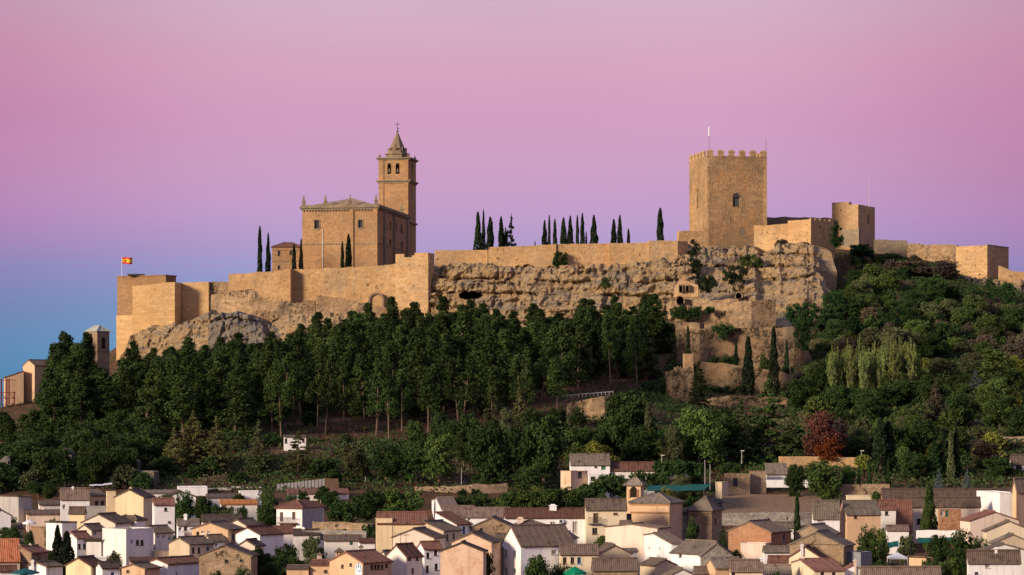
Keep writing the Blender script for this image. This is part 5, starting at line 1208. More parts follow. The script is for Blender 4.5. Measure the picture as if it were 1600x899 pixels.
vwall('stone_wall', 'low wall along the hillside lane behind the shrub edge', [(950, 740, 748, 486), (1075, 741, 749, 486)], 'vP', 'wall', .4, .05, .05, 91)
vwall('stone_wall', 'long stone wall below the hillside gardens at the picture edge', [(1500, 690, 720, 522), (1560, 683, 705, 524), (1640, 680, 705, 524)], 'vS', 'wall', .8, .2, .15, 92)
vwall('stone_wall', 'pinkish wall under the white hillside house', [(1525, 657, 672, 552), (1575, 653, 668, 553), (1640, 654, 668, 553)], 'vP', 'wall', .8, .2, .15, 93)
vwall('garden_wall', 'whitewashed garden wall behind the green netting', [(1432, 829, 842, 405), (1500, 829, 842, 405)], 'vW', 'wall', .3, .05, .12, 94)
vwall('stone_wall', 'tan outcrop wall above the white industrial shed', [(205, 735, 770, 492), (240, 737, 772, 491)], 'greyrock', 'wall', 3, .8, .6, 95)
# the panel fence by the balcony house: every panel and post its own piece
def panel_fence(label, x0, y0, x1, y1, hpx, Y, n, col):
    t_ = thing('panel_fence', label, 'fence', at(x0, y0 + hpx, Y)); m_ = mat_flat('fence panel ' + label[:12], col, .8, .2)
    for k in range(n):
        a, b_ = k / n, (k + 1) / n; g = .06
        pa, pb_ = at(x0 + (x1 - x0) * a, y0 + (y1 - y0) * a, Y), at(x0 + (x1 - x0) * b_, y0 + (y1 - y0) * b_, Y)
        h_ = hpx / (F / Y); q = MB(); pa[0] += g; pb_[0] -= g
        q.hexa([(pa[0], Y, pa[2] - h_), (pb_[0], Y, pb_[2] - h_), (pb_[0], Y + .06, pb_[2] - h_), (pa[0], Y + .06, pa[2] - h_)], [(pa[0], Y, pa[2]), (pb_[0], Y, pb_[2]), (pb_[0], Y + .06, pb_[2]), (pa[0], Y + .06, pa[2])]); q.build('panel', m_, t_)
        q = MB(); q.box((pa[0] - g, Y - .03, 0), (g * .95, 0, 0), (0, .1, 0), pa[2] - h_ - .2, pa[2] + .08); q.build('post', M['iron'], t_)
panel_fence('grey panel fence running uphill to the rusty gate', 432, 757, 508, 748, 13, 486, 14, (.3, .29, .28))
t = thing('gate', 'rusty brown gate where the grey panel fence ends', 'gate', at(515, 765, 484)); mb = MB(); mb.box(at(509, 0, 484), (2.4, 0, 0), (0, .1, 0), PZ(764, 484), PZ(748, 484)); mb.build('leaf', M['wood'], t); mb = MB(); mb.box(at(507, 0, 484), (.25, 0, 0), (0, .3, 0), PZ(766, 484), PZ(747, 484)); mb.build('post', M['wood'], t)
# fenced path in the wood
t = thing('rail_fence', 'low pale railing along the path in the pine wood', 'fence', at(890, 622, 577))
for k in range(14):
    px = 880 + k * 6; q = MB(); y_ = 623 - k * .5; q.tube(at(px, y_, 577), at(px, y_ - 5, 577), .1, n=5); q.build('post', M['vG'], t)
q = MB(); q.tube(at(880, 618.5, 577), at(958, 612, 577), .09, n=5); q.build('rail', M['vG'], t)
# netting, parasols, awnings, gazebo
M['net'] = mat_flat('green netting', (.015, .12, .1), .9, .1, .4)
def sheet(name, label, cat, c4, mat, thick=.05, poles=()):
    t_ = thing(name, label, cat, c4[0]); q = MB(); nn = 8; c4 = [np.asarray(c_, float) for c_ in c4]
    for s_ in (0, 1):
        g = [[c4[0] * (1 - a) * (1 - b_) + c4[1] * a * (1 - b_) + c4[2] * a * b_ + c4[3] * (1 - a) * b_ + np.array([0, 0, -thick * s_ - .12 * math.sin(math.pi * a) * (1 + .5 * math.sin(a * 15))]) for b_ in np.linspace(0, 1, 4)] for a in np.linspace(0, 1, nn)]
        q.grid(g)
    q.build('cloth', M[mat], t_)
    for P_ in poles:
        q = MB(); q.tube(P_, (P_[0], P_[1], gz(P_[0], P_[1]) - .2), .05, n=5); q.build('pole', M['iron'], t_)
sheet('shade_net', 'long green netting stretched over the yard behind the brick church', 'netting', [at(1010, 767, 452), at(1100, 766, 452), at(1112, 756, 470), at(1012, 758, 470)], 'net', poles=[at(1010, 767, 452), at(1100, 766, 452)])
sheet('shade_net', 'green netting below the whitewashed garden wall', 'netting', [at(1434, 848, 398), at(1490, 846, 398), at(1492, 839, 401), at(1434, 840, 401)], 'net')
sheet('shade_net', 'dark teal netting beside the tall dark garden shrub', 'netting', [at(1376, 856, 392), at(1404, 853, 392), at(1404, 845, 396), at(1376, 847, 396)], 'net')
sheet('shade_net', 'green shed cloth under the round tree by the balcony house', 'netting', [at(448, 783, 462), at(464, 783, 462), at(464, 773, 464), at(448, 773, 464)], 'net')
sheet('awning', 'thin pale green awning on posts above the cream house', 'awning', [at(139, 759, 452), at(175, 756.5, 452), at(175, 754.5, 455), at(141, 757, 455)], 'vW', poles=[at(139.5, 759, 452), at(175, 756.5, 452), at(160, 757.5, 452)])
sheet('awning', 'white awning over the terrace of the large blank house', 'awning', [at(203, 842, 378), at(240, 842, 374), at(240, 838, 378), at(206, 838, 382)], 'vW')
def parasol(label, px, top, w, hpx, Y, mat):
    x, z = PX(px, Y), PZ(top, Y); r_ = w / 2 / (F / Y); h_ = hpx / (F / Y); g = gz(x, Y)
    t_ = thing('parasol', label, 'parasol', (x, Y, g)); q = MB(); ring = [(x + r_ * math.cos(k * math.pi / 4), Y + r_ * math.sin(k * math.pi / 4), z - h_) for k in range(8)]
    q.add([(x, Y, z)] + ring + [(a, b_, c_ - .2) for a, b_, c_ in ring], [(0, 1 + k, 1 + (k + 1) % 8) for k in range(8)] + [(1 + k, 9 + k, 9 + (k + 1) % 8, 1 + (k + 1) % 8) for k in range(8)]); q.build('canopy', M[mat], t_)
    q = MB(); q.tube((x, Y, min(g, z - 2.5)), (x, Y, z), .04); q.build('pole', M['iron'], t_)
M['green_cloth'] = mat_flat('green parasol cloth', (.0, .22, .1), .8, .2); M['teal_cloth'] = mat_flat('teal parasol cloth', (.01, .1, .11), .8, .2)
parasol('bright green parasol in front of the cream house with tall windows', 898, 885, 38, 10, 346, 'green_cloth')
parasol('teal parasol by the old stone gable', 40, 888, 44, 6, 340, 'teal_cloth')
parasol('white parasol beside the dark garden hut', 46, 812, 22, 5, 412, 'vW')
Y = 372; t = thing('gazebo', 'white garden gazebo with a peaked roof and open sides', 'gazebo', at(1402, 882, Y))
x0, x1 = PX(1388, Y), PX(1416, Y); ze_, zp = PZ(870.5, Y), PZ(863.5, Y); zg = PZ(880, Y)
q = MB(); q.add([(x0, Y - 1.4, ze_), (x1, Y - 1.4, ze_), (x1, Y + 1.4, ze_), (x0, Y + 1.4, ze_), ((x0 + x1) / 2, Y, zp)] + [(a, b_, ze_ - .25) for a, b_ in ((x0, Y - 1.4), (x1, Y - 1.4), (x1, Y + 1.4), (x0, Y + 1.4))], [(0, 1, 4), (1, 2, 4), (2, 3, 4), (3, 0, 4)] + [(k, 5 + k, 5 + (k + 1) % 4, (k + 1) % 4) for k in range(4)]); q.build('canopy', M['white_metal'], t)
for a in (x0 + .05, x1 - .05):
    for b_ in (Y - 1.35, Y + 1.35): q = MB(); q.box((a - .04, b_ - .04, 0), (.08, 0, 0), (0, .08, 0), min(zg, gz(a, b_)) - .3, ze_); q.build('leg', M['white_metal'], t)
# poles and aerials
for px, top, bot, Y, lab in ((571, 745, 768, 492, 'utility pole beside the lowest round tree'), (721, 731, 766, 492, 'utility pole by the dry-stone retaining wall'), (1034, 711, 740, 487, 'white lamp pole in the lane near the old cottage'),
    (1101.5, 719, 766, 478, 'taller of the two poles beside the green netting'), (1109.5, 726, 766, 478, 'shorter of the two poles beside the green netting'), (1159, 704, 725, 505, 'lamp post above the roofless stone ruin'), (1346, 704, 722, 510, 'lamp post above the orange-lit wall'), (501, 781, 808, 432, 'grey pole at the corner of the balcony house')):
    t_ = pole(lab, px, top, bot, Y, .09, mat='vG', name='utility_pole')
    if px in (1034, 1159, 1346): q = MB(); q.box(at(px - 1.5, 0, Y), (.7, 0, 0), (0, .25, 0), PZ(top + 1, Y), PZ(top, Y)); q.build('lamp_head', M['white_metal'], t_)
def aerial(label, px, top, bot, Y):
    t_ = thing('tv_aerial', label, 'aerial', at(px, bot, Y)); q = MB(); q.tube(at(px, bot + 4, Y), at(px, top, Y), .035, n=4); q.build('mast', M['iron'], t_)
    q = MB(); p_ = at(px, top + 1, Y); q.tube(p_ - (.9, 0, 0), p_ + (.9, 0, 0), .025, n=4)
    for k in range(5): q.tube(p_ + (-.8 + k * .4, -.35, 0), p_ + (-.8 + k * .4, .35, 0), .02, n=4)
    q.build('elements', M['iron'], t_)
for px, top, bot, Y, lab in ((176, 745, 768, 448, 'tall aerial beside the pale green awning'), (114, 764, 790, 446, 'aerial mast over the planted terrace'), (885, 783, 799, 412, 'aerial on the long dark red roof'), (1187, 812, 835, 388, 'aerial above the orange brick gable'), (1184, 805, 830, 396, 'thin aerial behind the orange brick gable'), (654, 815, 836, 394, 'aerial on the tan gable'), (626, 833, 850, 372, 'dark aerial pipe near the yellow house'), (1420, 862, 890, 352, 'aerial over the brown bottom roof'), (1582, 764, 790, 436, 'aerial against the tall blank white house'), (76, 876, 899, 348, 'aerial over the dark-roofed white house'), (275, 868, 890, 350, 'aerial on the maroon porch roof'), (1113, 779, 800, 414, 'aerial by the apse roof')): aerial(lab, px, top, bot, Y)
for px, py, Y, lab in ((945, 881, 352, 'white satellite dish on the red brick chimney block'), (218, 767, 442, 'white satellite dish on the tall cream gabled house'), (1100, 862, 376, 'grey satellite dish near the stone gable'), (640, 872, 366, 'satellite dish on the darkest maroon roof')):
    t = thing('satellite_dish', lab, 'satellite dish', at(px, py + 3, Y)); q = MB(); c0 = at(px, py, Y); ax_ = np.array([-.45, -.75, .5]); ax_ /= np.linalg.norm(ax_); e1_ = np.cross(ax_, (0, 0, 1.)); e1_ /= np.linalg.norm(e1_); e2_ = np.cross(ax_, e1_)
    rings = [(0, -.12), (.18, -.1), (.34, -.04), (.45, .04)]; vs = [c0 + ax_ * d_ + r_ * (math.cos(k * .628) * e1_ + math.sin(k * .628) * e2_) for r_, d_ in rings for k in range(10)]
    q.add(vs, [(i * 10 + k, i * 10 + (k + 1) % 10, (i + 1) * 10 + (k + 1) % 10, (i + 1) * 10 + k) for i in range(3) for k in range(10)]); q.build('dish', M['white_metal'], t)
    q = MB(); q.tube(c0 - ax_ * .1, c0 - (0, 0, 1.2), .04, n=5); q.tube(c0 - ax_ * .1, c0 + ax_ * .4, .015, n=4); q.build('arm', M['iron'], t)
# the ploughed terrace and rubble
mb = MB(); g = []
for i in range(40):
    row = []
    for j in range(30):
        px = 1128 + i * 4; Y = 450.3 + j * 1.05; x = PX(px, Y); row.append((x, Y, PZ(802.3, 451) + (Y - 450) * .075 + .09 * math.sin(Y * 4.2) + .25 * float(fbm(np.array([[x * .3, Y * .3, 0]]))[0])))
    g.append(row)
mb.grid(g); o = mb.build('field', None, smooth=True); o.data.materials.append(mat_flat('ploughed earth', (.27, .175, .105), .97, .05, .4)); tag(o, kind='structure')
q = MB(); rr = np.random.default_rng(5)
for k in range(260):
    px = 1114 + rr.random() ** 1.5 * 32; Y = 466 + rr.random() * 8; x = PX(px, Y); s_ = .15 + .4 * rr.random() ** 2; z_ = PZ(793 - (px - 1114) * -.25 - 14 * rr.random(), Y)
    a_ = rr.random() * 3; sq = [(x + s_ * math.cos(a_ + k2 * 1.57), Y + s_ * math.sin(a_ + k2 * 1.57)) for k2 in range(4)]; q.prism(sq, z_ - s_, z_ + s_ * .8, .6 + .3 * rr.random())
tag(q.build('rubble', PL['s'], origin=at(1130, 790, 470)), 'heap of grey rubble stones beside the square stone hut', 'rubble', None, 'stuff')
# ================================================================== VEGETATION
def leaf_quads(cen, size, up=0.0, rng=RNG, asp=.5):
    n = len(cen); u = rng.normal(size=(n, 3)); u[:, 2] += up * 3; u /= np.linalg.norm(u, axis=1, keepdims=True)
    w = rng.normal(size=(n, 3)); v = np.cross(u, w); v /= np.linalg.norm(v, axis=1, keepdims=True) + 1e-9
    s = (size * (.7 + .6 * rng.random(n)))[:, None] if np.ndim(size) else size * (.7 + .6 * rng.random((n, 1)))
    V = np.stack([cen + u * s, cen + v * s * asp, cen - u * s, cen - v * s * asp], 1).reshape(-1, 3)
    return V, np.arange(4 * n).reshape(n, 4)
def in_clumps(cl, n_per, rng=RNG, shell=2.4):
    cl = np.asarray(cl, float); k = len(cl)
    d = rng.normal(size=(k, n_per, 3)); d /= np.linalg.norm(d, axis=2, keepdims=True)
    r = rng.random((k, n_per, 1)) ** (1 / shell)
    return (cl[:, None, :3] + d * r * cl[:, None, 3:6]).reshape(-1, 3)
def leafy(name, cl, n_per, size, mat, up=0.0, asp=.5):
    V, Fq = leaf_quads(in_clumps(cl, n_per), size, up, asp=asp); return mesh_np(name, V, Fq, mat)
def trunk_mesh(name, segs, mat, n=6):
    mb = MB()
    for a, b_, r0, r1 in segs: mb.tube(a, b_, r0, r1, n)
    me = bpy.data.meshes.new(name); me.from_pydata(mb.v, [], mb.f); me.materials.append(mat); me.update(); return me

LF = {k: mat_leaf('leaves ' + k, *c_) for k, c_ in {
    'pine': ((.022, .042, .012), (.042, .070, .018)), 'pinelight': ((.036, .064, .016), (.058, .092, .024)), 'cypress': ((.013, .024, .011), (.024, .04, .016)),
    'broad': ((.022, .046, .014), (.044, .076, .02)), 'broadlight': ((.045, .08, .02), (.085, .12, .03)), 'cedar': ((.085, .095, .03), (.12, .125, .045)),
    'olive': ((.06, .075, .032), (.09, .105, .045)), 'poplar': ((.10, .145, .04), (.165, .205, .06)), 'yellow': ((.09, .11, .02), (.14, .15, .03)),
    'red': ((.065, .03, .02), (.11, .05, .03)), 'brown': ((.065, .05, .035), (.09, .068, .045)), 'mauve': ((.075, .062, .045), (.10, .08, .06)), 'blue': ((.06, .085, .085), (.09, .12, .12)),
    'ivy': ((.018, .045, .014), (.032, .07, .02)), 'orangeleaf': ((.15, .04, .015), (.22, .075, .02)), 'vine': ((.05, .09, .02), (.08, .12, .03))}.items()}
M['bark'] = mat_flat('grey-brown bark', (.17, .12, .09), .95, .1, .4)
M['palebark'] = mat_flat('pale poplar bark', (.30, .26, .19), .95, .1, .3)

def pine_var(seed, cb, H=17.0, R0=3.1, n=48):
    r = np.random.default_rng(seed); cl = []; bend = r.normal(0, .5, 2)
    ax = lambda z: bend * (z / H) ** 1.6 * 1.2
    segs = []; zs = np.linspace(0, H * .93, 6)
    for a, b_ in zip(zs[:-1], zs[1:]): segs.append(((*ax(a), a), (*ax(b_), b_), .17 * (1 - a / H) + .05, .17 * (1 - b_ / H) + .05))
    for k in range(n):
        t_ = (k + r.random()) / n; z = H * (cb + (1 - cb) * t_)
        Rm = R0 * (1.02 - t_) ** .8 * (.6 + .4 * min(1, t_ / .15)); a = r.random() * 6.283 + k * 2.4; rad = Rm * (.35 + .65 * r.random() ** .6)
        c_ = ax(z) + rad * np.array([math.cos(a), math.sin(a)]); rr = (.7 + .6 * r.random()) * (1.15 - .4 * t_)
        cl.append((*c_, z + r.normal(0, .3), rr, rr, rr * 1.05))
        if k % 2 == 0: segs.append(((*ax(z - .8), z - .8), (*c_, z - .1), .07, .03))
    cl.append((*ax(H), H - .5, .8, .8, 1.0))
    return leafy('pine_crown', cl, 105, .27, LF['pine'], .15), trunk_mesh('pine_trunk', segs, M['bark'])
PINES = [pine_var(100 + k, cb) for k, cb in enumerate((.1, .16, .2, .12, .22, .14, .18))]
PINES_BARE = [pine_var(140 + k, cb, n=30, R0=2.7) for k, cb in enumerate((.36, .42, .34, .46, .4))]
def cyp_var(seed, H=12.0, R0=1.15):
    r = np.random.default_rng(seed); n = 2600; R0 = R0 * (.85 + .3 * r.random()); t_ = r.random(n) ** .85; a = r.random(n) * 6.283
    ph = r.random(4) * 6.28; lump = 1 + .16 * np.sin(a * 2 + t_ * 9 + ph[0]) + .14 * np.sin(t_ * 27 + ph[1] + a) + .12 * np.sin(a * 5 - t_ * 22 + ph[2])
    rad = R0 * (1 - t_) ** .58 * np.minimum(1, .55 + t_ * 4) * lump * (.72 + .28 * r.random(n) ** .5) + .04
    cen = np.stack([rad * np.cos(a), rad * np.sin(a), .35 + t_ * (H - .3)], -1)
    V, Fq = leaf_quads(cen, .26, .8, r); return mesh_np('cypress_crown', V, Fq, LF['cypress']), trunk_mesh('cypress_trunk', [((0, 0, -.5), (0, 0, H * .7), .2, .06)], M['bark'])
CYPS = [cyp_var(200 + k) for k in range(7)]
def broad_var(seed, H=9.0, R0=4.0, base=.03, n=66):
    r = np.random.default_rng(seed); cl = []; segs = [((0, 0, -.6), (0, 0, H * .4), .32, .22)]
    for k in range(n):
        d = r.normal(size=3); d /= np.linalg.norm(d); s = (.62 + .42 * r.random()) if k % 4 else .4
        zc = H * (base + (1 - base) * .5); hz = H * (1 - base) * .5 - .7
        c_ = np.array([d[0] * (R0 - .9) * s, d[1] * (R0 - .9) * s, zc + d[2] * hz * s]); rr = .6 + 1.0 * r.random() ** 1.3
        cl.append((*c_, rr * (.9 + .5 * r.random()), rr * (.9 + .5 * r.random()), rr * .85))
        if k % 6 == 0: segs.append(((0, 0, H * .25), tuple(c_), .12, .04))
    return leafy('broadleaf_crown', cl, 125, .24, LF['broad']), trunk_mesh('broadleaf_trunk', segs, M['bark'])
BROADS = [broad_var(300 + k) for k in range(5)]
def cedar_var(seed, H=14.0, R0=4.2):
    r = np.random.default_rng(seed); cl = []; segs = [((0, 0, -.6), (0, 0, H * .96), .28, .05)]
    L_ = 15
    for i in range(L_):
        t_ = i / (L_ - 1); z = H * (.06 + .9 * t_); Rm = R0 * (1 - t_) ** .8 + .25; m_ = max(3, int(9 * (1 - t_) + 3))
        for k in range(m_):
            a = r.random() * 6.283; reach = Rm * (.75 + .4 * r.random())
            for f in (.4, .72, 1.0):
                rr = .62 * (1.2 - .4 * f) * (1.1 - .4 * t_); cl.append((reach * f * math.cos(a), reach * f * math.sin(a), z - .55 * f * f * (1 - t_) + r.normal(0, .15), rr, rr, rr * .5))
            if k % 2 == 0: segs.append(((0, 0, z), (reach * math.cos(a), reach * math.sin(a), z - .5), .06, .02))
    cl.append((0, 0, H, .25, .25, .8))
    return leafy('cedar_crown', cl, 26, .24, LF['cedar'], -.1), trunk_mesh('cedar_trunk', segs, M['bark'])
CEDARS = [cedar_var(400 + k) for k in range(3)]
def poplar_var(seed, H=15.0):
    r = np.random.default_rng(seed); cl = []; segs = [((0, 0, -.5), (0, 0, H * .93), .17, .04)]
    for k in range(20):
        a = r.random() * 6.283; z0 = H * (.05 + .5 * r.random()); rad = .35 + 1.5 * r.random(); z2 = H * (.99 - .09 * rad) - H * .3 * r.random() ** 2
        if z2 < z0 + 3: z2 = z0 + 3
        p2 = (rad * math.cos(a), rad * math.sin(a), z2); segs.append(((0, 0, z0), (p2[0] * .8, p2[1] * .8, z0 + (z2 - z0) * .8), .06, .025))
        for f in np.linspace(.2, 1.04, 11): w_ = .34 * (1.15 - .75 * f); cl.append((p2[0] * f + .25 * r.normal(), p2[1] * f + .25 * r.normal(), z0 + (z2 - z0) * f, w_, w_, .62))
    for f in np.linspace(.35, 1.0, 10): w_ = .36 * (1.2 - f); cl.append((0, 0, H * f, w_ + .06, w_ + .06, .8))
    return leafy('poplar_crown', cl, 17, .19, LF['poplar'], .6, .4), trunk_mesh('poplar_trunk', segs, M['palebark'], 5)
POPS = [poplar_var(500 + k) for k in range(4)]
def bush_var(seed, H=3.4, R0=2.5, n=26):
    r = np.random.default_rng(seed); cl = []; segs = [((0, 0, -.4), (0, 0, H * .5), .1, .05)]
    for k in range(n):
        a = r.random() * 6.283; el_ = r.random() ** .8 * 1.5; s = .7 + .3 * r.random(); c_ = (R0 * .75 * s * math.cos(a) * math.cos(el_), R0 * .75 * s * math.sin(a) * math.cos(el_), .35 + (H - 1) * math.sin(el_) * s)
        rr = .55 + .5 * r.random(); cl.append((*c_, rr, rr, rr * .85))
        if k % 3 == 0: segs.append(((0, 0, 0), c_, .06, .02))
    return leafy('bush_crown', cl, 95, .22, LF['broad']), trunk_mesh('bush_stem', segs, M['bark'], 5)
BUSHES = [bush_var(600 + k) for k in range(6)]
HT = {'pine': 17.0, 'cypress': 12.0, 'broad': 9.0, 'cedar': 14.0, 'poplar': 15.0, 'bush': 3.4}
WD = {'pine': 6.4, 'cypress': 2.3, 'broad': 8.4, 'cedar': 8.6, 'poplar': 3.8, 'bush': 5.2}
KINDS_ = {'pine': (PINES, 'pine_tree', 'pine'), 'bare': (PINES_BARE, 'pine_tree', 'pine'), 'cypress': (CYPS, 'cypress_tree', 'cypress'), 'broad': (BROADS, 'broadleaf_tree', 'tree'), 'cedar': (CEDARS, 'cedar_tree', 'cedar'), 'poplar': (POPS, 'poplar_tree', 'poplar'), 'bush': (BUSHES, 'bush', 'bush')}
TREES = 0
def plant(kind, label, loc, height, width=None, mat=None, group=None, lean=0.0, name=None, cat=None):
    """one plant: an empty at its foot with a trunk and a crown (shared mesh data)"""
    global TREES; TREES += 1
    var, nm, ct_ = KINDS_[kind]; cm, tm = var[int(RNG.integers(len(var)))]
    k0 = 'pine' if kind == 'bare' else kind; sz = height / HT[k0]; sw = (width / WD[k0]) if width else sz
    t_ = thing(name or nm, label, cat or ct_, loc, group)
    t_.scale = (sw, sw, sz); t_.rotation_euler = (lean * RNG.normal(), lean * RNG.normal(), RNG.random() * 6.283)
    for n_, me in (('trunk', tm), ('crown', cm)):
        o_ = bpy.data.objects.new(n_, me); COL.objects.link(o_); o_.parent = t_
        if n_ == 'crown' and mat:
            o_.material_slots[0].link = 'OBJECT'; o_.material_slots[0].material = LF[mat]
    return t_
def tree_px(kind, label, px, top, w, Y, mat=None, group=None, foot=None, **kw):
    """a plant by its column, top row and width in the photograph, standing on the ground at depth Y (or at row foot)"""
    x = PX(px, Y); z0 = gz(x, Y) - .15; h_ = max(.8, PZ(top, Y) - z0)
    return plant(kind, label, (x, Y, z0), h_, w / (F / Y), mat, group, **kw)
def patch(name, label, x0, y0, x1, y1, Y, dep=1.2, mat='ivy', cat='ivy', n=None, size=.24, group=None, hang=False, seed=None):
    """leafy mass filling a given extent: hedge, ivy or shrub of its own shape"""
    r = np.random.default_rng(int(x0 * 7 + y0) if seed is None else seed); sc = F / Y; w, h_ = (x1 - x0) / sc, (y1 - y0) / sc
    k = max(14, int(w * h_ * (2.2 if cat == 'hedge' else 1.5))); cl = []
    for _ in range(k):
        a, b_ = r.random() * 2 - 1, r.random() * 2 - 1
        if abs(a) ** 3 + abs(b_) ** 3 > 1: continue
        if hang and abs(a) > .35 + .65 * (b_ * .5 + .5): continue
        rr = .5 + .55 * r.random(); cl.append((a * (w / 2 - .3), (r.random() - .5) * dep, b_ * (h_ / 2 - .3), rr, rr * .8, rr))
    V, Fq = leaf_quads(in_clumps(cl, n or 70, r), size, 0, r)
    o_ = link(name, mesh_np(name, V, Fq, LF[mat]), None, at((x0 + x1) / 2, (y0 + y1) / 2, Y)); return tag(o_, label, cat, group)

# ---- cypresses on the summit
CY = [(406, 356, 10, 'taller cypress of the pair at the open end of the long wall'), (419, 366, 9, 'shorter cypress of the pair at the open end of the long wall'),
      (459.5, 383, 10, 'cypress in front of the small house beside the church'), (470.5, 375, 8, 'cypress against the near corner of the church front'),
      (535, 379, 8, 'smaller cypress before the church front'), (544.5, 368, 12, 'bigger cypress before the church front'),
      (747, 333, 13, 'broad cypress starting the first summit group beyond the corner tower'), (755.5, 329, 7, 'slimmest and tallest cypress of the first summit group'), (766, 341, 14, 'stout lower cypress in the first summit group'),
      (783, 340, 11, 'dark cypress touching the bushy conifer'), (851, 346, 10, 'first cypress of the long summit row'), (858.2, 338, 6, 'slender second cypress of the long summit row'), (867, 344, 9, 'third cypress of the long summit row'),
      (880.5, 342, 12, 'stout cypress above the green bush on the wall'), (891, 339, 11, 'cypress paired with the stout one above the green bush'), (902.2, 338, 7, 'narrow cypress next to the tallest of the row'), (910, 335, 9, 'tallest cypress of the long summit row'),
      (928, 338, 13, 'single broad cypress ending the long summit row'), (959, 344, 11, 'left cypress of the three near the wall step'), (968.5, 338, 11, 'tallest of the three cypresses near the wall step'), (982, 359, 8, 'smallest of the three cypresses near the wall step'), (1031.5, 327, 14, 'lone tall cypress on the wall next to the keep')]
for px, top, w, lab in CY:
    tree_px('cypress', lab, px, top, w * 1.12, 779 if px < 560 else 783, group='cypresses on the castle hill top', foot=428 if px < 560 else 395)
tree_px('cedar', 'bushy dark conifer standing among the summit cypresses', 799, 338, 28, 784, 'cypress', foot=392)
tree_px('broad', 'roundish dark shrub wedged between cypress and bushy conifer', 791, 351, 14, 785, 'cypress', foot=392)
for px, top, w, lab in ((836, 378, 5, 'tiny dark conifer tip between the summit groups'), (916, 363, 6, 'young short cypress at the foot of the long row')):
    tree_px('cypress', lab, px, top, w, 784, group='cypresses on the castle hill top', foot=392)
patch('wall_bush', 'round green bush growing out of the restored cliff wall', 864, 393, 888, 419, 764.5, 2.0, 'ivy', 'bush')
# ---- ivy and shrubs on the rock
for x0, y0, x1, y1, Y, m_, lab, c_ in (
    (1074, 375, 1096, 450, 756, 'cypress', 'long dark curtain of ivy hanging down the cliff beside the keep', 'ivy'), (1090, 430, 1121, 456, 735, 'cypress', 'dark ivy mound at the foot of the hanging curtain', 'ivy'),
    (1129, 416, 1168, 444, 744, 'cypress', 'rounded dark shrub in the middle of the rock below the keep', 'bush'), (1153, 398, 1194, 417, 756, 'vine', 'bright green creeper spread under the keep', 'ivy'),
    (1208, 374, 1232, 388, 766, 'brown', 'brownish shrub at the foot of the joining wall', 'bush'), (1046, 477, 1097, 499, 714, 'ivy', 'dense hedge on the ledge under the cellar opening', 'hedge'), (1102, 481, 1117, 489, 713, 'ivy', 'small tuft beside the ledge hedge', 'bush'),
    (1108, 508, 1152, 520, 665, 'ivy', 'ivy spilling over the great retaining wall', 'ivy'), (1124, 516, 1136, 533, 664, 'ivy', 'ivy tongue hanging from the spilling ivy', 'ivy'), (1241, 502, 1266, 550, 661, 'ivy', 'thick ivy covering the end of the great retaining wall', 'ivy'),
    (1228, 474, 1290, 508, 700, 'ivy', 'dense green ivy bank above the end of the retaining wall', 'ivy'), (1284, 455, 1320, 510, 716, 'ivy', 'dark ivy slope beside the sunlit crag', 'ivy'), (1298, 348, 1318, 388, 768, 'ivy', 'ivy climbing the shaded side of the squat wall tower', 'ivy'),
    (1518, 450, 1536, 480, 742, 'ivy', 'small ivy mass at the foot of the end bastion rock', 'ivy'), (1535, 436, 1562, 495, 743, 'ivy', 'long ivy curtain under the end bastion', 'ivy'), (1564, 440, 1588, 490, 743, 'ivy', 'second ivy curtain on the rock beyond the end bastion', 'ivy'),
    (1096, 396, 1106, 412, 768, 'vine', 'tuft of green on the rock right under the keep corner', 'bush'), (938, 436, 958, 452, 742, 'vine', 'small green shrub on the pale cliff', 'bush')):
    patch('ivy' if c_ == 'ivy' else ('hedge' if c_ == 'hedge' else 'shrub'), lab, x0, y0, x1, y1, Y, 1.6, m_, c_, hang=(y1 - y0) > 55)
# ---- cypresses and trees on the terraces
for px, top, foot, w, Y, lab in ((1075, 510, 556, 10, 655, 'short twin-tipped cypress above the stone pillar'), (1150, 529, 573, 8, 650, 'small cypress against the great retaining wall'), (1169, 527, 640, 20, 628, 'largest dark cypress on the terraces'), (1209, 512, 620, 15, 630, 'tallest slim cypress crossing the great retaining wall'), (1229, 532, 588, 8, 648, 'thin cypress near the sloping end of the great retaining wall')):
    tree_px('cypress', lab, px, top, w, Y, group='cypresses on the castle terraces', foot=foot)
tree_px('broad', 'small dark tree between the two big terrace cypresses', 1194, 550, 20, 640, 'pine', foot=585)
tree_px('cedar', 'dark sprawling cedar beside the ruined corner tower', 1092, 565, 40, 602, 'pine', foot=655)

# ---- the pine wood
def in_wood(px, Y): return gpx(px, Y)
GT = 'pines at the top edge of the wood'
TOPS = [(84, 540), (100, 522), (113, 526), (128, 522), (140, 540), (158, 570), (184, 580), (202, 535), (212, 548), (236, 545), (262, 548), (292, 528), (318, 540), (345, 528), (372, 522), (395, 538), (420, 520), (452, 524), (470, 508), (490, 490), (512, 500), (535, 500), (556, 488), (577, 476), (600, 492), (615, 466), (634, 484), (655, 474), (672, 492), (698, 466), (715, 478), (738, 470), (757, 476), (778, 484), (800, 488), (830, 476), (848, 484), (866, 490), (890, 500), (908, 468), (922, 470), (948, 478), (966, 464), (985, 480), (1012, 462), (1026, 478), (1038, 500)]
for px, top in TOPS:
    Y = 694 + 10 * RNG.random() + (24 if px > 260 else 0)
    if px < 170: lab, g = 'pine at the hill end, its top standing out against the blue sky', 'pines standing against the sky at the hill end'
    else: lab, g = 'dark pine whose top stands out against the pale castle rock', GT
    tree_px('pine', lab, px, top, 40 + 9 * RNG.random(), Y, group=g, lean=.03)
tree_px('pine', 'big dark bushy pine nearest the ivy-clad terraces', 1018, 462, 62, 700, group=None, lean=.02)
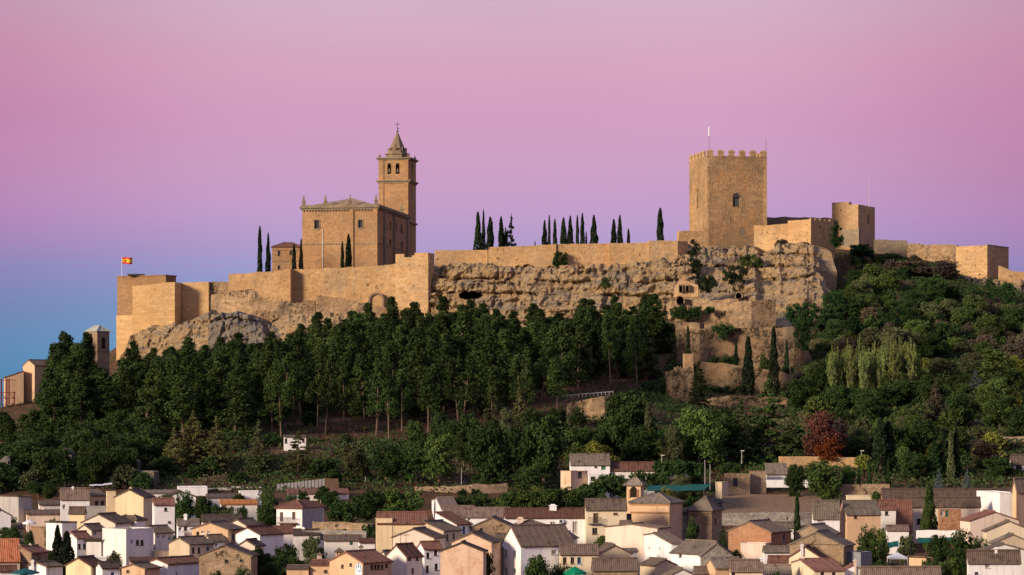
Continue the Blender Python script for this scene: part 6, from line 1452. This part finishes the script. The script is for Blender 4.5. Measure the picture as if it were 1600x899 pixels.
# body of the wood: rows down the slope
EDGE = [(-10, 700), (60, 712), (180, 708), (300, 690), (430, 686), (560, 690), (680, 690), (800, 668), (900, 640), (1000, 612), (1045, 590)]
def edge(px): return np.interp(px, *zip(*EDGE))
ENV = [(-30, 634), (62, 630), (74, 560)] + sorted(TOPS) + [(1060, 520)]
BELOW = [(170, 'at the hill end'), (255, 'below the brown bastion'), (330, 'below the smooth restored walls'), (470, 'below the crumbling rampart'), (600, 'below the church'), (720, 'below the corner tower'), (870, 'below the cave and cliff'), (1100, 'next to the terraces')]
rw = 0; NP = 0
for Y in np.arange(545, 704, 10.6):
    rw += 1
    step = 6.6 / Y * F
    for px in np.arange(15 + (rw % 2) * step / 2, 1045, step):
        p_ = px + RNG.normal(0, step * .24); y_ = Y + RNG.normal(0, 2.4); z = gpx(p_, y_); base = HY - z / y_ * F
        if base > edge(p_) + 2 or p_ > 1040: continue
        if p_ < 70 and y_ > 640: continue
        if 885 < p_ < 1000 and base > 608: continue
        front = base > edge(p_) - 26 and 400 < p_ < 1000
        hgt = 15.0 + RNG.normal(0, 2.3)
        lim = np.interp(p_, *zip(*ENV)) + 10
        if base - hgt * F / y_ < lim: hgt = (base - lim) * y_ / F - RNG.random() * 1.2
        if hgt < 6.5: continue
        mt = 'pinelight' if RNG.random() < .25 else None
        w = next(s_ for x_, s_ in BELOW if p_ < x_); top_ = base - hgt * F / y_; ed = edge(p_)
        row = 'upper' if top_ < lim + 35 else ('lower' if base > ed - 40 else 'middle')
        NP += 1; kw = dict(group='pines of the %s wood %s' % (row, w), lean=.06)
        if front: plant('bare', 'bare-trunked pine at the wood\'s lower edge ' + w, (PX(p_, y_), y_, z - .2), hgt * 1.02, 5.8 + RNG.random(), mt, 'bare-trunked pines ' + w, .035)
        else: plant('bare' if RNG.random() < .08 and p_ > 330 else 'pine', 'dark pine in the %s wood %s' % (row, w), (PX(p_, y_), y_, z - .2), hgt, 7.6 + 2.2 * RNG.random(), mt, **kw)
print('pines', NP + len(TOPS) + 3)
tree_px('pine', 'single lighter pine with a conical crown at the front of the wood', 425, 578, 50, 545, 'pinelight', foot=700)

# ---- big trees at the foot of the hill
for kind, px, top, w, Y, mt, foot, lab in (
    ('cedar', 272, 672, 52, 505, 'cedar', 762, 'yellowish cedar on the outer side of the pale cedar clump'), ('cedar', 302, 645, 66, 508, 'cedar', 762, 'tallest yellowish cedar in the pale cedar clump'), ('cedar', 338, 655, 60, 506, 'cedar', 762, 'yellowish cedar on the fence side of the pale cedar clump'),
    ('cedar', 404, 658, 48, 503, 'olive', 758, 'grey-green cedar standing alone above the yellow awning'), ('cedar', 466, 675, 56, 502, 'cedar', 752, 'olive-green cedar in front of the white hut'),
    ('broad', 555, 684, 50, 494, 'olive', 768, 'rounded olive-brown tree at the end of the panel fence'), ('broad', 603, 690, 60, 494, 'broad', 768, 'round dark green tree beside the olive-brown one'), ('broad', 642, 696, 50, 494, 'broad', 766, 'dark tree filling the gap in the row of round trees'), ('broad', 686, 672, 68, 494, 'broadlight', 766, 'feathery mid-green tree behind the dry-stone wall'),
    ('broad', 725, 668, 40, 512, 'pine', 750, 'dark narrow tree behind the feathery one'), ('broad', 770, 648, 84, 494, 'broad', 764, 'largest round tree of the row at the hill foot'), ('broad', 850, 640, 92, 494, 'broad', 764, 'broad dark tree with a flat pale top near the ruined house'), ('broad', 812, 662, 60, 494, 'broad', 764, 'dark tree between the largest round tree and the flat-topped one'),
    ('cedar', 768, 606, 42, 535, 'olive', 690, 'pale cedar tip showing above the largest round tree'), ('cedar', 812, 604, 40, 536, 'cedar', 690, 'second pale cedar tip beside the first'), ('broad', 688, 640, 40, 528, 'broad', 700, 'dark shrub tree under the bare trunks'),
    ('broad', 936, 684, 66, 495, 'yellow', 735, 'bright yellow-green tree behind the old cottage'), ('broad', 985, 598, 92, 520, 'broad', 716, 'tall spreading dark tree beside the terraces'), ('broad', 918, 660, 60, 520, 'broad', 720, 'dark low tree under the stone buttress wall'), ('broad', 1000, 660, 70, 508, 'pine', 726, 'dark tree behind the cottage wing'),
    ('cypress', 1012, 632, 15, 512, 'olive', 720, 'slim olive cypress in front of the spreading tree'), ('broad', 1092, 630, 96, 512, 'broadlight', 724, 'large feathery tree below the ruined corner tower'), ('broad', 1052, 660, 40, 508, 'olive', 724, 'grey-green tree between the slim cypress and the feathery tree'), ('broad', 1140, 640, 50, 520, 'broad', 722, 'dark tree at the foot of the lowest terrace wall'),
    ('cedar', 1200, 596, 100, 520, 'pine', 722, 'great dark cedar with layered boughs below the terraces'), ('cedar', 1158, 626, 60, 516, 'pine', 724, 'smaller dark cedar beside the great one'), ('cedar', 1242, 640, 54, 518, 'pine', 722, 'dark cedar next to the red-leaved tree'),
    ('broad', 1285, 640, 76, 512, 'red', 714, 'red-leaved tree above the orange-lit wall'), ('broad', 1296, 676, 50, 509, 'orangeleaf', 714, 'orange-leaved bush under the red-leaved tree'), ('broad', 1312, 645, 34, 520, 'mauve', 700, 'greyish bare-looking tree behind the red one'),
    ('cypress', 1376, 654, 28, 500, 'cypress', 738, 'fat dark cypress of the twin pair above the brown roofs'), ('cypress', 1388, 660, 24, 501, 'cypress', 738, 'second fat cypress leaning on its twin'), ('cypress', 1460, 690, 26, 496, 'ivy', 742, 'cone-shaped dark cypress left of the slim pair'), ('cypress', 1474, 676, 24, 497, 'cypress', 742, 'broad cypress in the dark clump'), ('cypress', 1486, 674, 13, 495, 'olive', 745, 'slim olive-coloured cypress of the dark clump'), ('cypress', 1494, 668, 14, 496, 'cypress', 745, 'tall black-green cypress of the dark clump'),
    ('cedar', 1467, 733, 20, 484, 'blue', 758, 'blue spruce by the slim cypresses'), ('cedar', 1511, 733, 18, 484, 'blue', 758, 'blue spruce near the brown leafy bush'), ('broad', 1540, 684, 54, 503, 'brown', 722, 'brown-leaved bush tree beside the long stone wall'), ('broad', 1560, 712, 62, 496, 'broad', 752, 'dark rounded tree next to the white edge house'), ('broad', 1426, 706, 56, 495, 'pine', 755, 'very dark rounded tree behind the brown roofs'),
    ('cedar', 1462, 598, 54, 560, 'mauve', 690, 'greyish-pink conifer on the hillside'), ('cedar', 1525, 578, 34, 585, 'blue', 640, 'blue-grey conifer beside the white hillside house'), ('pine', 1570, 548, 96, 600, 'broadlight', 650, 'wide umbrella pine above the white hillside house'), ('cypress', 1553, 605, 10, 560, 'ivy', 680, 'slim bright cypress before the white hillside house'), ('cypress', 1502, 632, 13, 555, 'ivy', 684, 'pair cypress standing below the greyish conifer'), ('cypress', 1508, 638, 10, 554, 'cypress', 684, 'lower cypress touching the one below the greyish conifer'),
    ('broad', 1350, 672, 60, 530, 'broadlight', 720, 'mid-green tree over the orange-lit wall end'), ('broad', 1415, 630, 70, 545, 'broadlight', 700, 'light green tree with forked pale branches'), ('broad', 1310, 598, 56, 583, 'broad', 660, 'dark green tree before the first poplars of the clump'), ('broad', 1352, 602, 54, 582, 'broad', 660, 'dark green tree before the middle poplars of the clump'), ('broad', 1415, 592, 60, 582, 'broad', 660, 'dark green tree before the last poplars of the clump'), ('broad', 1330, 600, 60, 585, 'pine', 660, 'dark tree right under the poplar clump'), ('broad', 1382, 600, 70, 580, 'pine', 665, 'dark spreading tree at the foot of the poplars'), ('broad', 1475, 555, 66, 605, 'olive', 630, 'olive-brown tree beside the poplar clump'),
    ('broad', 1290, 560, 60, 615, 'pine', 650, 'dark tree between the retaining wall and the poplars'), ('broad', 1250, 585, 60, 600, 'pine', 650, 'dark tree below the sloping wall end')):
    tree_px(kind, lab, px, top, w, Y, mt, foot=foot)
for k, (px, top, w, mt) in enumerate(((650, 652, 44, 'broad'), (700, 648, 46, 'pine'), (735, 640, 50, 'broad'), (790, 636, 44, 'olive'), (830, 628, 54, 'broad'), (868, 632, 46, 'broad'), (890, 660, 50, 'broadlight'), (955, 640, 50, 'broad'))):
    tree_px('broad', '%s tree in the second line behind the round trees, %s' % ({'broad': 'dark green', 'pine': 'blackish', 'olive': 'olive', 'broadlight': 'lighter green'}[mt], ('under the bare-trunked pines', 'above the feathery tree', 'above the narrow dark tree', 'above the largest round tree', 'behind the flat-topped tree', 'beside the flat-topped tree', 'below the stone buttress wall', 'below the spreading tree')[k]), px, top, w, 522, mt)
# ---- poplars
ORD = 'first second third fourth fifth sixth seventh eighth ninth tenth eleventh twelfth thirteenth fourteenth fifteenth'.split()
for k, px in enumerate((1300, 1309, 1319, 1329, 1338, 1348, 1358, 1367, 1377, 1387, 1396, 1405, 1414, 1423, 1431)):
    tree_px('poplar', 'pale upright poplar, %s in the clump counted from the ivied retaining wall' % ORD[k], px, 536 + 16 * RNG.random() - 16 * math.exp(-((px - 1395) / 25) ** 2), 25, 592 + (k * 7 % 5) * 1.2, group='poplars in the pale clump')
for px in (1304, 1324, 1343, 1363, 1382, 1401, 1419): tree_px('poplar', 'pale poplar standing behind the front ones of the clump', px, 528 + 18 * RNG.random(), 25, 604, group='rear poplars of the pale clump')

# ---- bushes on the open slope
def scatter(n, poly, kinds, lab, grp, ymin, ymax, h0, h1, zones=None, kind='bush', wf=(1.25, .5)):
    c_ = 0; tries = 0
    while c_ < n and tries < n * 30:
        tries += 1
        Y = ymin + (ymax - ymin) * RNG.random(); px = poly[0] + (poly[1] - poly[0]) * RNG.random(); z = gpx(px, Y); py = HY - z / Y * F
        if not (np.interp(px, poly[2], poly[3]) < py < np.interp(px, poly[2], poly[4])): continue
        if 420 < px < 495 and py > 672 and Y < 530: continue      # keeps the white hut in view
        mt, lb = kinds[int(RNG.integers(len(kinds)))]; h_ = h0 + (h1 - h0) * RNG.random()
        zn = (' ' + next(s_ for x_, s_ in zones if px < x_)) if zones else ''
        plant(kind, lab % lb + zn, (PX(px, Y), Y, z - .3), h_, h_ * (wf[0] + wf[1] * RNG.random()), mt, grp % lb + zn); c_ += 1
SL = ([1290, 1330, 1400, 1500, 1620], [490, 440, 405, 478, 505], [575, 575, 560, 560, 600])
scatter(105, (1290, 1620, *SL), [('broad', 'dark green'), ('broadlight', 'mid-green'), ('mauve', 'brownish grey'), ('olive', 'olive'), ('ivy', 'deep green'), ('brown', 'brownish')], '%s bush on the open slope', '%s bushes on the open slope', 640, 792, 2.8, 5.6, [(1345, 'beside the shaded rock'), (1410, 'below the smaller square tower'), (1490, 'below the low battered wall'), (1550, 'below the end bastion'), (1700, 'beyond the end bastion')])
scatter(26, (1330, 1520, [1330, 1420, 1520], [396, 398, 410], [430, 425, 440]), [('broad', 'dark green'), ('ivy', 'deep green'), ('brown', 'brownish')], '%s bush hugging the foot of the far castle walls', '%s bushes at the foot of the far walls', 740, 798, 2.0, 3.2)
RS = ([1250, 1400, 1620], [560, 560, 540], [720, 745, 720])
scatter(60, (1250, 1620, *RS), [('broad', 'dark green'), ('broadlight', 'mid-green'), ('olive', 'olive'), ('pine', 'blackish green'), ('yellow', 'yellowish')], '%s shrub of the lower hillside', '%s shrubs of the lower hillside', 500, 650, 2.8, 6.0, [(1330, 'around the red-leaved tree'), (1440, 'below the poplar clump'), (1520, 'near the greyish conifer'), (1700, 'near the white hillside house')])
for px, top, w, Y, mt, lab in ((1530, 520, 50, 690, 'broadlight', 'light round tree on the open slope near the edge'), (1570, 500, 60, 700, 'broad', 'green tree below the ivy curtains'), (1450, 520, 60, 660, 'broad', 'dark tree on the slope above the poplars'), (1400, 505, 66, 660, 'olive', 'pale olive tree just above the poplar clump'), (1360, 510, 50, 665, 'olive', 'small pale olive tree above the poplars'), (1310, 495, 60, 690, 'ivy', 'deep green tree below the ivy slope'), (1595, 520, 60, 660, 'mauve', 'mauve-grey tree at the picture edge'), (1430, 404, 70, 770, 'brown', 'brownish broad bush tree under the low battered wall'), (1475, 406, 60, 768, 'mauve', 'greyish bush tree beside the end bastion'), (1345, 380, 50, 785, 'ivy', 'deep green tree at the foot of the smaller square tower'), (1385, 394, 50, 785, 'ivy', 'green tree beneath the dark-topped wall')):
    tree_px('broad', lab, px, top, w, Y, mt)
scatter(46, (1290, 1620, [1290, 1330, 1400, 1500, 1620], [500, 450, 425, 488, 515], [560, 560, 545, 560, 600]), [('broad', 'dark green'), ('broadlight', 'light green'), ('olive', 'olive'), ('ivy', 'deep green')], '%s rounded tree on the open slope', '%s rounded trees on the open slope', 640, 780, 4.5, 8.5, [(1410, 'under the smaller square tower'), (1500, 'under the low battered wall'), (1700, 'under the end bastion')], 'broad', (.9, .5))
scatter(40, (1250, 1620, [1250, 1400, 1620], [570, 600, 560], [715, 730, 700]), [('broad', 'dark green'), ('broadlight', 'light green'), ('olive', 'olive'), ('pine', 'blackish green')], '%s leafy tree of the lower hillside', '%s leafy trees of the lower hillside', 510, 640, 5, 9, [(1330, 'around the red-leaved tree'), (1440, 'below the poplar clump'), (1700, 'near the white hillside house')], 'broad', (.85, .4))
scatter(22, (880, 1130, [880, 1000, 1130], [640, 650, 660], [735, 735, 730]), [('broad', 'dark green'), ('broadlight', 'light green'), ('pine', 'blackish green')], '%s leafy tree between the cottage and the terraces', '%s leafy trees between cottage and terraces', 488, 550, 4.5, 8, None, 'broad', (.85, .4))
for x0, y0, x1, y1, Y, lab in ((1095, 603, 1170, 620, 634, 'dark ivy band along the foot of the pale patched wall'), (1160, 572, 1245, 600, 646, 'dark bushes along the foot of the great retaining wall'), (1098, 640, 1170, 660, 606, 'dark shrubs below the lowest terrace wall'), (1000, 592, 1050, 640, 618, 'dark ivy bank beside the ruined corner tower'), (1100, 556, 1160, 572, 652, 'thin ivy line above the pale patched wall')):
    patch('ivy', lab, x0, y0, x1, y1, Y, 2.5, 'ivy', 'ivy')
# ---- shrubs along the hill foot
scatter(24, (-20, 260, [-20, 100, 260], [670, 680, 690], [770, 775, 768]), [('pine', 'blackish green'), ('broad', 'dark green'), ('ivy', 'deep green'), ('olive', 'olive')], '%s shrub at the foot of the hill end', '%s shrubs at the foot of the hill end', 486, 560, 3.5, 6.5)
scatter(34, (-20, 250, [-20, 100, 250], [680, 690, 690], [768, 772, 745]), [('pine', 'blackish green'), ('broad', 'dark green')], '%s bushy tree low on the hill end', '%s bushy trees low on the hill end', 486, 565, 6, 9, None, 'broad', (.85, .3))
scatter(20, (230, 560, [230, 560], [690, 692], [762, 756]), [('pine', 'blackish green'), ('broad', 'dark green'), ('olive', 'olive')], '%s shrub between the pine wood and the panel fence', '%s shrubs between wood and fence', 486, 545, 2.0, 4.5)
scatter(22, (180, 1040, [180, 1040], [560, 560], [700, 640]), [('pine', 'blackish green'), ('broad', 'dark green')], '%s undershrub beneath the pines', '%s undershrubs beneath the pines', 545, 680, 1.6, 3.4)
scatter(24, (860, 1140, [860, 1000, 1140], [650, 650, 680], [745, 745, 745]), [('broad', 'dark green'), ('broadlight', 'mid-green'), ('ivy', 'deep green')], '%s shrub between the cottage and the terraces', '%s shrubs between cottage and terraces', 480, 560, 2.2, 4.5)
scatter(14, (480, 860, [480, 860], [690, 690], [775, 772]), [('broad', 'dark green'), ('pine', 'blackish green')], '%s shrub under the row of round trees', '%s shrubs under the round trees', 488, 535, 2.0, 3.6)
for px, top, w, Y, mt, lab in ((40, 705, 80, 510, 'broad', 'dark bushy tree above the grey block'), (95, 700, 80, 515, 'broad', 'dark tree at the foot of the hill end'), (150, 720, 60, 500, 'broad', 'dark bush tree above the pale green awning'), (60, 750, 50, 480, 'broad', 'bush tree right behind the grey block'), (12, 730, 60, 490, 'broad', 'dark bush at the picture edge below the hill'), (148, 700, 30, 520, 'red', 'reddish shrub in the dark bushes of the hill end'), (35, 700, 40, 525, 'olive', 'olive shrub by the pale rocks of the hill end'), (200, 690, 60, 520, 'pine', 'dark tree beside the pale cedar clump')):
    tree_px('broad', lab, px, top, w, Y, mt)
for x0, y0, x1, y1, Y, lab in ((82, 700, 112, 745, 508, 'pale boulder outcrop low on the hill end'), (150, 716, 215, 765, 500, 'grey rock outcrop above the white industrial shed'), (0, 712, 16, 745, 506, 'pale rock at the picture edge')):
    cliff('rock_outcrop', lab, [(x0, y0 + 8, Y, y1, Y - 5), ((x0 + x1) / 2, y0, Y, y1, Y - 6), (x1, y0 + 6, Y, y1, Y - 5)], 'greyrock', 1.0, int(x0) + 3, .6, 4, .4, 'rock', .5)

# ---- village gardens
GD = [('cypress', 90, 822, 20, 360, 'cypress', 'taller of the two dark cypresses in front of the white house'), ('cypress', 104, 832, 30, 358, 'cypress', 'fatter of the two dark cypresses in front of the white house'), ('broad', 181, 856, 34, 352, 'olive', 'small tree by the yellow gable'), ('broad', 290, 766, 40, 446, 'broad', 'dark tree behind the tall white house'), ('broad', 318, 772, 36, 444, 'pine', 'second dark tree behind the tall white house'), ('broad', 340, 784, 26, 438, 'broad', 'low dark tree by the yellow awning'), ('broad', 372, 768, 26, 458, 'broad', 'small tree against the yard building'), ('broad', 378, 786, 22, 432, 'broad', 'small green tree in front of the yellow awning'), ('broad', 420, 760, 46, 446, 'broad', 'rounded garden tree left of the balcony house'), ('broad', 410, 850, 62, 352, 'pine', 'big dark tree at the bottom before the stone gable'), ('broad', 446, 842, 44, 366, 'broad', 'green tree beside the low ochre wing'), ('broad', 490, 832, 46, 374, 'olive', 'olive garden tree under the balcony house'), ('broad', 462, 862, 40, 352, 'pine', 'dark bush tree above the low ochre wing'), ('broad', 473, 764, 24, 466, 'broad', 'small round tree on the long shed'), ('broad', 722, 762, 22, 472, 'pine', 'dark bush below the dry-stone wall'), ('broad', 748, 768, 44, 468, 'broad', 'wide bush below the dry-stone wall'), ('broad', 828, 724, 64, 488, 'broad', 'rounded tree beside the ruined house'), ('broad', 843, 858, 52, 345, 'broad', 'dense round tree in front of the shuttered white house'), ('broad', 757, 858, 38, 346, 'pine', 'dark bush in front of the peeling gable'), ('broad', 1083, 804, 26, 388, 'pine', 'dark shrub against the stone apse'), ('broad', 1150, 852, 30, 364, 'pine', 'dark round shrub by the flat pink house'), ('broad', 1128, 828, 18, 384, 'broad', 'small shrub left of the orange brick gable'), ('cypress', 1245.5, 770, 11, 424, 'ivy', 'slender green cypress at the edge of the ploughed terrace'), ('broad', 1243, 722, 38, 478, 'pine', 'dark fig tree before the open barn'), ('broad', 1288, 712, 66, 476, 'broadlight', 'large leafy tree above the grooved roof'), ('broad', 1326, 726, 30, 478, 'broad', 'smaller tree beside the large leafy one'), ('broad', 1356, 820, 46, 378, 'pine', 'tall dark garden shrub beside the grey blocks'), ('cypress', 1452, 756, 26, 420, 'broad', 'tall pointed shrub before the long brown roof'), ('broad', 1447, 786, 20, 408, 'broadlight', 'leafy shrub against the lower brown roof'), ('broad', 1380, 818, 24, 390, 'broadlight', 'light vine shrub by the teal netting'), ('broad', 1418, 832, 34, 386, 'olive', 'olive bush near the garden wall'), ('broad', 1468, 832, 44, 382, 'broad', 'dark bush in the walled garden'), ('broad', 1502, 826, 56, 380, 'broad', 'largest dark tree of the walled garden'), ('broad', 1528, 838, 40, 380, 'broad', 'dark tree under the orange sheet roof'), ('broad', 1485, 866, 44, 352, 'broadlight', 'light green bush at the bottom of the walled garden'), ('broad', 1450, 868, 36, 350, 'broad', 'bush beside the orange lean-to house'), ('broad', 1505, 872, 34, 352, 'pine', 'dark bush touching the bottom white house'), ('broad', 80, 806, 24, 408, 'olive', 'yellowish bush on the low house roof terrace'), ('broad', 20, 826, 34, 392, 'broad', 'dark bush by the white parasol'), ('broad', 45, 824, 22, 388, 'broad', 'bush beside the ochre yard wall'), ('broad', 275, 832, 22, 380, 'broad', 'small bush under the white chimney house'), ('broad', 1215, 886, 30, 340, 'broad', 'bush at the bottom by the rusty roof'), ('broad', 340, 888, 44, 338, 'broad', 'low bush at the bottom below the stone gable'), ('broad', 378, 884, 40, 342, 'broad', 'bush below the big stone gable'), ('cypress', 1342, 728, 7, 485, 'ivy', 'small clipped cypress first from the leafy tree'), ('cypress', 1359, 722, 8, 485, 'ivy', 'middle clipped cypress above the cream building'), ('cypress', 1388, 718, 8, 485, 'ivy', 'last clipped cypress beside the fat twin cypresses'), ('broad', 1040, 760, 30, 452, 'yellow', 'yellowish shrub beside the green netting'), ('broad', 1140, 718, 40, 500, 'broad', 'dark shrub behind the roofless ruin'), ('broad', 1085, 725, 50, 490, 'broad', 'shrub bank along the lane'), ('broad', 1064, 738, 40, 480, 'olive', 'olive shrub beside the tall poles')]
for kind, px, top, w, Y, mt, lab in GD: tree_px(kind, lab, px, top, w, Y, mt)
for x0, y0, x1, y1, Y, mt, lab in ((548, 766, 600, 812, 442, 'broad', 'dark hedge bank on the slope above the yellow house'), (590, 766, 660, 800, 450, 'broadlight', 'green hedge bank behind the yellow stair tower'), (515, 785, 560, 815, 432, 'broad', 'dark hedge corner by the balcony house'), (570, 820, 590, 852, 404, 'broad', 'dark hedge beside the yellow stair tower'), (780, 768, 860, 798, 446, 'broadlight', 'bright green hedge above the long dark red roof'), (846, 766, 915, 797, 452, 'broadlight', 'bright hedge sloping up to the ruined house'), (900, 752, 945, 788, 458, 'broad', 'green hedge below the white porch wing'), (930, 742, 985, 772, 462, 'broad', 'dark hedge between the porch wing and the brick bell tower'), (985, 738, 1045, 762, 472, 'broad', 'dark hedge under the lane wall'), (1020, 722, 1100, 742, 482, 'ivy', 'green creeper mass on the lane wall'), (700, 778, 790, 797, 452, 'pine', 'dark hedge strip behind the long white roofs'), (420, 752, 520, 762, 491, 'broadlight', 'grassy green strip along the panel fence')):
    patch('hedge', lab, x0, y0, x1, y1, Y, 3.0, mt, 'hedge', n=110, size=.25)

# small garden trees in the gaps between the houses
VZN = [(200, 'near the tall cream gabled house'), (420, 'near the orange gabled house'), (600, 'near the balcony house'), (760, 'near the peeling peach gable'), (940, 'near the shuttered white house'), (1130, 'near the brick church'), (1340, 'near the old stone gable'), (1700, 'near the walled garden')]
c_ = 0
for _ in range(4000):
    if c_ >= 75: break
    Y = 335 + 140 * RNG.random(); px = -10 + 1620 * RNG.random(); P2 = np.array([PX(px, Y), Y]); hit = False
    if 1120 < px < 1290 and Y > 440: continue
    for lb, C_, Lr_, Ll_, Y_, u_, v_ in VILL:
        dd = P2 - C_; a_, b_ = dd @ u_, dd @ v_
        if -1.3 < a_ < Lr_ + 1.3 and -1.3 < b_ < Ll_ + 1.3: hit = True; break
    if hit: continue
    h_ = 3.0 + 2.6 * RNG.random(); mt = ('broad', 'broad', 'pine', 'olive', 'broadlight')[int(RNG.integers(5))]; kd = {'broad': 'dark green', 'pine': 'blackish green', 'olive': 'olive', 'broadlight': 'light green'}[mt]; zn = next(s_ for x_, s_ in VZN if px < x_)
    plant('broad', '%s garden tree in a gap between houses %s' % (kd, zn), (*P2, gz(*P2) - .1), h_, h_ * (.8 + .4 * RNG.random()), mt, '%s garden trees %s' % (kd, zn)); c_ += 1

# ---- low growth covering the ground of the hill: weeds, creepers and dry grass
def ground_cover(name, label, n, mats, size, hmax, thr, seed, wood=.25):
    r = np.random.default_rng(seed); Y = 484 + (795 - 484) * r.random(n * 4) ** .8; px = -60 + 1720 * r.random(n * 4); X = PX(px, Y)
    nz_ = fbm(np.stack([X * .07, Y * .07, Y * 0 + seed], -1), 4) + .25 * r.normal(size=len(X)) * .3; Z = ground(X, Y); py = HY - Z / Y * F
    ok = (nz_ > thr) & ~((px > 1120) & (px < 1290) & (Y < 492)); inw = (px < 1040) & (py < edge(px)); ok &= ~inw | (r.random(len(X)) < wood)
    X, Y, Z = X[ok][:n], Y[ok][:n], Z[ok][:n]
    c = np.stack([X + r.normal(0, .3, len(X)), Y + r.normal(0, .3, len(X)), Z + hmax * r.random(len(X)) ** 1.5], -1)
    V, Fq = leaf_quads(c, size, .25, r); o_ = link(name, mesh_np(name, V, Fq, LF[mats])); tag(o_, label, None, None, 'stuff')
ground_cover('undergrowth', 'low green undergrowth over the castle hill', 120000, 'broad', .34, 1.1, -.02, 11, .1)
ground_cover('undergrowth', 'olive scrub between the bushes of the hill', 60000, 'olive', .3, .8, .05, 12, .1)
ground_cover('dry_grass', 'dry brownish grass on the open slope', 60000, 'brown', .28, .5, .0, 13, .5)

# smaller scrub between the single bushes: too small and dense to tell apart
r = np.random.default_rng(77); cl = []
while len(cl) < 5200:
    Y = 500 + 290 * r.random(); px = 1240 + 400 * r.random(); z = 0
    if Y < 640 and px < 1300: continue
    x = PX(px, Y); cl.append((x, Y))
cl = np.array(cl); z = ground(cl[:, 0], cl[:, 1]); py = HY - z / cl[:, 1] * F; px = CX + cl[:, 0] / cl[:, 1] * F
ok = (py > np.interp(px, SL[0], SL[1])) & (py < 725) & (fbm(np.stack([cl[:, 0] * .09, cl[:, 1] * .09, z * 0], -1), 3) > -.09)
cl, z = cl[ok], z[ok]; rr = .5 + .7 * r.random(len(cl))
V, Fq = leaf_quads(in_clumps(np.stack([cl[:, 0], cl[:, 1], z + rr * .5, rr * 1.2, rr * 1.2, rr], -1), 55, r), .25, 0, r)
half = len(Fq) // 2
for k, mt in enumerate(('broad', 'mauve')):
    sel = (np.arange(len(Fq)) // 55) % 3 < 2 if k == 0 else (np.arange(len(Fq)) // 55) % 3 == 2
    V2 = V.reshape(-1, 4, 3)[sel].reshape(-1, 3); o_ = link('scrub', mesh_np('scrub', V2, np.arange(len(V2)).reshape(-1, 4), LF[mt])); tag(o_, ('green' if k == 0 else 'purplish brown') + ' low scrub covering the open slope', None, None, 'stuff')
